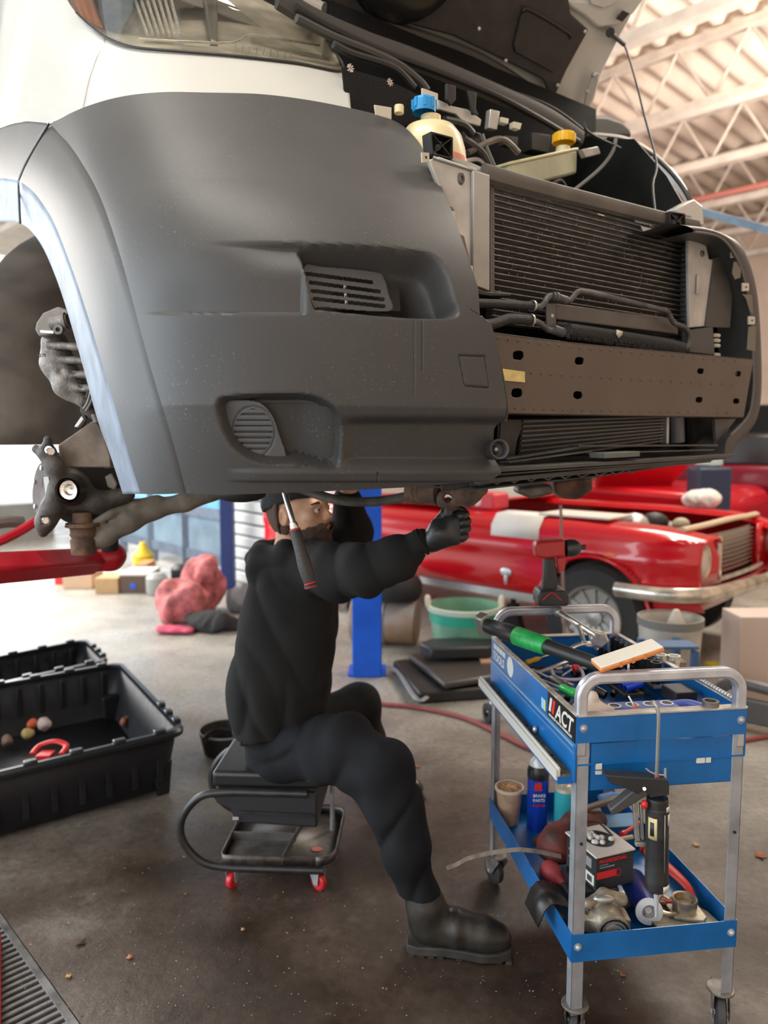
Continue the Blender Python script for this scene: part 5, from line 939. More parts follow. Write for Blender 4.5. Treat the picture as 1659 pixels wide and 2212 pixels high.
# ================================================================ the tool cart
CN = onz(1248., 1546., .82); CN[2] = 0; EX = unit((.424, .059, 0)); EY = np.array([-EX[1], EX[0], 0]); CW, CL_ = .415, .70
ct = thing('tool_cart', 'two shelf blue steel tool cart with chrome angle legs and loop handles', 'tool cart', CN, math.atan2(EX[1], EX[0]))
def C_(x, y, z): return CN + EX * x + EY * y + np.array([0, 0, z])
def cz(u, v, z): return onz(float(u), float(v), z)
def xy(p): q = np.asarray(p) - CN; return q @ EX, q @ EY
def cb_(name, lo, hi, mt, par=ct, **k): return build(name, MB().box(lo, hi, C_), mt, par, **k)
EDGE = mat('worn_rim', (.55, .50, .45), .5, .4, var=.3, vs=20); t1 = .0018
top = cb_('top_tray', (.0, .0, .70), (CW, CL_, .704), BLUE)
for lo, hi in (((0, -.002, .755), (CW, 0, .82)), ((0, CL_, .70), (CW, CL_ + .002, .82)), ((-.002, 0, .70), (0, CL_, .82)), ((CW, 0, .70), (CW + .002, CL_, .82))): cb_('tray_side', lo, hi, BLUE, top)
for lo, hi in (((.0, -.004, .817), (CW, .022, .8205)), ((0, CL_ - .018, .817), (CW, CL_ + .004, .8205)), ((-.004, 0, .817), (.010, CL_, .8205)), ((CW - .010, 0, .817), (CW + .004, CL_, .8205))): cb_('tray_rim', lo, hi, EDGE, top)
cb_('drawer_box', (.03, .008, .635), (CW - .02, CL_ - .03, .70), BLUE, bev=.002); cb_('drawer_box', (.036, .003, .64), (CW - .03, .01, .75), BLUE)
cb_('side_ledge', (-.006, .01, .742), (-.001, CL_, .748), mat('ledge_pale_blue', (.18, .34, .5), .4), top)
cb_('side_skirt', (-.004, .0, .66), (-.001, CL_, .742), BLUE, top); cb_('side_rail', (-.004, .01, .727), (-.0035 - .001, CL_, .729), mat('ledge_pale_blue', (0,) * 3), top)
ch = cb_('side_channel', (-.032, .02, .668), (-.001, CL_ + .01, .672), mat('channel_dirt', (.10, .085, .05), .9, var=.8, vs=60, bump=1), bev=0)
cb_('channel_lip', (-.036, .02, .668), (-.030, CL_ + .01, .690), mat('channel_white', (.62, .60, .54), .4), ch, bev=.001); cb_('channel_lip', (-.041, .02, .660), (-.037, CL_ + .01, .684), mat('channel_white', (0,) * 3), ch)
cb_('channel_base', (-.036, .02, .650), (-.001, CL_, .668), BLUE, ch)
low = cb_('lower_tray', (0, 0, .225), (CW, CL_, .229), BLUE)
for lo, hi in (((0, -.002, .222), (CW, 0, .29)), ((0, CL_, .222), (CW, CL_ + .002, .29)), ((-.002, 0, .222), (0, CL_, .29)), ((CW, 0, .222), (CW + .002, CL_, .29))): cb_('tray_side', lo, hi, BLUE, low)
for sx, x0 in ((1, 0), (-1, CW)):
    for sy, y0 in ((1, 0), (-1, CL_)):
        m = MB(); a0, b0 = sorted((x0 + sx * .001, x0 + sx * .030)); c0, d0 = sorted((y0 + sy * .001, y0 + sy * .004)); m.box((a0, c0, .085), (b0, d0, .80), C_)
        a0, b0 = sorted((x0 + sx * .001, x0 + sx * .004)); c0, d0 = sorted((y0 + sy * .001, y0 + sy * .030)); m.box((a0, c0, .085), (b0, d0, .80), C_); lg = build('leg', m, GALV, ct, bev=.0008)
        if sy > 0:
            m = MB(); m.cyl(C_(x0 + sx * .016, y0 - .003, .513), C_(x0 + sx * .016, y0 + .002, .513), .0035, n=10); build('bolt_hole', m, BLACK, lg)
            for z in (.79, .26): m = MB(); m.ball(C_(x0 + sx * .014, -.004, z), .0068, 12, 8); m.cyl(C_(x0 + sx * .014, -.002, z), C_(x0 + sx * .014, -.0035, z), .0095); build('corner_bolt', m, GALV, lg)
def sweep(pts, w_, h_, up):
    P = np.array(pts); n = len(P); m = MB(); v = []
    for i in range(n):
        d = unit(P[min(i + 1, n - 1)] - P[max(i - 1, 0)]); x = unit(np.cross(up, d)); y = np.asarray(up, float)
        v += [P[i] + x * sx_ * w_ / 2 + y * sy_ * h_ / 2 for sx_, sy_ in ((-1, -1), (1, -1), (1, 1), (-1, 1))]
    m.add(v, [(i * 4 + j, i * 4 + (j + 1) % 4, i * 4 + 4 + (j + 1) % 4, i * 4 + 4 + j) for i in range(n - 1) for j in range(4)] + [(3, 2, 1, 0), tuple(range(4 * n - 4, 4 * n))]); return m
CHR = mat('chrome_tube', (.60, .63, .68), .30, .7, var=.2, vs=12, bump=.12, bs=60)
for y0, s in ((.012, 0), (CL_ - .012, 0)):
    pts = [C_(.012, y0, z) for z in (.72, .80, .858)] + [C_(.012 + .045 * (1 - math.cos(t)), y0, .858 + .045 * math.sin(t)) for t in np.linspace(.2, 1.57, 7)] + [C_(x, y0, .903) for x in (.15, .26)] + [C_(CW - .057 + .045 * math.sin(t), y0, .858 + .045 * math.cos(t)) for t in np.linspace(0, 1.4, 7)] + [C_(CW - .012, y0, z) for z in (.858, .80, .72)]
    build('handle', sweep(pts, .026, .026, EY), CHR, ct, bev=.006, segs=3, ang=60)
for x_, y_, r_ in ((.02, .02, 1.2), (CW - .02, .02, -1.9), (.02, CL_ - .02, 2), (CW - .02, CL_ - .02, -.6)): caster(ct, C_(x_, y_, 0), .045, mat('caster_rubber', (.03, .03, .03), .6, var=.4), mat('caster_fork_worn', (.20, .185, .165), .5, .5, var=.4, vs=30, bump=.2), .098, .024, r_)
# decals on the long side and end
m = MB(); m.prism([C_(-.0025, y, z) for y, z in ((.004, .752), (.185, .752), (.185, .816), (.004, .816))], EX * -.0008); dc = build('black_decal', m, mat('decal_black', (.012, .012, .012), .35), ct)
DW = mat('decal_white', (.72, .72, .66), .45); DR = mat('decal_red', (.75, .03, .03), .45)
text('lettering', 'ACT', DW, dc, C_(-.0034, .130, .768), -EY, np.array([0, 0, 1]), .054, .0006, shear=.25)
for k, mt in ((0, DW), (1, DR)): y0 = .176 - .021 * k; m = MB(); m.prism([C_(-.0034, y, z) for y, z in ((y0, .770), (y0 - .014, .770), (y0 - .024, .806), (y0 - .010, .806))], EX * -.0006); build('slanted_bar', m, mt, dc)
text('lettering', 'ADVANCED CLUTCH TECHNOLOGY', DW, dc, C_(-.0034, .176, .757), -EY, np.array([0, 0, 1]), .0092, .0005)
m = MB(); m.prism([C_(-.0025, y, z) for y, z in ((.20, .757), (.232, .757), (.232, .785), (.20, .785))], EX * -.0006); sk2 = build('blue_sticker', m, mat('sticker_pale', (.35, .62, .8), .4), ct); m = MB(); m.prism([C_(-.0032, y, z) for y, z in ((.20, .757), (.209, .757), (.209, .785), (.20, .785))], EX * -.0006); build('yellow_edge', m, mat('sticker_yellow', (.75, .68, .1), .4), sk2)
for i, (y0, w_) in enumerate(((.672, .03), (.638, .026), (.608, .03), (.574, .024))): m = MB(); m.prism([C_(-.0025, y, z) for y, z in ((y0, .792), (y0 - w_, .792), (y0 - w_, .808), (y0, .808))], EX * -.0006); build('faded_lettering', m, DW, ct)
text('lettering', 'TOOLS', DW, ct, C_(-.0028, .675, .758), -EY, np.array([0, 0, 1]), .036, .0005)
m = MB(); m.prism([C_(-.0025, .50 + .030 * math.cos(t), .782 + .030 * math.sin(t)) for t in np.linspace(0, 2 * math.pi, 20)[:-1]], EX * -.0006); build('round_logo', m, DW, ct)
for x0, z0, w_, h_ in ((.047, .690, .014, .014), (.047, .678, .014, .008), (.295, .69, .02, .012), (.318, .69, .012, .012)): m = MB(); m.box((x0, -.0015, z0), (x0 + w_, .003, z0 + h_), C_); build('scraped_sticker', m, DW, ct)
m = MB(); m.ball(C_(-.012, .25, .690), (.007, .008, .010), 10, 8); build('drawer_screw', m, ALU, ct)
# ---- things on the top tray.  T(x,y) = tray coordinates
TZ = .705
def tl(name, label, cat, u, v, z, group=None): p = cz(u, v, z); return thing(name, label, cat, p, 0, group), p
h, p = tl('hammer', 'steel headed hammer with black and green handle laid across the left rim of the cart', 'hammer', 1110, 1395, .82)
h0, h1 = aty(1050., 1350., 2.20), aty(1305., 1440., 1.86); hd = unit(h1 - h0); hl = np.linalg.norm(h1 - h0); BG = mat('hammer_black', (.02, .02, .019), .45, bump=.2)
build('handle', MB().lathe([(.012, .0), (.021, .005), (.023, .03), (.021, .06), (.026, .07), (.026, .12), (.023, .18), (.024, .20)], h0, hd, 24), BG, h)
build('grip_label', MB().lathe([(.0245, .12), (.0268, .125), (.0262, .19), (.0245, .235), (.021, .236)], h0, hd, 24), mat('label_green', (.02, .36, .08), .4, var=.2, vs=60), h, label='green label wrapped round the handle')
build('shank', MB().lathe([(.021, .235), (.019, .26), (.018, hl - .01), (.014, hl), (.001, hl + .001)], h0, hd, 20), BG, h)
m = MB(); up_ = unit(np.cross(hd, (0, 1, .3))); m.bar(h0 - up_ * .036 + hd * -.012, h0 + up_ * .032 + hd * -.012, .034, .034, up=hd); build('head', m, mat('hammer_steel', (.4, .4, .37), .4, .7, var=.2), h, bev=.006)
w_, p = tl('work_light', 'flat orange edged work light tilted on a magnetic ball stand on the near handle', 'work light', 1358, 1468, .915)
l0, l1 = aty(1292., 1438., 1.72), aty(1418., 1396., 1.74); ld_ = unit(l1 - l0); ln_ = unit(np.cross(ld_, (0, 1, .15))); ln_ = ln_ if ln_[2] > 0 else -ln_; ls_ = np.cross(ld_, ln_); c = (l0 + l1) / 2; hw = np.linalg.norm(l1 - l0) / 2 + .006
def slab(c, hx, hy, hz): return MB().box((-hx, -hy, -hz), (hx, hy, hz), lambda x, y, z: c + ld_ * x + ls_ * y + ln_ * z)
build('case', slab(c, hw, .028, .006), mat('light_orange', (.75, .25, .06), .35), w_, bev=.004); build('cover', slab(c + ln_ * .0065, hw - .002, .027, .002), mat('light_cream', (.75, .70, .60), .35), w_, bev=.0015)
for i in (-1, 0, 1): build('case_rib', slab(c + ld_ * i * .03, .004, .0285, .007), mat('light_orange', (0,) * 3), w_, bev=.001)
b0 = aty(1358., 1466., 1.73); m = MB(); m.lathe([(.018, 0), (.018, .006), (.008, .008), (.001, .008)], b0, (0, 0, 1), 24); build('magnet_base', m, ALU, w_); m = MB(); m.cyl(b0, c - ln_ * .012, .003); m.ball(c - ln_ * .012, .007); build('ball_stem', m, BRIGHT, w_)
d_, p = tl('impact_driver', 'red and black cordless impact driver standing on the far handle', 'power tool', 1195, 1306, .915); Y = 2.375; q = lambda u, v, dy=0: aty(float(u), float(v) + 5, Y + dy)
m = MB(); m.prism([q(u, v, -.045) for u, v in ((1163, 1305), (1228, 1305), (1230, 1282), (1222, 1270), (1168, 1272), (1162, 1284))], (0, .09, 0)); build('battery', m, mat('drill_black', (.03, .03, .03), .45), d_, bev=.006)
m = MB(); m.prism([q(u, v, -.019) for u, v in ((1172, 1275), (1205, 1275), (1204, 1240), (1200, 1200), (1177, 1198), (1176, 1240))], (0, .038, 0)); build('grip', m, mat('drill_black', (0,) * 3), d_, bev=.008)
m = MB(); m.prism([q(u, v, -.03) for u, v in ((1156, 1172), (1165, 1164), (1222, 1161), (1222, 1198), (1180, 1203), (1158, 1200))], (0, .06, 0)); build('motor_case', m, mat('drill_red', (.50, .03, .03), .35), d_, bev=.012)
m = MB(); m.prism([q(u, v, -.012) for u, v in ((1203, 1200), (1222, 1198), (1221, 1224), (1208, 1236))], (0, .024, 0)); build('trigger', m, mat('drill_red', (0,) * 3), d_, bev=.004)
m = MB(); c = q(1222, 1180); m.lathe([(.027, 0), (.029, .012), (.027, .030), (.020, .042), (.013, .046), (.008, .050), (.008, .062), (.001, .062)], c, (1, 0, .08), 24); build('nose', m, mat('drill_nose', (.06, .065, .07), .3, .4), d_)
m = MB(); m.tube([q(1172, 1292, -.046), q(1192, 1276, -.047), q(1212, 1292, -.046)], .0022, 6); build('battery_latch', m, mat('drill_red', (0,) * 3), d_)
pu, p = tl('gear_puller', 'two armed chrome gear puller lying at the far end of the tray', 'puller', 1290, 1390, .80); g = lambda u, v, y=2.15: aty(float(u), float(v), y)
CRM = mat('dull_chrome', (.66, .65, .60), .3, .8, var=.2, vs=30)
m = MB(); m.cyl(g(1208, 1322, 2.35), g(1290, 1375, 2.1), .009, n=14); build('screw', m, CRM, pu); m = MB(); m.prism([g(u, v, 2.12) for u, v in ((1282, 1362), (1310, 1368), (1318, 1388), (1300, 1402), (1280, 1396), (1275, 1380))], (0, .03, 0)); build('yoke', m, CRM, pu, bev=.006)
for pts in (((1250, 1350), (1258, 1375), (1266, 1392), (1286, 1394)), ((1232, 1402), (1250, 1393), (1275, 1390), (1290, 1402))): m = MB(); m.tube([g(u, v, 2.14) for u, v in pts], .010, 10, flat=.6); build('jaw', m, CRM, pu)
m = MB(); m.ball(g(1208, 1322, 2.35), .016, 12, 8); build('screw_head', m, mat('hammer_steel', (0,) * 3), pu)
def socket(u, v, z, r, hgt, mt, label, group, ax=(0, 0, 1)):
    p = cz(u, v, z); s = thing('socket', label, 'socket', p, 0, group); m = MB(); m.lathe([(r * .62, hgt * .6), (r * .72, hgt), (r, hgt), (r, hgt * .45), (r * .85, hgt * .4), (r * .85, 0), (r * .4, 0), (r * .4, hgt * .5)], p, ax, 18); build('shell', m, mt, s); return s
ORD = ('first', 'second', 'third', 'fourth', 'fifth', 'sixth', 'seventh', 'eighth', 'ninth')
SB = mat('impact_socket_black', (.03, .03, .03), .3, .6); SBL = mat('socket_blue', (.01, .06, .6), .3, .3)
for i in range(9):
    x_, y_ = CW - .045, .62 - i * .034; p = C_(x_, y_, .765)
    s = thing('socket', ORD[i] + ' black impact socket from the far handle, in the row inside the right rim', 'socket', p, 0, 'black sockets along the right rim'); m = MB(); r = .011 + .0006 * i; m.lathe([(r * .6, .05), (r * .72, .062), (r, .062), (r, .028), (r * .85, .025), (r * .85, 0), (.001, 0)], p, (0, 0, 1), 14); build('shell', m, SB, s)
m = MB(); m.box((CW - .062, .325, .758), (CW - .028, .645, .765), C_); solo('socket_rail', m, ALU, 'aluminium rail holding the black sockets', 'socket rail')
for i in range(9):
    x_, y_ = CW - .085, .62 - i * .033; p = C_(x_, y_, .745); s = thing('socket', ORD[i] + ' small dark socket from the far handle, in the inner row', 'socket', p, 0, 'small dark sockets in the inner row'); m = MB(); m.lathe([(.007, .045), (.010, .048), (.010, .02), (.008, .018), (.008, 0), (.001, 0)], p, (0, 0, 1), 12); build('shell', m, SB, s)
m = MB(); m.box((CW - .10, .33, .738), (CW - .07, .645, .745), C_); solo('socket_rail', m, BLACK, 'black rail under the small dark sockets', 'socket rail')
for i in range(5):
    p0 = C_(.262 + .0 * i, .40 - i * .024, .770 + 0 * i); s = thing('socket', ORD[i] + ' bright blue socket from the far handle, lying beside the work light', 'socket', p0, 0, 'blue sockets beside the work light'); m = MB(); m.lathe([(.007, 0), (.011, 0), (.0115, .02), (.0115, .048), (.008, .048), (.007, .02)], p0, EX * .8 + (0, 0, .25), 14); build('shell', m, SBL, s)
m = MB(); m.box((.25, .29, .745), (.31, .42, .760), C_); solo('socket_tray', m, BLACK, 'black plastic tray holding the blue sockets', 'socket tray', bev=.003)
socket(1427, 1440, .80, .017, .036, CRM, 'large chrome socket standing left of its twin by the right rim', 'x'); socket(1455, 1441, .80, .018, .034, CRM, 'large chrome socket nearest the right rim', 'x')
for o in bpy.data.objects:
    if o.get('group') == 'x': del o['group']
m = MB(); m.box((.335, .175, .765), (.395, .25, .798), C_); solo('parts_box', m, BLACK, 'small black box under the large chrome sockets', 'box', bev=.003)
# blue moulded holder near the front rim
bh = thing('tool_holder', 'blue moulded tool holder with round holes behind the near rim', 'tool holder', C_(.18, .10, .76)); HBL = mat('holder_blue', (.012, .05, .28), .4, var=.2)
m = MB(); m.box((.11, .075, .765), (.30, .135, .800), C_); build('block', m, HBL, bh, bev=.01, segs=3)
for i in range(4): m = MB(); m.lathe([(.012, 0), (.016, 0), (.016, .002), (.012, .002)], C_(.135 + i * .045, .10, .800), (0, 0, 1), 20); build('hole_ring', m, mat('ring_pale', (.6, .6, .64), .4), bh); m = MB(); m.cyl(C_(.135 + i * .045, .10, .799), C_(.135 + i * .045, .10, .8008), .012); build('hole', m, BLACK, bh)
m = MB(); m.tube([C_(.29, .11, .785), C_(.33, .10, .79), C_(.365, .06, .785)], .017, 12); build('curved_end', m, mat('holder_blue_light', (.03, .07, .35), .4), bh)
m = MB(); m.box((.06, .03, .79), (.135, .10, .797), C_); pt = solo('parts_tray', m, mat('tray_blue_pale', (.35, .38, .6), .4), 'shallow blue tray with a white edge by the near handle', 'tray', bev=.002); 
rg = cz(1275, 1525, .80)
def ragf(P): return ell(P, rg + (0, .0, -.01), (.045, .05, .035)) + .008 * wob(P, 60, 3) + .006 * (1 - np.abs(wob(P, 40, 5) * 3)) 
solo('shop_rag', nets(ragf, rg - .08, rg + .08, .004), mat('rag_cream', (.66, .55, .47), .9, bump=.6, bs=200), 'crumpled cream shop rag beside the near left handle', 'rag', ang=80)
def drv(name, label, cat, p, q, r, hl, hm, sm=BRIGHT, grp=None):
    p, q = np.array(p), np.array(q); d = unit(q - p); t = thing(name, label, cat, (p + q) / 2 - (0, 0, r), 0, grp); m = MB(); m.lathe([(.001, 0), (r * .8, .002), (r, .012), (r * .85, hl * .5), (r, hl * .8), (r * .6, hl)], p, d, 16); build('handle', m, hm, t); m = MB(); m.cyl(p + d * hl, q, r * .3, n=10); build('shaft', m, sm, t); return t
GRN = mat('handle_green', (.03, .42, .08), .3, coat=.3); drv('screwdriver', 'screwdriver with translucent green handle beside the shop rag', 'screwdriver', cz(1246, 1500, .81), cz(1160, 1465, .80), .013, .07, GRN, GALV)
drv('air_ratchet', 'dark steel barrel tool lying above the green screwdriver', 'air tool', cz(1222, 1482, .80), cz(1150, 1447, .79), .014, .08, mat('barrel_grey', (.16, .16, .15), .4, .6), GALV)
drv('pliers', 'yellow handled tool lying under the hammer', 'tool', cz(1135, 1432, .79), cz(1195, 1412, .79), .008, .07, mat('handle_yellow', (.72, .42, .02), .4))
m = MB(); m.bar(cz(1158, 1455, .79), cz(1238, 1425, .80), .012, .008); solo('flat_bar', m, CRM, 'long pale flat steel bar lying across the tray', 'bar', bev=.002)
m = MB(); m.tube([cz(u, v, .79) for u, v in ((1192, 1447), (1200, 1462), (1225, 1468), (1258, 1466), (1258, 1452), (1250, 1442))], .005, 8); rp_ = solo('snap_ring_pliers', m, mat('plier_lilac', (.55, .42, .5), .4), 'pink and red handled pliers open among the tools', 'pliers')
drv('wrench', 'red handled cutter lying beside the pink pliers', 'cutter', cz(1245, 1440, .80), cz(1215, 1460, .80), .010, .03, RED, CRM); drv('extension_bar', 'slim chrome extension bar lying above the red pliers', 'bar', cz(1200, 1445, .79), cz(1262, 1435, .80), .006, .02, CRM)
rr = random.Random(4)
LT = sorted([(rr.uniform(.16, .62), rr.uniform(.04, .30), rr.uniform(0, 3.14), rr.uniform(.05, .11)) for _ in range(18)])
for i, (y_, x_, a_, L) in enumerate(LT):     # small loose tools heaped in the tray, near to far
    p0 = C_(x_, y_, .725 + rr.uniform(0, .03)); dd = (EX * math.cos(a_) + EY * math.sin(a_)); k = i % 3
    m = MB(); 
    if k == 0: m.lathe([(.006, 0), (.009, .003), (.009, L * .5), (.005, L * .55), (.005, L)], p0, dd, 10); n_, l_ = 'bit_driver', ORD[i // 3] + ' black and steel bit driver from the near handle, in the heap'
    elif k == 1: m.bar(p0, p0 + dd * L, .010, .005); m.lathe([(.006, -.003), (.010, -.003), (.010, .003), (.006, .003)], p0 + dd * L, (0, 0, 1), 12); n_, l_ = 'spanner', ORD[i // 3] + ' small steel spanner from the near handle, in the heap'
    else: m.lathe([(.008, 0), (.013, 0), (.013, .03), (.009, .03)], p0, dd + np.array([0, 0, .3]), 12); n_, l_ = 'loose_socket', ORD[i // 3] + ' loose dark socket from the near handle, in the heap'
    solo(n_, m, (SB, GALV, SB)[k], l_, ('driver', 'spanner', 'socket')[k], 'loose ' + ('drivers', 'spanners', 'sockets')[k] + ' heaped in the top tray', bev=0)
m = MB(); m.lathe([(.013, 0), (.019, 0), (.019, .012), (.013, .012), (.013, 0)], C_(.335, .018, .821), (0, 0, 1), 24); solo('bearing_ring', m, STEEL, 'small steel ring lying on the near rim', 'ring')
m = MB()
for i in range(14): m.lathe([(.004, -.004), (.006, 0), (.004, .004)], C_(CW - .006, .05 + i * .012, .826), EY, 8)
solo('bit_strip', m, GALV, 'ribbed steel strip lying along the right rim', 'strip'); drv('feeler', 'small red and cream tool standing in the blue holder', 'tool', C_(.17, .05, .80), C_(.155, .07, .835), .008, .02, mat('tool_pink', (.6, .25, .2), .5), CRM)
# hook and caulking gun
gy = 1.665; k_ = lambda u, v, dy=0: aty(float(u), float(v), gy + dy)
cg = thing('caulking_gun', 'black caulking gun hanging nose down by its rod from the near rim', 'caulking gun', k_(1418, 1990))
m = MB(); m.tube([k_(1408, 1520, .03), k_(1412, 1517, .0), k_(1422, 1540, -.01), k_(1421, 1600, -.01), k_(1418, 1680, -.01)], .0042, 10); build('push_rod', m, mat('rod_steel', (.4, .4, .36), .35, .8), cg)
m = MB(); m.prism([k_(u, v, -.025) for u, v in ((1308, 1675), (1440, 1684), (1446, 1690), (1446, 1718), (1405, 1724), (1394, 1706), (1378, 1716), (1352, 1702), (1322, 1695), (1314, 1686))], (0, .035, 0)); GB = mat('gun_black', (.035, .035, .036), .4, .2, var=.2, bump=.1); build('frame', m, GB, cg, bev=.002)
m = MB(); m.prism([k_(u, v, -.022) for u, v in ((1395, 1700), (1378, 1700), (1318, 1750), (1322, 1762), (1340, 1756), (1384, 1728), (1402, 1718))], (0, .028, 0)); build('trigger', m, mat('trigger_grey', (.06, .058, .055), .45), cg, bev=.003)
m = MB(); m.cyl(k_(1392, 1704, -.03), k_(1392, 1704, .015), .004); build('rivet', m, BRIGHT, cg)
c1_, c2_ = k_(1420, 1722, -.008), k_(1418, 1922, -.008); dd = unit(c2_ - c1_); Lc = np.linalg.norm(c2_ - c1_)
m = MB(); m.lathe([(.001, 0), (.023, 0), (.024, .004), (.024, .022), (.0255, .024), (.0255, .085), (.0262, .088), (.0255, .092), (.0258, Lc - .03), (.0265, Lc - .028), (.0262, Lc - .006), (.020, Lc), (.001, Lc)], c1_, dd, 30); tb = build('cartridge', m, mat('cartridge_black', (.02, .02, .02), .4, var=.5, vs=25, bump=.05), cg)
m = MB(); m.lathe([(.006, 0), (.0065, .004), (.0035, .065), (.001, .066)], c2_, dd, 14); build('nozzle', m, mat('nozzle_grey', (.42, .45, .48), .35), cg)
def arcpatch(a0, a1, s0, s1, r, mt, name): m = MB(); X_, Yv, _ = basis(dd); G_ = [[c1_ + dd * s + (np.array([math.cos(a), 0, 0]) + np.array([0, math.sin(a), 0])) * r for a in np.linspace(a0, a1, 8)] for s in (s0, s1)]; m.grid(np.array(G_)); return build(name, m, mt, tb, solid=.0004)
arcpatch(-2.7, -1.9, .040, .090, .0265, mat('label_yellow', (.62, .55, .30), .5, var=.1, vs=60), 'yellow_label'); arcpatch(-2.5, -2.15, .050, .082, .0268, BLACK, 'label_print')
arcpatch(-1.05, -.3, .014, .026, .0255, DW, 'white_tape'); arcpatch(-.9, -.25, .032, .058, .0265, DW, 'white_tape'); arcpatch(-1.3, -1.22, .03, .165, .0268, GALV, 'seam'); arcpatch(-1.35, -.5, Lc - .022, Lc - .008, .0272, DW, 'white_tape')
m = MB(); m.cyl(k_(1418, 1676, -.01), k_(1418, 1687, -.01), .007); m.ball(k_(1392, 1738, -.02), (.008, .008, .010)); build('red_knob', m, RED, cg); m = MB(); m.tube([k_(1395, 1660, -.01), k_(1410, 1670, -.01), k_(1438, 1675, -.01)], .002, 6); m.cyl(k_(1437, 1660, -.01), k_(1437, 1682, -.01), .003); build('release_lever', m, GALV, cg)
m = MB(); m.bar(k_(1370, 1728, .01), k_(1377, 1815, .01), .010, .010, up=(0, 1, 0)); m.bar(k_(1384, 1735, .012), k_(1388, 1812, .012), .006, .010, up=(0, 1, 0)); m.bar(k_(1372, 1822, .01), k_(1396, 1822, .01), .012, .010); solo('chrome_clamp', m, CRM, 'chrome clamp bar standing beside the caulking gun cartridge', 'clamp', bev=.001)
# ---- lower shelf
LZ = .2295
def cann(name, label, u, v0, v1, r, prof, parts):      # upright can: bottom pixel v0 on the shelf
    pass
def lathing(name, label, cat, x, y, specs, z=LZ, grp=None):
    p = C_(x, y, z); t = thing(name, label, cat, p, 0, grp)
    for nm, mt, prof in specs: build(nm, MB().lathe(prof, p, (0, 0, 1), 28), mt, t)
    return t, p
lathing('plastic_tub', 'clear plastic tub of brown nuts at the far left corner of the lower shelf', 'tub', .045, .64, [('tub', mat('tub_plastic', (.50, .33, .22), .35, alpha=1, var=.15, vs=30), [(.001, .002), (.030, .002), (.042, .118), (.040, .118), (.028, .09), (.001, .09)]), ('rim', mat('tub_rim', (.68, .62, .52), .4), [(.041, .112), (.046, .112), (.046, .120), (.041, .120)])])
p = C_(.045, .64, LZ + .10)
nv = lambda P: ell(P, p, (.036, .036, .022)) + .006 * wob(P, 160, 2)
solo('walnut_pieces', nets(nv, p - .05, p + .05, .004), mat('nut_brown', (.50, .27, .12), .7, var=.4, vs=120, bump=.5), 'heap of tan nuts filling the clear tub', 'nuts', kind='stuff', ang=80)
t, p = lathing('spray_can', 'tall blue spray can with white dome and red straw on the lower shelf', 'spray can', .125, .60, [('can', mat('can_blue', (.01, .07, .55), .3, .3), [(.001, 0), (.032, 0), (.033, .004), (.033, .165)]), ('shoulder', mat('can_black', (.02, .02, .025), .3), [(.033, .165), (.034, .170), (.034, .190), (.026, .208)]), ('dome', mat('can_white', (.72, .74, .74), .35, .2), [(.028, .203), (.026, .215), (.014, .230), (.006, .232), (.006, .244), (.001, .244)])])
for i, (s_, z_, sz, mt) in enumerate((('BRAKE', .115, .013, DW), ('PARTS', .10, .013, DW), ('CLEANER', .085, .009, DR))): text('lettering', s_, mt, t, p + (-.022, -.0345, z_), (1, .0, 0), (0, 0, 1), sz)
m = MB(); m.prism([p + (x, -.0343, z) for x, z in ((-.018, .135), (.006, .135), (.004, .16), (-.016, .16))], (0, .002, 0)); build('red_flash', m, DR, t); m = MB(); m.cyl(p + (.004, 0, .240), p + (.05, -.01, .243), .0018, n=8); build('red_straw', m, mat('straw_red', (.7, .2, .15), .4), t)
t, p = lathing('aerosol_can', 'teal aerosol can without cap beside the tall blue can', 'spray can', .195, .55, [('can', mat('can_teal', (.05, .50, .55), .35, var=.1, vs=8), [(.001, 0), (.032, 0), (.033, .003), (.033, .145), (.028, .150)]), ('collar', mat('can_cream', (.62, .57, .45), .4, .3), [(.0335, .143), (.032, .152), (.020, .160), (.018, .156), (.006, .157), (.006, .168), (.001, .168)])]); m = MB(); m.prism([p + (x, -.034, z) for x, z in ((-.002, .012), (.018, .012), (.018, .03), (-.002, .03))], (0, .003, 0)); build('label', m, GALV, t)
lathing('spray_can', 'blue and red spray can half hidden behind the near left leg', 'spray can', .245, .59, [('can', mat('can_navy', (.01, .03, .2), .3, .2), [(.001, 0), (.032, 0), (.032, .10), (.0321, .10)]), ('band', DR, [(.0325, .09), (.0325, .125), (.028, .14), (.001, .145)])])
lathing('grease_jar', 'small grey jar in the middle of the lower shelf', 'jar', .28, .54, [('jar', mat('jar_grey', (.22, .24, .26), .4), [(.001, 0), (.026, 0), (.026, .06), (.024, .065)]), ('lid', mat('jar_lid', (.32, .34, .36), .4), [(.027, .055), (.027, .078), (.001, .079)])])
m = MB(); a0, a1 = C_(.31, .56, .33), C_(.37, .57, .335); m.lathe([(.001, 0), (.012, .002), (.012, .05), (.006, .055), (.006, .07), (.001, .07)], a0, a1 - a0, 16); solo('marker', m, mat('marker_blue', (.12, .3, .62), .4), 'pale blue tube lying on the far right of the lower shelf', 'tube')
m = MB(); m.box((.24, .44, .232), (.40, .52, .30), C_); solo('metal_case', m, mat('case_blue_dull', (.012, .13, .30), .4, .2, var=.4, vs=9), 'dull blue metal case behind the cartridge box', 'case', bev=.003)
m = MB(); m.bar(C_(.16, .40, .375), C_(.40, .50, .375), .018, .012); solo('flat_tool_bar', m, mat('bar_taupe2', (.15, .12, .10), .5, .4), 'brown steel bar lying slanted across the lower shelf', 'bar', bev=.002)
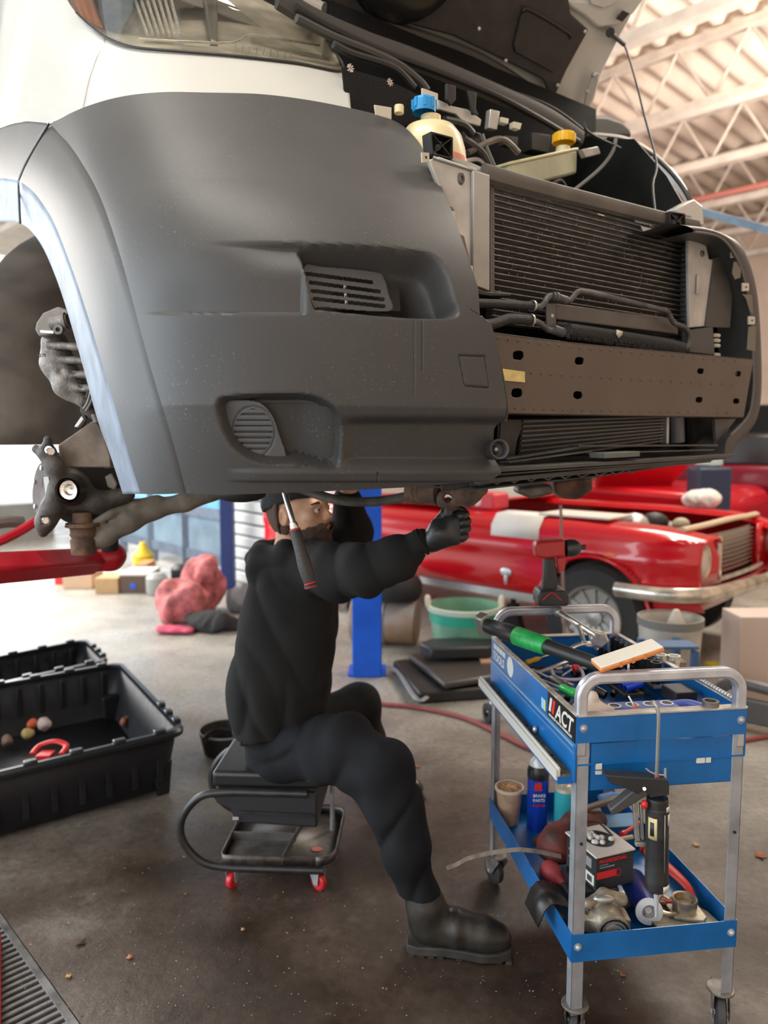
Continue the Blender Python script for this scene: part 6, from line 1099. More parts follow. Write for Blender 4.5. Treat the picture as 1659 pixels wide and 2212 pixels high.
def lump(name, label, cat, c, r, mt, amp=.006, s=50, sd=1, fn=None, h=.004):
    c = np.array(c); r = np.array(r); f = fn or (lambda P: ell(P, c, r) + amp * wob(P, s, sd)); return solo(name, nets(f, c - r * 1.25 - .012, c + r * 1.25 + .012, h), mt, label, cat, ang=70)
c = C_(.10, .37, .315); e2 = C_(.25, .44, .325)
lump('angle_grinder', 'grimy red and black power tool lying on the lower shelf behind the box', 'power tool', (c + e2) / 2, (.13, .08, .06), mat('grimy_red', (.05, .025, .02), .6, var=.8, vs=14, bump=.4, col2=(.22, .03, .02)), fn=lambda P: smin(chain(P, [(c, .045), ((c + e2) / 2 + (0, 0, .01), .04), (e2, .03)], .03), ell(P, c - (0, 0, .03), (.05, .05, .03)), .03) + .004 * wob(P, 50, 6))
c = C_(.058, .30, .265); lump('red_balloon_bulb', 'dusty red rubber bulb at the left rim of the lower shelf', 'bulb', c, (.030, .04, .03), mat('rubber_pinkred', (.38, .05, .06), .6, var=.2, vs=10), fn=lambda P: smin(ell(P, c, (.030, .034, .028)), cap_(P, c, c + (.04, -.06, -.015), .014, .006), .02))
m = MB(); m.tube([C_(.09, .31, .30), C_(-.02, .335, .315), C_(-.14, .36, .29), C_(-.19, .372, .262), C_(-.215, .378, .252)], .011, 4, res=3, flat=.6, up=(0, 0, 1)); solo('pry_bar', m, mat('pry_steel', (.36, .31, .25), .5, .6, var=.3, vs=30), 'long pry bar sticking out left over the lower shelf rim', 'pry bar')
m = MB(); m.grid(np.array([[C_(x, y0, z) for x, z in ((.06, .262), (.03, .29), (.0, .302), (-.016, .300), (-.03, .285), (-.045, .245))] for y0 in (.10, .20)])); st_ = solo('rubber_flap', m, mat('strap_black', (.02, .019, .016), .35, var=.3, vs=20), 'black rubber mud flap folded over the left rim of the lower shelf', 'rubber flap', solid=.004)
m = MB(); m.tube([C_(x, y, z) for x, y, z in ((.035, .24, .27), (.03, .20, .262), (.028, .15, .25), (.03, .135, .24))], .006, 8, flat=.6); solo('spring_lever', m, mat('lever_green_grey', (.22, .21, .16), .5, .4), 'curved grey green lever lying inside the left rim', 'lever')
# boxed cartridge kit
bx = thing('cardboard_box', 'black and red printed carton with an open white top on the lower shelf', 'carton', C_(.17, .24, .30)); bo = C_(.055, .155, .300); bxd = unit(cz(1390, 1900, .30) - cz(1290, 1925, .30)); byd = np.array([-bxd[1], bxd[0], 0]); bo = cz(1287, 1925, .295); Bx = lambda x, y, z: bo + bxd * x + byd * y + np.array([0, 0, z])
KB = mat('carton_black', (.035, .038, .042), .4, var=.3, vs=12); TOPW = mat('carton_white', (.70, .64, .58), .6)
m = MB(); m.box((0, 0, 0), (.115, .13, .088), Bx); build('carton', m, KB, bx); m = MB(); m.box((-.004, -.003, .088), (.118, .134, .093), Bx); tp = build('lid', m, TOPW, bx, bev=.001)
m = MB(); m.prism([Bx(.058 + .038 * math.cos(t), .07 + .042 * math.sin(t), .0936) for t in np.linspace(0, 6.28, 20)[:-1]], (0, 0, .0012)); build('open_hole', m, BLACK, tp); m = MB(); r2 = random.Random(8)
for i in range(14): m.ball(Bx(.058 + r2.uniform(-.026, .026), .07 + r2.uniform(-.03, .03), .096), .008, 8, 5)
build('white_pellets', m, mat('pellet_white', (.66, .64, .58), .6), tp, kind='stuff'); m = MB(); m.tube([Bx(.02, .07, .094), Bx(.03, .115, .112), Bx(.085, .115, .112), Bx(.1, .07, .094)], .003, 8); build('strap_handle', m, BLACK, bx)
for x0, x1, z0, z1, mt in ((.002, .060, .030, .048, DR), (.01, .055, .058, .061, GALV), (.01, .035, .065, .067, GALV)): m = MB(); m.box((x0, -.0012, z0), (x1, 0, z1), Bx); build('printed_panel', m, mt, bx)
text('lettering', 'PROFESSIONAL', DR, bx, Bx(.008, -.0012, .072), bxd, (0, 0, 1), .0125); m = MB(); m.lathe([(.009, 0), (.011, 0), (.011, .001), (.009, .001)], Bx(.068, -.0005, .038), -byd, 20, .7); build('red_ring', m, DR, bx)
for y0, y1, z0, z1, mt in ((.008, .045, .008, .036, DW), (.05, .12, .05, .056, GALV), (.05, .12, .03, .034, GALV), (.02, .05, .05, .075, mat('carton_grey', (.28, .27, .26), .5))): m = MB(); m.box((-.0012, y0, z0), (0, y1, z1), Bx); build('printed_panel', m, mt, bx)
m = MB(); 
for i in range(7): m.box((-.002, .016 + i * .003, .014), (-.001, .0172 + i * .003 + (i % 2) * .0008, .029), Bx)
build('barcode', m, BLACK, bx)
m = MB(); m.box((.07, .15, .2295), (.192, .30, .262), C_); solo('tool_case', m, mat('case_grey', (.05, .052, .055), .45), 'dark grey plastic case under the printed carton', 'case', bev=.005); m = MB(); m.box((.08, .16, .262), (.192, .28, .292), C_); solo('tool_case', m, BLACK, 'black case topmost under the printed carton', 'case', bev=.005)
# spray can on its side showing its white base
c = C_(.235, .085, .272); ax = unit((-.05, -1, .06)); sc = thing('spray_can', 'blue spray can lying on its side with white base facing out', 'spray can', c - (0, 0, .035)); build('can', MB().lathe([(.033, .0), (.033, -.03), (.033, -.15), (.02, -.17), (.001, -.17)], c, ax, 28), mat('can_navy2', (.01, .02, .16), .3, .3), sc)
build('base', MB().lathe([(.033, -.004), (.034, .002), (.018, .004), (.016, -.004), (.001, -.004)], c, ax, 28), mat('base_white', (.72, .74, .76), .4), sc); m = MB(); m.lathe([(.008, -.004), (.013, .004), (.016, .0)], c, ax, 12); build('valve_cup', m, mat('cup_bronze', (.4, .37, .32), .35, .7), sc)
# castings
PC = mat('pump_casting', (.36, .32, .25), .5, .55, var=.3, vs=25, bump=.4, bs=100); pw = thing('water_pump', 'grimy cast aluminium pump with pulley facing out at the near left of the lower shelf', 'car part', C_(.12, .06, LZ)); c = C_(.118, .080, .275)
def pmp(P):
    q = (P - c); d = cap_(P, c - (0, .02, .006), c + (0, .03, -.006), .038, .042); d = smin(d, np.max(np.abs(q - (0, .01, -.018)) - (.058, .026, .016), -1), .02); d = smin(d, chain(P, [(c + (-.052, 0, .0), .012), (c + (-.045, .0, .032), .010), (c + (.0, .02, .044), .014), (c + (.045, .02, .030), .016)], .01), .008)
    return np.maximum(np.maximum(d, -(P[..., 2] - LZ - .001)), -cap_(P, c + (-.048, -.06, .016), c + (-.048, .06, .016), .008, .008)) + .001 * wob(P, 90)
build('casting', nets(pmp, c - (.08, .06, .06), c + (.08, .07, .075), .0032), PC, pw, ang=60)
for r0, r1, yy, mt in ((.034, .040, -.056, PC), (.026, .031, -.058, ALU), (.017, .023, -.060, GALV), (.005, .011, -.062, ALU)): build('pulley_ring', MB().lathe([(r0, .0), (r0, .008), (r1, .008), (r1, 0)], c + (.008, yy + .012, -.012), (0, -1, 0), 28), mt, pw)
m = MB(); m.cyl(c + (.008, -.04, -.012), c + (.008, -.052, -.012), .036); build('pulley_face', m, mat('pulley_dark', (.04, .04, .04), .4, .4), pw); m = MB(); m.ball(c + (-.005, .0, .044), (.026, .012, .010)); build('inlet', m, ALU, pw)
TM = mat('throttle_bronze', (.50, .43, .32), .32, .85, var=.2, vs=20, bump=.1); th_ = thing('throttle_body', 'machined bronze throttle body on the tan plate, right end of the lower shelf', 'car part', C_(.325, .10, .25)); c = C_(.335, .095, .262)
m = MB(); m.lathe([(.024, .004), (.026, .030), (.030, .032), (.031, .026), (.029, .0), (.024, 0)], c, (0, 0, 1), 36); build('bore_ring', m, TM, th_); m = MB(); m.prism([c + (x, y, -.008) for x, y in ((-.035, -.03), (.03, -.045), (.045, -.03), (.042, .03), (-.02, .04), (-.04, .02))], (0, 0, .008)); build('flange', m, PC, th_, bev=.002)
m = MB(); m.tube([c + q for q in ((-.03, -.02, .0), (-.055, -.022, .004), (-.072, -.008, .008), (-.065, .015, .010), (-.04, .02, .006))], .006, 8); m.tube([c + q for q in ((-.07, -.005, .008), (-.06, .018, .018), (-.045, .03, .02), (-.03, .02, .016))], .005, 8); build('linkage', m, TM, th_); m = MB(); m.cyl(c + (0, 0, .012), c + (0, 0, .0135), .024); build('butterfly_plate', m, mat('butterfly', (.35, .28, .2), .3, .8), th_)
m = MB(); m.prism([C_(x, y, .246) for x, y in ((.245, .05), (.27, .035), (.38, .02), (.405, .05), (.40, .10), (.34, .17), (.26, .16), (.235, .10))], (0, 0, .004)); solo('gasket_plate', m, mat('gasket_tan', (.30, .26, .19), .6, .2, var=.2), 'flat tan gasket plate under the throttle body', 'gasket', bev=.001)
m = MB(); m.box((.24, .04, .2295), (.40, .16, .245), C_); solo('metal_box', m, DARK, 'low dark tin under the gasket plate', 'tin', bev=.002)
RD = mat('tool_red_coated', (.55, .03, .02), .4, bump=.1); m = MB(); a = [C_(.325, .30, .31), C_(.345, .24, .305), C_(.375, .17, .285), C_(.385, .14, .262)]; m.tube(a, [.016, .018, .013, .010], 10, flat=.6); cl = thing('clamp_pliers', 'bright red handled clamp lying inside the right rim of the lower shelf', 'clamp', a[-1]); build('handle', m, RD, cl)
m = MB(); m.lathe([(.010, -.008), (.020, -.008), (.020, .008), (.010, .008)], C_(.33, .27, .318), (0, -.9, .4), 20); build('eye', m, RD, cl); m = MB(); m.tube([C_(.38, .12, .262), C_(.33, .13, .258), C_(.28, .14, .262)], .010, 8); build('jaw', m, RD, cl)
for i, (x_, y_, z_, L, a_, mt, lb) in enumerate(((.20, .15, .25, .10, .3, RUST, 'rusty bolt lying between pump and carton'), (.30, .20, .25, .12, 1.2, BLACKG, 'black glossy hose end in the shadow under the carton'), (.08, .50, .24, .10, .8, RUST, 'rusty rod lying in front of the tub'), (.30, .38, .31, .10, .6, RED, 'small red tool lying on the blue case'), (.21, .31, .33, .10, .2, mat('brass_cream', (.5, .42, .28), .5), 'cream hose lying on the power tool'))): p0 = C_(x_, y_, z_); m = MB(); m.lathe([(.001, 0), (.009, .001), (.009, .015), (.006, .018), (.006, L), (.001, L)], p0, EX * math.cos(a_) + EY * math.sin(a_), 12); solo(('bolt', 'hose_end', 'rod', 'hand_tool', 'short_hose')[i], m, mt, lb, ('bolt', 'hose', 'rod', 'tool', 'hose')[i])
# ================================================================ lift columns in the background
pb = onz(793., 1462., 0); po = thing('lift_column', 'bright blue steel lift column standing between the mechanic and the red coupe', 'lift column', pb)
LBL = mat('column_blue', (.005, .10, .62), .4, var=.15, vs=4); w2 = 32.5 / 1650 * pb[1]
m = MB(); m.box((pb[0] - w2, pb[1] - .02, .0), (pb[0] + w2, pb[1] + .16, 3.6)); build('post', m, LBL, po, bev=.008); m = MB(); m.box((pb[0] - w2 * 1.3, pb[1] - .0, 0), (pb[0] + w2 * 1.3, pb[1] + .22, .012)); build('base_plate', m, LBL, po)
p2 = onz(491., 1275., 0); m = MB(); m.box((p2[0] - .06, p2[1], 0), (p2[0] + .06, p2[1] + .14, 3.6)); solo('steel_column', m, mat('column_navy', (.01, .03, .16), .5), 'thin navy blue steel column beside the glazed overhead door', 'column', bev=.006)
# ================================================================ red coupe
QO = np.array([1.27, 4.6, 0]); FX = np.array([.73, -.683, 0]); FY = np.array([.683, .73, 0])
def Q(x, y, z): return QO + FX * x + FY * y + np.array([0, 0, z])
car = thing('vintage_coupe', 'bright red vintage coupe with chrome bumper, hood off and engine bay exposed', 'car', QO, math.atan2(FX[1], FX[0])); CR = mat('coupe_red', (.58, .004, .012), .22, coat=.6, var=.06, vs=2)
xs = np.r_[np.linspace(-3.2, -.6, 27), np.linspace(-.55, .5, 43), np.linspace(.52, .62, 6)]
def sec(x):
    n = max(0, x - .25) / .37; top = .93 - .03 * max(0, x + .2) - .05 * n * n; lowz = .41 if x < .4 else .41 + .04 * n; dy = .10 * n * n
    return [(.07 + dy, lowz), (.02 + dy, lowz + .05), (.0 + dy, .55), (.0 + dy, .66), (-.015 + dy, .73), (.0 + dy, .80), (.015 + dy, .86), (.05 + dy, top - .02), (.12 + dy, top), (.26 + dy, top + .005), (.30 + dy, top - .03)]
zs_ = 44; Gs = []
for x in xs:
    s = np.array(sec(x)); r = rs(s, zs_); Gs.append([Q(x, y, z) for y, z in r])
Gs = np.array(Gs); wc = Q(0, 0, .345); rel = Gs - wc; dist = np.hypot(rel @ FX, rel[..., 2]); keep = dist[:-1, :-1] > .385
build('side_panel', MB().grid(Gs, keep), CR, car, solid=.004, ang=30)
G2 = [[Q(x, 1.72 - y, z) for y, z in rs(np.array(sec(x)), 20)] for x in xs]; build('side_panel', MB().grid(np.array(G2)), CR, car, ang=30)
m = MB(); r1 = [wc + FX * .385 * math.cos(t) + np.array([0, 0, .385 * math.sin(t)]) - FY * .012 for t in np.linspace(-.1, math.pi + .1, 40)]; m.tube(r1, .012, 8, sm=False); build('arch_lip', m, CR, car)
m = MB(); m.cyl(wc + FY * .24, wc + FY * .25, .42, n=32); build('arch_well', m, BLACK, car)
TI = mat('tyre_black', (.02, .02, .02), .7, bump=.2); wh = build('wheel', MB().lathe([(.20, -.10), (.30, -.10), (.335, -.07), (.343, -.03), (.343, .05), (.33, .09), (.20, .1)], wc + FY * .10, FY, 44), TI, car)
RM = mat('rim_grey', (.42, .41, .38), .35, .7, var=.15); build('rim', MB().lathe([(.205, -.095), (.20, -.11), (.185, -.10), (.175, -.06), (.06, -.05), (.055, -.075), (.001, -.08)], wc + FY * .10, FY, 40), RM, wh)
for i in range(12): a = i * math.pi / 6; d = FX * math.cos(a) + np.array([0, 0, math.sin(a)]); m = MB(); m.bar(wc + FY * .042 + d * .06, wc + FY * .03 + d * .18, .022, .012, up=FY); build('spoke', m, RM, wh)
wr = Q(-2.7, 0, .345); wh2 = build('wheel', MB().lathe([(.20, -.10), (.335, -.07), (.343, .05), (.20, .1)], wr + FY * .10, FY, 30), TI, car)
for yy in (1.45,): build('wheel', MB().lathe([(.20, -.10), (.335, -.07), (.343, .05), (.20, .1)], Q(0, yy, .345), FY, 30), TI, car)
m = MB(); m.bar(Q(-3.2, .05, .40), Q(-.40, .05, .40), .02, .05); build('rocker_trim', m, mat('trim_pale', (.6, .6, .62), .3, .6), car)
# nose
def nose(y, z, x=.60): return Q(x - .10 * abs(y - .86) ** 2, y, z)
m = MB(); m.grid(np.array([[nose(y, z, .58 + (.03 if z < .8 else 0)) for y in np.linspace(.10, .48, 8)] for z in (.58, .66, .74, .82, .87)])); build('headlamp_panel', m, CR, car, solid=.02)
m = MB(); m.grid(np.array([[nose(y, z, .58) for y in np.linspace(1.24, 1.62, 8)] for z in (.58, .74, .87)])); build('headlamp_panel', m, CR, car, solid=.02)
for y_ in (.20, 1.52):
    c = nose(y_, .735, .63); m = MB(); m.lathe([(.10, -.03), (.105, 0), (.098, .012), (.088, .006)], c, FX, 32); hh = build('headlamp_ring', m, CR if 0 else mat('chrome_bumper', (.62, .58, .5), .25, .8, var=.3, vs=10), car); m = MB(); m.ball(c + FX * -.0, (.03, .087, .087), fr=np.array([FX, FY, (0, 0, 1)])); build('headlamp_glass', m, mat('lamp_cream', (.55, .50, .42), .15, coat=1), hh)
m = MB(); m.grid(np.array([[nose(y, z, .52) for y in np.linspace(.46, 1.26, 10)] for z in (.60, .86)])); gr_ = build('grille', m, mat('grille_taupe', (.24, .20, .17), .5, .3), car, solid=.01)
for i in range(9): m = MB(); m.tube([nose(y, .62 + i * .028, .54) for y in np.linspace(.48, 1.24, 6)], .004, 6, sm=False); build('grille_bar', m, mat('bar_taupe3', (.32, .27, .22), .4, .5), gr_)
m = MB(); m.tube([nose(y, z, .60) for y, z in ((.46, .60), (.46, .86))], .015, 6); m.tube([nose(y, .60, .60) for y in np.linspace(.46, 1.26, 6)], .014, 6); build('grille_frame', m, mat('chrome_bumper', (0,) * 3), gr_)
m = MB(); m.tube([Q(.50 - .10 * abs(y - .86) ** 2, y, .90 + .03 * (1 - abs(y - .86))) for y in np.linspace(.2, 1.5, 8)], .03, 8, flat=.6); build('header_panel', m, mat('header_tan', (.55, .42, .28), .5), car)
m = MB(); bp_ = [Q(.18, -.05, .56), Q(.42, -.06, .565), Q(.58, .0, .57), Q(.68, .14, .575), Q(.74, .45, .58), Q(.77, .86, .58), Q(.74, 1.27, .58), Q(.66, 1.6, .575), Q(.45, 1.78, .57)]; m.tube(bp_, .034, 10, up=(0, 0, 1), flat=1.3); build('front_bumper', m, mat('chrome_bumper', (0,) * 3), car)
m = MB(); m.grid(np.array([[nose(y, z, .60 - (.55 - z) * .8) for y in np.linspace(.08, 1.64, 14)] for z in (.36, .42, .48, .56)])); build('valance', m, CR, car, solid=.01); m = MB(); m.lathe([(.04, 0), (.05, .01), (.03, .02), (.001, .022)], nose(.24, .46, .55), FX, 20); build('park_lamp', m, mat('lamp_cream', (0,) * 3), car)
m = MB(); m.ball(Q(.12, -.012, .75), (.06, .008, .016), fr=np.array([FX, FY, (0, 0, 1)])); build('side_lamp', m, mat('amber_small', (.7, .12, .02), .3), car); m = MB(); m.ball(Q(-.62, -.012, .56), (.045, .006, .03), fr=np.array([FX, FY, (0, 0, 1)])); m.ball(Q(-.62, -.012, .52), (.015, .006, .045), fr=np.array([FX, FY, (0, 0, 1)])); build('fender_badge', m, mat('trim_pale', (0,) * 3), car)
m = MB(); m.box((-1.1, .22, .45), (.45, 1.5, .60), Q); build('engine_bay_floor', m, BLACK, car); r5 = random.Random(6)
for i in range(18): m = MB(); c = Q(r5.uniform(-.9, .35), r5.uniform(.35, 1.4), r5.uniform(.68, .88)); s = r5.uniform(.04, .11); m.ball(c, (s, s * r5.uniform(.6, 1.3), s * .7), 10, 6); build('engine_part', m, (DARK, STEEL, ALU, BLACK, mat('cream_part', (.5, .42, .3), .6))[i % 5], car, kind='stuff')
m = MB(); m.grid(np.array([[Q(x, y, z) for y in (.05, .5, 1.2, 1.67)] for x, z in ((-3.2, .96), (-2.0, .98), (-1.15, .96))])); build('cowl_top', m, CR, car, solid=.01)
m = MB(); m.grid(np.array([[Q(x, y, z) for y in (.14, .5, 1.2, 1.58)] for x, z in ((-1.2, .96), (-1.75, 1.34))])); build('windscreen', m, mat('coupe_glass', (.45, .5, .48), .05, spec=1), car, solid=.006)
m = MB(); m.tube([Q(-1.2, .12, .96), Q(-1.75, .2, 1.34)], .02, 8); m.grid(np.array([[Q(x, y, 1.36) for y in (.2, 1.5)] for x in (-1.7, -2.9)])); build('roof', m, CR, car, solid=.01); m = MB(); m.ball(Q(-1.05, -.02, .80), .016); build('door_key_lock', m, mat('brass_gold', (.6, .35, .08), .3, .8), car)
ft = .935
m = MB(); g_ = [[Q(x, y, z + .006) for x in (-.75, -.55, -.38)] for y, z in ((-.006, .78), (.0, .86), (.06, ft), (.2, ft + .01), (.3, ft))]; m.grid(np.array(g_)); solo('paper_sheet', m, mat('paper_white', (.74, .73, .70), .7), 'white paper sheet hanging over the coupe fender', 'paper', solid=.003)
m = MB(); m.box((-.45, .10, ft + .01), (.05, .42, ft + .025), Q); solo('fender_cover', m, mat('paper_white2', (.66, .62, .56), .8), 'cream flat sheet lying along the coupe fender top', 'sheet', bev=.004)
c = Q(-1.0, .28, 1.02); m = MB(); m.box((-.14, -.10, -.08), (.14, .10, .04), lambda x, y, z: c + FX * x + FY * y + np.array([0, 0, z])); tb = thing('tool_box', 'red and white box standing on the coupe cowl', 'box', c - (0, 0, .08)); build('box', m, mat('box_red2', (.62, .06, .08), .5), tb, bev=.02); m = MB(); m.lathe([(.035, 0), (.001, .004)], c - FY * .101 + (0, 0, -.02), -FY, 16); build('round_label', m, DW, tb)
def rag2(name, label, c, r, mt, sd): 
    c = np.array(c); f = lambda P: ell(P, c, r) + .02 * wob(P, 22, sd) + .012 * np.abs(wob(P, 30, sd + 1)) * 2; return solo(name, nets(f, c - np.array(r) * 1.3 - .03, c + np.array(r) * 1.3 + .03, .014), mt, label, 'rag', ang=80)
rag2('white_rag', 'white rag heaped at the coupe windscreen base', Q(-1.35, .32, 1.03), (.16, .13, .07), mat('paper_white3', (.68, .65, .62), .8), 1); rag2('white_rag', 'white rag heaped on the far fender of the coupe', Q(.05, 1.62, .99), (.15, .13, .07), mat('paper_white3', (0,) * 3), 7)
m = MB(); m.cyl(Q(.0 - .02, -.25, .0), Q(-.1, -.22, 1.05), .009, n=8); solo('thin_rod', m, mat('rod_brown', (.25, .14, .12), .5), 'thin brown rod standing on the floor in front of the coupe wheel', 'rod')
# jack stand like supports hold the coupe sill
for x_, lb in ((-.75, 'black jack stand under the coupe sill behind the front wheel'), (-2.3, 'black jack stand under the rear of the coupe sill')):
    b = Q(x_, .25, 0); m = MB(); m.prism([b + FX * -.12, b + FX * .12, b + FX * .03 + (0, 0, .28), b - FX * .03 + (0, 0, .28)], FY * .06); m.cyl(b + FY * .03 + (0, 0, .2), b + FY * .03 + (0, 0, .415), .02); solo('jack_stand', m, BLACK, lb, 'jack stand')
# second red car with raised hood, and parked vehicles beyond
def boxcar(name, label, o, rz, L, W, H1, H2, mt, cab, wheels=True):
    t = thing(name, label, 'car', o, rz); M_ = BASE[t.name]; R = lambda x, y, z: np.array(M_ @ Vector((x, y, z)))
    pr = [(-L / 2, .28), (L / 2 - .05, .28), (L / 2, .45), (L / 2 - .03, H1 - .12), (L / 2 - .15, H1), (cab[1] + .35, H1 + .04), (-L / 2 + .1, H1 + .02), (-L / 2, H1 - .2)]
    build('body', MB().prism([R(x, -W / 2, z) for x, z in pr], R(0, W / 2, 0) - R(0, -W / 2, 0)), mt, t, bev=.06, segs=3)
    cb = [(cab[0] - .3, H1), (cab[0], H2), (cab[1], H2), (cab[1] + .4, H1)]; build('cabin', MB().prism([R(x, -W / 2 + .12, z) for x, z in cb], R(0, W / 2 - .12, 0) - R(0, -W / 2 + .12, 0)), BLACKG, t, bev=.05)
    for x in (-L * .31, L * .32):
        for y in (-W / 2 + .1, W / 2 - .1): build('wheel', MB().lathe([(.001, -.09), (.2, -.09), (.31, -.08), (.32, 0), (.31, .1), (.001, .1)], R(x, y, .32), FYv(rz), 24), TI, t)
    return t, R
def FYv(rz): return (-math.sin(rz), math.cos(rz), 0)
t, R = boxcar('hatchback', 'second red car behind the coupe with its hood raised', (2.0, 8.7, 0), -.75, 4.1, 1.7, .95, 1.4, mat('car_red2', (.50, .005, .015), .25, coat=.4), (-1.4, .1))
hq = lambda u, v, y: aty(float(u), float(v), y)
m = MB(); m.prism([hq(*p) for p in ((1284, 1078, 7.6), (1288, 1008, 7.3), (1320, 985, 7.2), (1490, 985, 7.6), (1478, 1015, 7.7), (1432, 1070, 7.9))], (.02, .05, .0)); build('raised_hood', m, mat('car_red2', (0,) * 3), t, bev=.01)
m = MB(); m.cyl(hq(1508, 1000, 7.6), hq(1545, 1082, 7.5), .03, n=8); build('hood_strut', m, mat('strut_pink', (.5, .16, .18), .5), t)
boxcar('pickup_truck', 'dark blue vehicle parked furthest back by the cream wall', (5.57, 11.4, 0), -.75, 4.6, 1.9, 1.35, 1.9, mat('car_navy', (.012, .02, .045), .3, coat=.3), (-1.0, .6))
boxcar('sedan', 'dark maroon car parked at the right edge of the photo', (5.15, 8.4, 0), -.75, 4.2, 1.75, 1.12, 1.5, mat('car_maroon', (.14, .004, .015), .25, coat=.5), (-1.2, .3))
m = MB(); m.box((2.62, 6.35, 0), (2.9, 6.62, 1.20)); m2 = solo('tool_chest', m, mat('chest_navy', (.02, .035, .08), .4), 'navy tool chest between the coupe and the hatchback', 'tool chest', bev=.02)
c = (2.76, 6.5, 1.32); m = MB(); m.lathe([(.08, -.12), (.11, -.1), (.11, .06), (.05, .12), (.001, .13)], c, (0, 0, 1), 20); solo('jug', m, mat('jug_pale', (.5, .62, .66), .4), 'pale blue jug standing on the navy tool chest', 'jug')
# ================================================================ floor clutter
def tote(name, label, NRp, FRp, dirn, zr):
    NR, FR = onz(*map(float, NRp), zr), onz(*map(float, FRp), zr); q = onz(*map(float, dirn), zr); ex = unit(q - NR); ey = FR - NR; W = np.linalg.norm(ey); ey = ey / W; L = .98
    F = lambda x, y, z: NR + ex * x + ey * y + np.array([0, 0, z - zr]); t = thing(name, label, 'tote', F(L / 2, W / 2, 0)); PL = mat('tote_black', (.010, .011, .014), .5, spec=.35, var=.2, bump=.1)
    def loop(i, z):
        r = .06; P = []
        for cx, cy, a in ((L - i - r, W - i - r, 0), (i + r, W - i - r, 90), (i + r, i + r, 180), (L - i - r, i + r, 270)):
            for k in range(6): an = math.radians(a + k * 18); P.append(F(cx + r * math.cos(an), cy + r * math.sin(an), z))
        return P + P[:1]
    build('shell', MB().grid(np.array([loop(.075, .02), loop(.07, .025), loop(.045, .12), loop(.022, zr - .02)])), PL, t, solid=.004); m = MB(); m.add(loop(.075, .022)[:-1], [tuple(range(24))]); build('bottom', m, PL, t, solid=.003)
    build('rim', MB().grid(np.array([loop(.026, zr - .018), loop(.022, zr), loop(.004, zr), loop(-.004, zr - .012), loop(-.002, zr - .03)])), mat('tote_rim', (.022, .024, .028), .3, bump=.1), t, solid=.003)
    for k in range(6):
        for y in (.002, W - .03): m = MB(); m.box((.08 + k * .16, y - .002, zr - .01), (.13 + k * .16, y + .032, zr + .012), F); build('rim_tab', m, mat('tote_rim', (0,) * 3), t, bev=.006)
        if k < 3: m = MB(); m.box((-.006, .08 + k * .11, zr - .012), (.028, .12 + k * .11, zr + .012), F); build('rim_tab', m, mat('tote_rim', (0,) * 3), t, bev=.006)
    for k in range(9): 
        for y, s in ((.042, -1), (W - .042, 1)): m = MB(); m.box((.09 + k * .10, y - .008, .06), (.115 + k * .10, y + .008, zr - .03), F); build('wall_rib', m, PL, t, bev=.004)
    for x, y in ((.06, .05), (.06, W - .12), (L - .13, .05), (L - .13, W - .12)): m = MB(); m.prism([F(x, y, 0), F(x + .05, y, 0), F(x + .07, y, .14), F(x - .015, y, .14)], F(0, .05, 0) - F(0, 0, 0)); build('foot_pillar', m, PL, t, bev=.006)
    return t, F, L, W
t1_, F1, L1_, W1_ = tote('storage_tote', 'large open black plastic tote nearest the stool with junk inside', (402, 1572), (262, 1428), (0, 1668), .28)
tote('storage_tote', 'second open black tote standing behind the first, its rim catching light', (236, 1424), (188, 1378), (0, 1476), .27)
c = onz(108., 1622., .16); m = MB(); m.tube([c + q_ for q_ in ((-.06, -.03, .0), (-.055, .03, .01), (.0, .05, .02), (.055, .03, .01), (.06, -.03, 0))], .014, 8, flat=.6); m.box((-.04, -.05, -.02), (.02, .01, .0), lambda x, y, z: c + (x, y, z)); solo('red_case', m, RED, 'red plastic latch case lying in the nearer black tote', 'case', bev=.004)
r6 = random.Random(2)
for i, (u_, v_, mt, lb) in enumerate(((60, 1585, mat('junk_yellow', (.45, .35, .15), .6), 'yellowish cap lying in the tote'), (95, 1565, mat('junk_pink', (.55, .45, .42), .6), 'pale pink wrapper standing in the tote'), (45, 1555, mat('junk_grey', (.2, .22, .25), .6), 'grey metal scrap in the tote'), (15, 1600, mat('junk_brown', (.2, .13, .1), .7), 'brown bottle neck in the tote'), (70, 1565, mat('junk_orange', (.6, .12, .05), .6), 'small orange cap in the tote'), (270, 1560, mat('junk_rust', (.25, .1, .05), .7), 'rusty bracket deep in the tote'))):
    c = onz(float(u_), float(v_), .07); f = lambda P: ell(P, c, (.035 - i * .003, .03, .025 + .01 * (i == 1))) + .008 * wob(P, 70, i); solo('junk_piece', nets(f, c - .06, c + .06, .006), mt, lb, 'scrap', ang=60)
dp = onz(488., 1622., 0); t = thing('drain_pan', 'round black drain pan with spout standing behind the stool', 'drain pan', dp); m = MB(); m.lathe([(.001, .004), (.10, .004), (.12, .10), (.115, .10), (.095, .012), (.001, .010)], dp, (0, 0, 1), 32); build('pan', m, BLACK, t); m = MB(); m.lathe([(.118, .095), (.124, .10), (.122, .108), (.116, .106)], dp, (0, 0, 1), 32); build('rim', m, mat('pan_rim', (.25, .25, .26), .3), t)
m = MB(); m.tube([aty(512., 1583., 3.3), aty(470., 1578., 3.28), aty(446., 1592., 3.25), aty(440., 1602., 3.24)], .013, 8); build('spout', m, BLACKG, t)
PK = mat('bag_pink', (.50, .15, .15), .85, var=.45, vs=12, bump=.3)
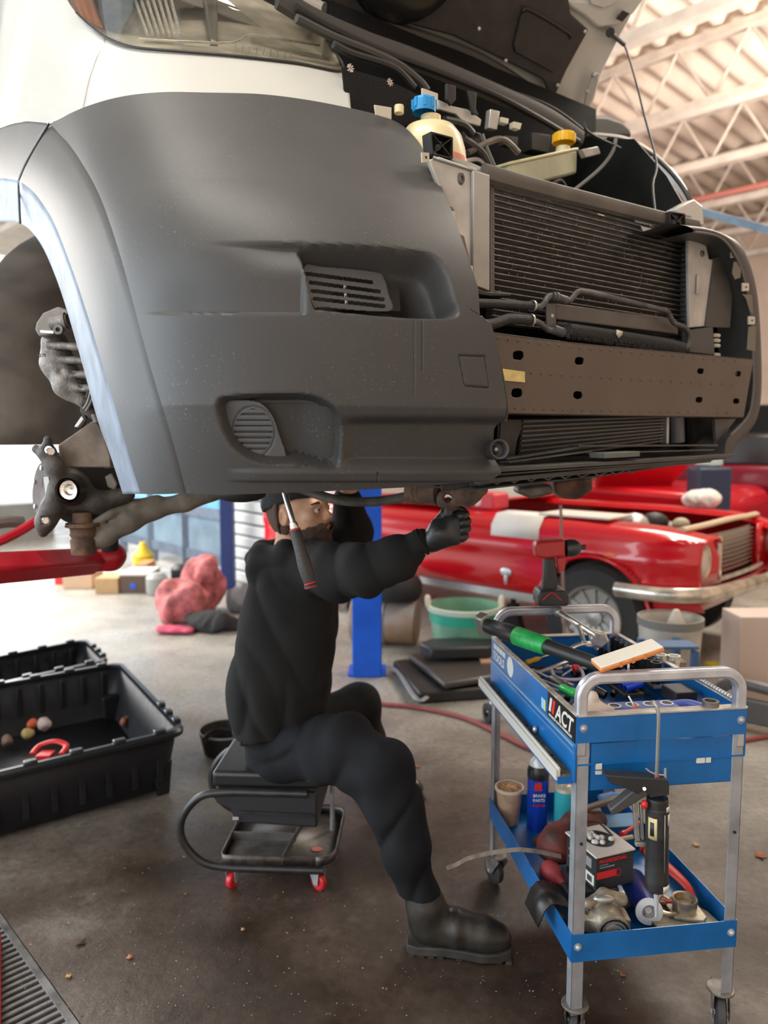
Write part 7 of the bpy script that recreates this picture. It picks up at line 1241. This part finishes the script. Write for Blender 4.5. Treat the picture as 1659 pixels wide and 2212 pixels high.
def heap(name, label, u, v, r, mt, sd, amp=.035, s=16):
    b = onz(float(u), float(v), 0); c = b + np.array([0, 0, r[2] * .8]); f = lambda P: np.maximum(ell(P, c, r) + amp * wob(P, s, sd) + amp * .5 * np.abs(wob(P, s * 2, sd + 3)), -P[..., 2] + .003); return solo(name, nets(f, c - np.array(r) * 1.35 - .02, c + np.array(r) * 1.35 + .02, max(r) / 16), mt, label, {'duffel_bag': 'bag', 'crumpled_cloth': 'cloth', 'dark_jacket': 'jacket', 'grey_bag': 'bag'}[name], ang=80)
heap('duffel_bag', 'faded pink cloth bag slumped beside the glazed door', 395, 1342, (.22, .2, .19), PK, 3); heap('duffel_bag', 'second pink bag standing higher behind the slumped one', 440, 1318, (.18, .15, .27), PK, 8); heap('dark_jacket', 'black jacket dropped in front of the pink bags', 458, 1362, (.22, .14, .08), mat('jacket_dark', (.03, .028, .028), .9), 5); heap('crumpled_cloth', 'flat pink cloth lying in front of the bags', 372, 1366, (.18, .14, .03), mat('cloth_crimson', (.5, .06, .12), .8), 6, .015)
heap('grey_bag', 'grey plastic bag heaped between pink bags and roll-up door', 518, 1320, (.14, .13, .12), mat('bag_grey', (.22, .23, .25), .5), 9)
CB = mat('cardboard_tan', (.50, .32, .16), .8, var=.1)
def fbox(name, label, u0, u1, v0, v1, mt, dep=.3, z=0, cat='box', top=None):
    b = onz((u0 + u1) / 2., float(v1), z); w = (u1 - u0) / 1650 * b[1]; h = (v1 - v0) / 1650 * b[1]; t = thing(name, label, cat, b); m = MB(); m.box((b[0] - w / 2, b[1], z), (b[0] + w / 2, b[1] + dep, z + h)); build('body', m, mt, t, bev=.006)
    if top: m = MB(); m.box((b[0] - w / 2 - .005, b[1] - .005, z + h), (b[0] + w / 2 + .005, b[1] + dep, z + h + .02)); build('lid', m, top, t, bev=.004)
    return t
fbox('cardboard_box', 'tan cardboard box standing left of the dark crate', 205, 256, 1248, 1283, CB); fbox('cardboard_box', 'long pale cardboard box under the red lift arm', 135, 200, 1236, 1272, mat('cardboard_pale', (.62, .42, .28), .8)); t = fbox('crate', 'dark brown crate with white top and blue dot', 258, 320, 1243, 1282, mat('crate_brown', (.12, .075, .055), .7), .4, 0, 'crate', mat('crate_white', (.66, .6, .55), .6))
b = onz(288., 1282., 0); m = MB(); m.lathe([(.03, 0), (.001, .003)], b + (0, -.005, .07), (0, -1, 0), 16); build('blue_dot', m, mat('dot_blue', (.02, .1, .6), .5), t)
m = MB(); c = onz(270., 1262., 0) + (0, .6, 0); m.lathe([(.06, 0), (.10, .02), (.11, .20), (.05, .28), (.03, .34), (.001, .34)], c, (0, 0, 1), 20); solo('yellow_jug', m, mat('jug_yellow', (.68, .48, .02), .4), 'yellow jug standing behind the dark crate', 'jug'); fbox('orange_bin', 'small orange box behind the dark crate', 292, 318, 1218, 1262, mat('bin_orange', (.6, .25, .08), .6)); fbox('red_can', 'small red can at the foot of the pale box', 118, 134, 1243, 1263, RED, .08, 0, 'can')
for i, (u_, v_, r_) in enumerate(((340, 1284, .10), (368, 1300, .08), (392, 1262, .10))): b = onz(float(u_), float(v_), 0); m = MB(); m.lathe([(.001, 0), (r_ * .8, 0), (r_, .03), (r_, .16), (r_ * .6, .2), (.001, .21)], b, (0, 0, 1), 18); solo('small_bucket', m, mat(('pail_grey', 'pail_dark', 'pail_black')[i], ((.35, .35, .33), (.12, .12, .12), (.03, .03, .03))[i], .5), ('pale grey pail right of the dark crate', 'dark grey pail right of the pale one', 'black pail in front of the glazed door')[i], 'pail')
# red hose, drum, tyre, green tub, panels
m = MB(); m.tube([onz(float(u), float(v), .012) for u, v in ((700, 1500), (822, 1520), (900, 1528), (1000, 1550), (1080, 1585), (1150, 1618), (1260, 1650), (1420, 1640), (1600, 1600), (1900, 1560))], .011, 8); solo('air_hose', m, mat('hose_red', (.30, .06, .06), .6), 'dusty red air hose running across the floor behind the mechanic', 'hose')
b = onz(855., 1392., 0) - (.05, 0, 0); m = MB(); m.cyl(b + (-.25, .1, .16), b + (.2, .0, .16), .16, n=28); m.cyl(b + (-.02, .05, .16), b + (.0, .045, .16), .168, n=28); solo('steel_drum', m, mat('drum_grey_rust', (.36, .33, .3), .6, .3, var=.5, vs=5, col2=(.35, .19, .09)), 'grey rusty steel drum lying behind the blue column', 'drum', bev=.008)
b = onz(848., 1392., 0) + (0, .05, .33); m = MB(); m.lathe([(.10, 0), (.19, 0), (.21, .04), (.21, .10), (.19, .14), (.10, .14), (.10, 0)], b, (0, 0, 1), 30); solo('tyre_casing', m, TI, 'small black tyre lying on top of the steel drum', 'tyre'); b = b + (0, 0, .14); m = MB(); m.lathe([(.001, 0), (.14, .0), (.15, .04), (.10, .06), (.001, .06)], b, (0, 0, 1), 24); solo('drum_lid', m, mat('lid_tan', (.5, .36, .22), .6), 'tan lid lying on the small tyre', 'lid')
b = onz(1002., 1423., 0); s_ = b[1] / 1650; r0, r1 = 62 * s_, 78 * s_; hh = 122 * s_; tb = thing('green_tub', 'translucent green plastic tub with pale rim and handles near the coupe', 'tub', b); TG = mat('tub_green', (.20, .42, .28), .4, var=.2, vs=5, coat=.1)
m = MB(); m.lathe([(.001, .005), (r0, .005), (r1, hh), (r1 - .008, hh), (r0 - .008, .015), (.001, .012)], b, (0, 0, 1), 36); build('tub', m, TG, tb); m = MB(); m.lathe([(r1 - .01, hh - .03), (r1 + .012, hh - .03), (r1 + .014, hh), (r1 - .004, hh + .004)], b, (0, 0, 1), 36); build('rim', m, mat('tub_rim_pale', (.55, .66, .55), .4), tb)
m = MB(); m.lathe([(r1 - .005, hh - .10), (r1 - .002, hh - .04), (r1 - .006, hh - .04)], b, (0, 0, 1), 36); build('liquid_line', m, mat('tub_teal', (.03, .42, .28), .4), tb)
for sx in (-1, 1): m = MB(); m.tube([b + (sx * (r1 + .004), -.04, hh - .01), b + (sx * (r1 + .01), 0, hh + .05), b + (sx * (r1 + .004), .04, hh - .01)], .018, 8); build('handle', m, mat('tub_handle', (.6, .58, .45), .5), tb)
for i, (pts, z0, z1, mt, lb) in enumerate((
    (((848, 1440), (905, 1512), (1080, 1500), (1080, 1436), (1000, 1434), (870, 1436)), .0, .07, BLACK, 'lowest of the black plastic panels on the floor behind the cart'),
    (((880, 1414), (960, 1480), (1085, 1462), (1085, 1412), (960, 1410)), .08, .12, mat('panel_brownblack', (.06, .052, .047), .35), 'broad brownish black trim panel on top of the floor pile'),
    (((905, 1402), (930, 1392), (1000, 1390), (1035, 1392), (1085, 1392), (1060, 1412), (930, 1416)), .14, .21, mat('panel_dark', (.018, .02, .022), .45), 'curved black trim piece topmost on the floor pile'))):
    m = MB(); P_ = [onz(float(u), float(v) + 10, z0) for u, v in pts]; m.prism(P_, (0, 0, z1 - z0)); solo('trim_panel', m, mt, lb, 'panel', bev=.015)
m = MB(); P_ = [onz(float(u), float(v), .05) for u, v in ((842, 1440), (862, 1455), (900, 1510), (922, 1506))]; m.tube(P_, .016, 6, flat=.5); solo('trim_strip', m, mat('strip_grey', (.22, .23, .25), .35), 'grey curved trim strip leaning at the left of the panel pile', 'trim strip')
b = onz(1058., 1560., 0); t = thing('furniture_roller', 'steel caster wheel lying on the floor left of the cart', 'caster wheel', b); m = MB(); m.lathe([(.02, -.02), (.05, -.02), (.05, .02), (.02, .02)], b + (0, 0, .05), (1, .3, 0), 24); build('roller', m, mat('caster_rubber', (0,) * 3), t); m = MB(); m.tube([b + (0, 0, .05), b + (.03, 0, .12), b + (.10, 0, .13)], .018, 8); build('arm', m, ALU, t)
fbox('wood_block', 'orange topped block on the floor behind the far left cart leg', 1040, 1075, 1432, 1475, mat('block_blue_grey', (.25, .3, .4), .6), .2, .0, 'block', mat('block_orange', (.6, .33, .2), .6))
b = onz(1440., 1550., 0); s_ = b[1] / 1650; tb = thing('white_bucket', 'dirty white bucket with dark rim and a nozzle inside, right of the cart', 'bucket', b); m = MB(); m.lathe([(.001, .004), (54 * s_, .004), (68 * s_, .53), (66 * s_, .53), (52 * s_, .3), (.001, .3)], b, (0, 0, 1), 32); build('pail', m, mat('bucket_white', (.48, .46, .41), .5, var=.2, vs=6), tb); m = MB(); m.lathe([(66 * s_, .49), (70 * s_, .495), (70 * s_, .535), (65 * s_, .535)], b, (0, 0, 1), 32); build('rim', m, mat('bucket_rim', (.2, .2, .19), .5), tb)
m = MB(); m.lathe([(.045, .3), (.045, .50), (.015, .57), (.001, .575)], b + (.03, 0, 0), (0, 0, 1), 18); build('nozzle', m, mat('nozzle_cream', (.6, .56, .48), .5), tb)
b = onz(1452., 1618., 0); s_ = b[1] / 1650; sf_ = thing('step_stool', 'small blue tubular steel frame in front of the white bucket', 'step stool', b); m = MB(); BF = mat('frame_blue', (.05, .13, .28), .5)
for dx in (-42, 42):
    for dy in (0, .22): m = MB(); m.bar(b + (dx * s_, dy, 0), b + (dx * s_, dy, .47), .03, .03, up=(1, 0, 0)); build('leg', m, BF, sf_)
m = MB(); m.box((b[0] - 48 * s_, b[1] - .02, .48), (b[0] + 48 * s_, b[1] + .10, .495)); build('top', m, BF, sf_, bev=.004); m = MB(); m.box((b[0] - 34 * s_, b[1] + .05, .0), (b[0] + 34 * s_, b[1] + .18, .40)); solo('carton', m, mat('carton_dun', (.36, .28, .22), .7), 'dun carton standing inside the blue frame', 'carton')
fbox('cabinet', 'pale pinkish box cabinet at the right edge beyond the cart', 1588, 1720, 1322, 1545, mat('cabinet_pink', (.62, .50, .44), .6), .22, 0, 'cabinet'); b = onz(1630., 1600., 0); tb = thing('floor_jack', 'grey trolley jack on the floor at the right edge', 'floor jack', b); JM = mat('jack_grey', (.15, .16, .17), .45, .3)
m = MB(); m.bar(b + (-.12, .25, .10), b + (.4, -.15, .10), .05, .12); build('frame', m, JM, tb, bev=.01); m = MB(); m.tube([b + (-.1, .26, .12), b + (-.02, .2, .22), b + (.2, .05, .2)], .03, 8); build('lifting_arm', m, JM, tb)
for dx, dy in ((-.08, .22), (.3, -.05)): m = MB(); m.lathe([(.01, -.02), (.05, -.02), (.05, .02), (.01, .02)], b + (dx, dy, .05), (.6, .8, 0), 20); build('wheel', m, STEEL, tb)
m = MB(); m.lathe([(.001, 0), (.05, 0), (.05, .05), (.001, .05)], onz(1540., 1450., 0), (0, 0, 1), 16); solo('yellow_can', m, mat('cap_mustard', (.45, .33, .02), .5), 'small yellow can in the shadow beside the cabinet', 'can')
# dry leaves and crumbs
LEAF = mat('dry_leaf', (.28, .11, .05), .8, var=.3, vs=60); r8 = random.Random(12)
def leaf(u, v, s, a, mt, lb):
    b = onz(float(u), float(v), .0); k = [(0, 0), (.4, .35), (.5, .9), (.9, .55), (1.5, .5), (1.1, .1), (1.6, -.3), (.9, -.3), (.6, -.8), (.35, -.25)]
    m = MB(); vs = [b + np.array([(x * math.cos(a) - y * math.sin(a)) * s, (x * math.sin(a) + y * math.cos(a)) * s, .003 + .25 * s * abs(y)]) for x, y in k]; m.add(vs + [b + np.array([math.cos(a) * .8 * s, math.sin(a) * .8 * s, .003])], [(i, (i + 1) % 10, 10) for i in range(10)]); solo('dry_leaf', m, mt, lb, 'leaf', solid=.0008)
for a_ in ((272, 2072, .014, .3, mat('leaf_orange', (.45, .17, .08), .8), 'curled orange leaf on the floor above the drain grate'), (182, 2042, .022, 2.6, mat('leaf_dark', (.09, .05, .035), .9), 'dark branched leaf left of the orange one'), (395, 1855, .010, 1, LEAF, 'small brown leaf left of the stool'), (150, 2115, .012, 2, mat('leaf_yellow', (.5, .3, .08), .8), 'small yellow leaf beside the grate'), (1340, 2115 - 5, .0 + .014, .4, LEAF, 'brown leaf under the cart between the casters'), (1630, 1852, .03, .1, LEAF, 'reddish leaf on the floor at the right edge'), (900, 1660, .02, 1.3, LEAF, 'brown leaf behind the mechanic knee'), (1500, 1830, .02, .7, mat('leaf_tan', (.4, .28, .16), .8), 'tan leaf seen between the cart legs'), (402, 1935, .008, 1.9, LEAF, 'tiny brown leaf in front of the stool'), (520, 2012, .010, .6, mat('leaf_tan', (0,) * 3), 'tan crumb of leaf in front of the stool casters')): leaf(*a_)
m = MB(); v = []; f = []
for i in range(700):
    u_, v_ = r8.uniform(0, 1659), 1700 + 500 * r8.random() ** .8; b = onz(u_, v_, .0); s = r8.uniform(.0008, .0028); a = r8.uniform(0, 3); k = len(v)
    v += [T(b + (s * math.cos(a), s * math.sin(a), .001)), T(b + (-s * math.sin(a), s * math.cos(a), .001)), T(b + (-s * math.cos(a), -s * math.sin(a), .001)), T(b + (0, 0, .001 + s))]; f += [(k, k + 1, k + 3), (k + 1, k + 2, k + 3), (k + 2, k, k + 3)]
m.add(v, f); g = build('floor_grit', m, mat('grit', (.32, .30, .27), .9, var=.6, vs=40), kind='stuff'); tag(g, 'pale grit and crumbs scattered over the dirty floor', 'grit')
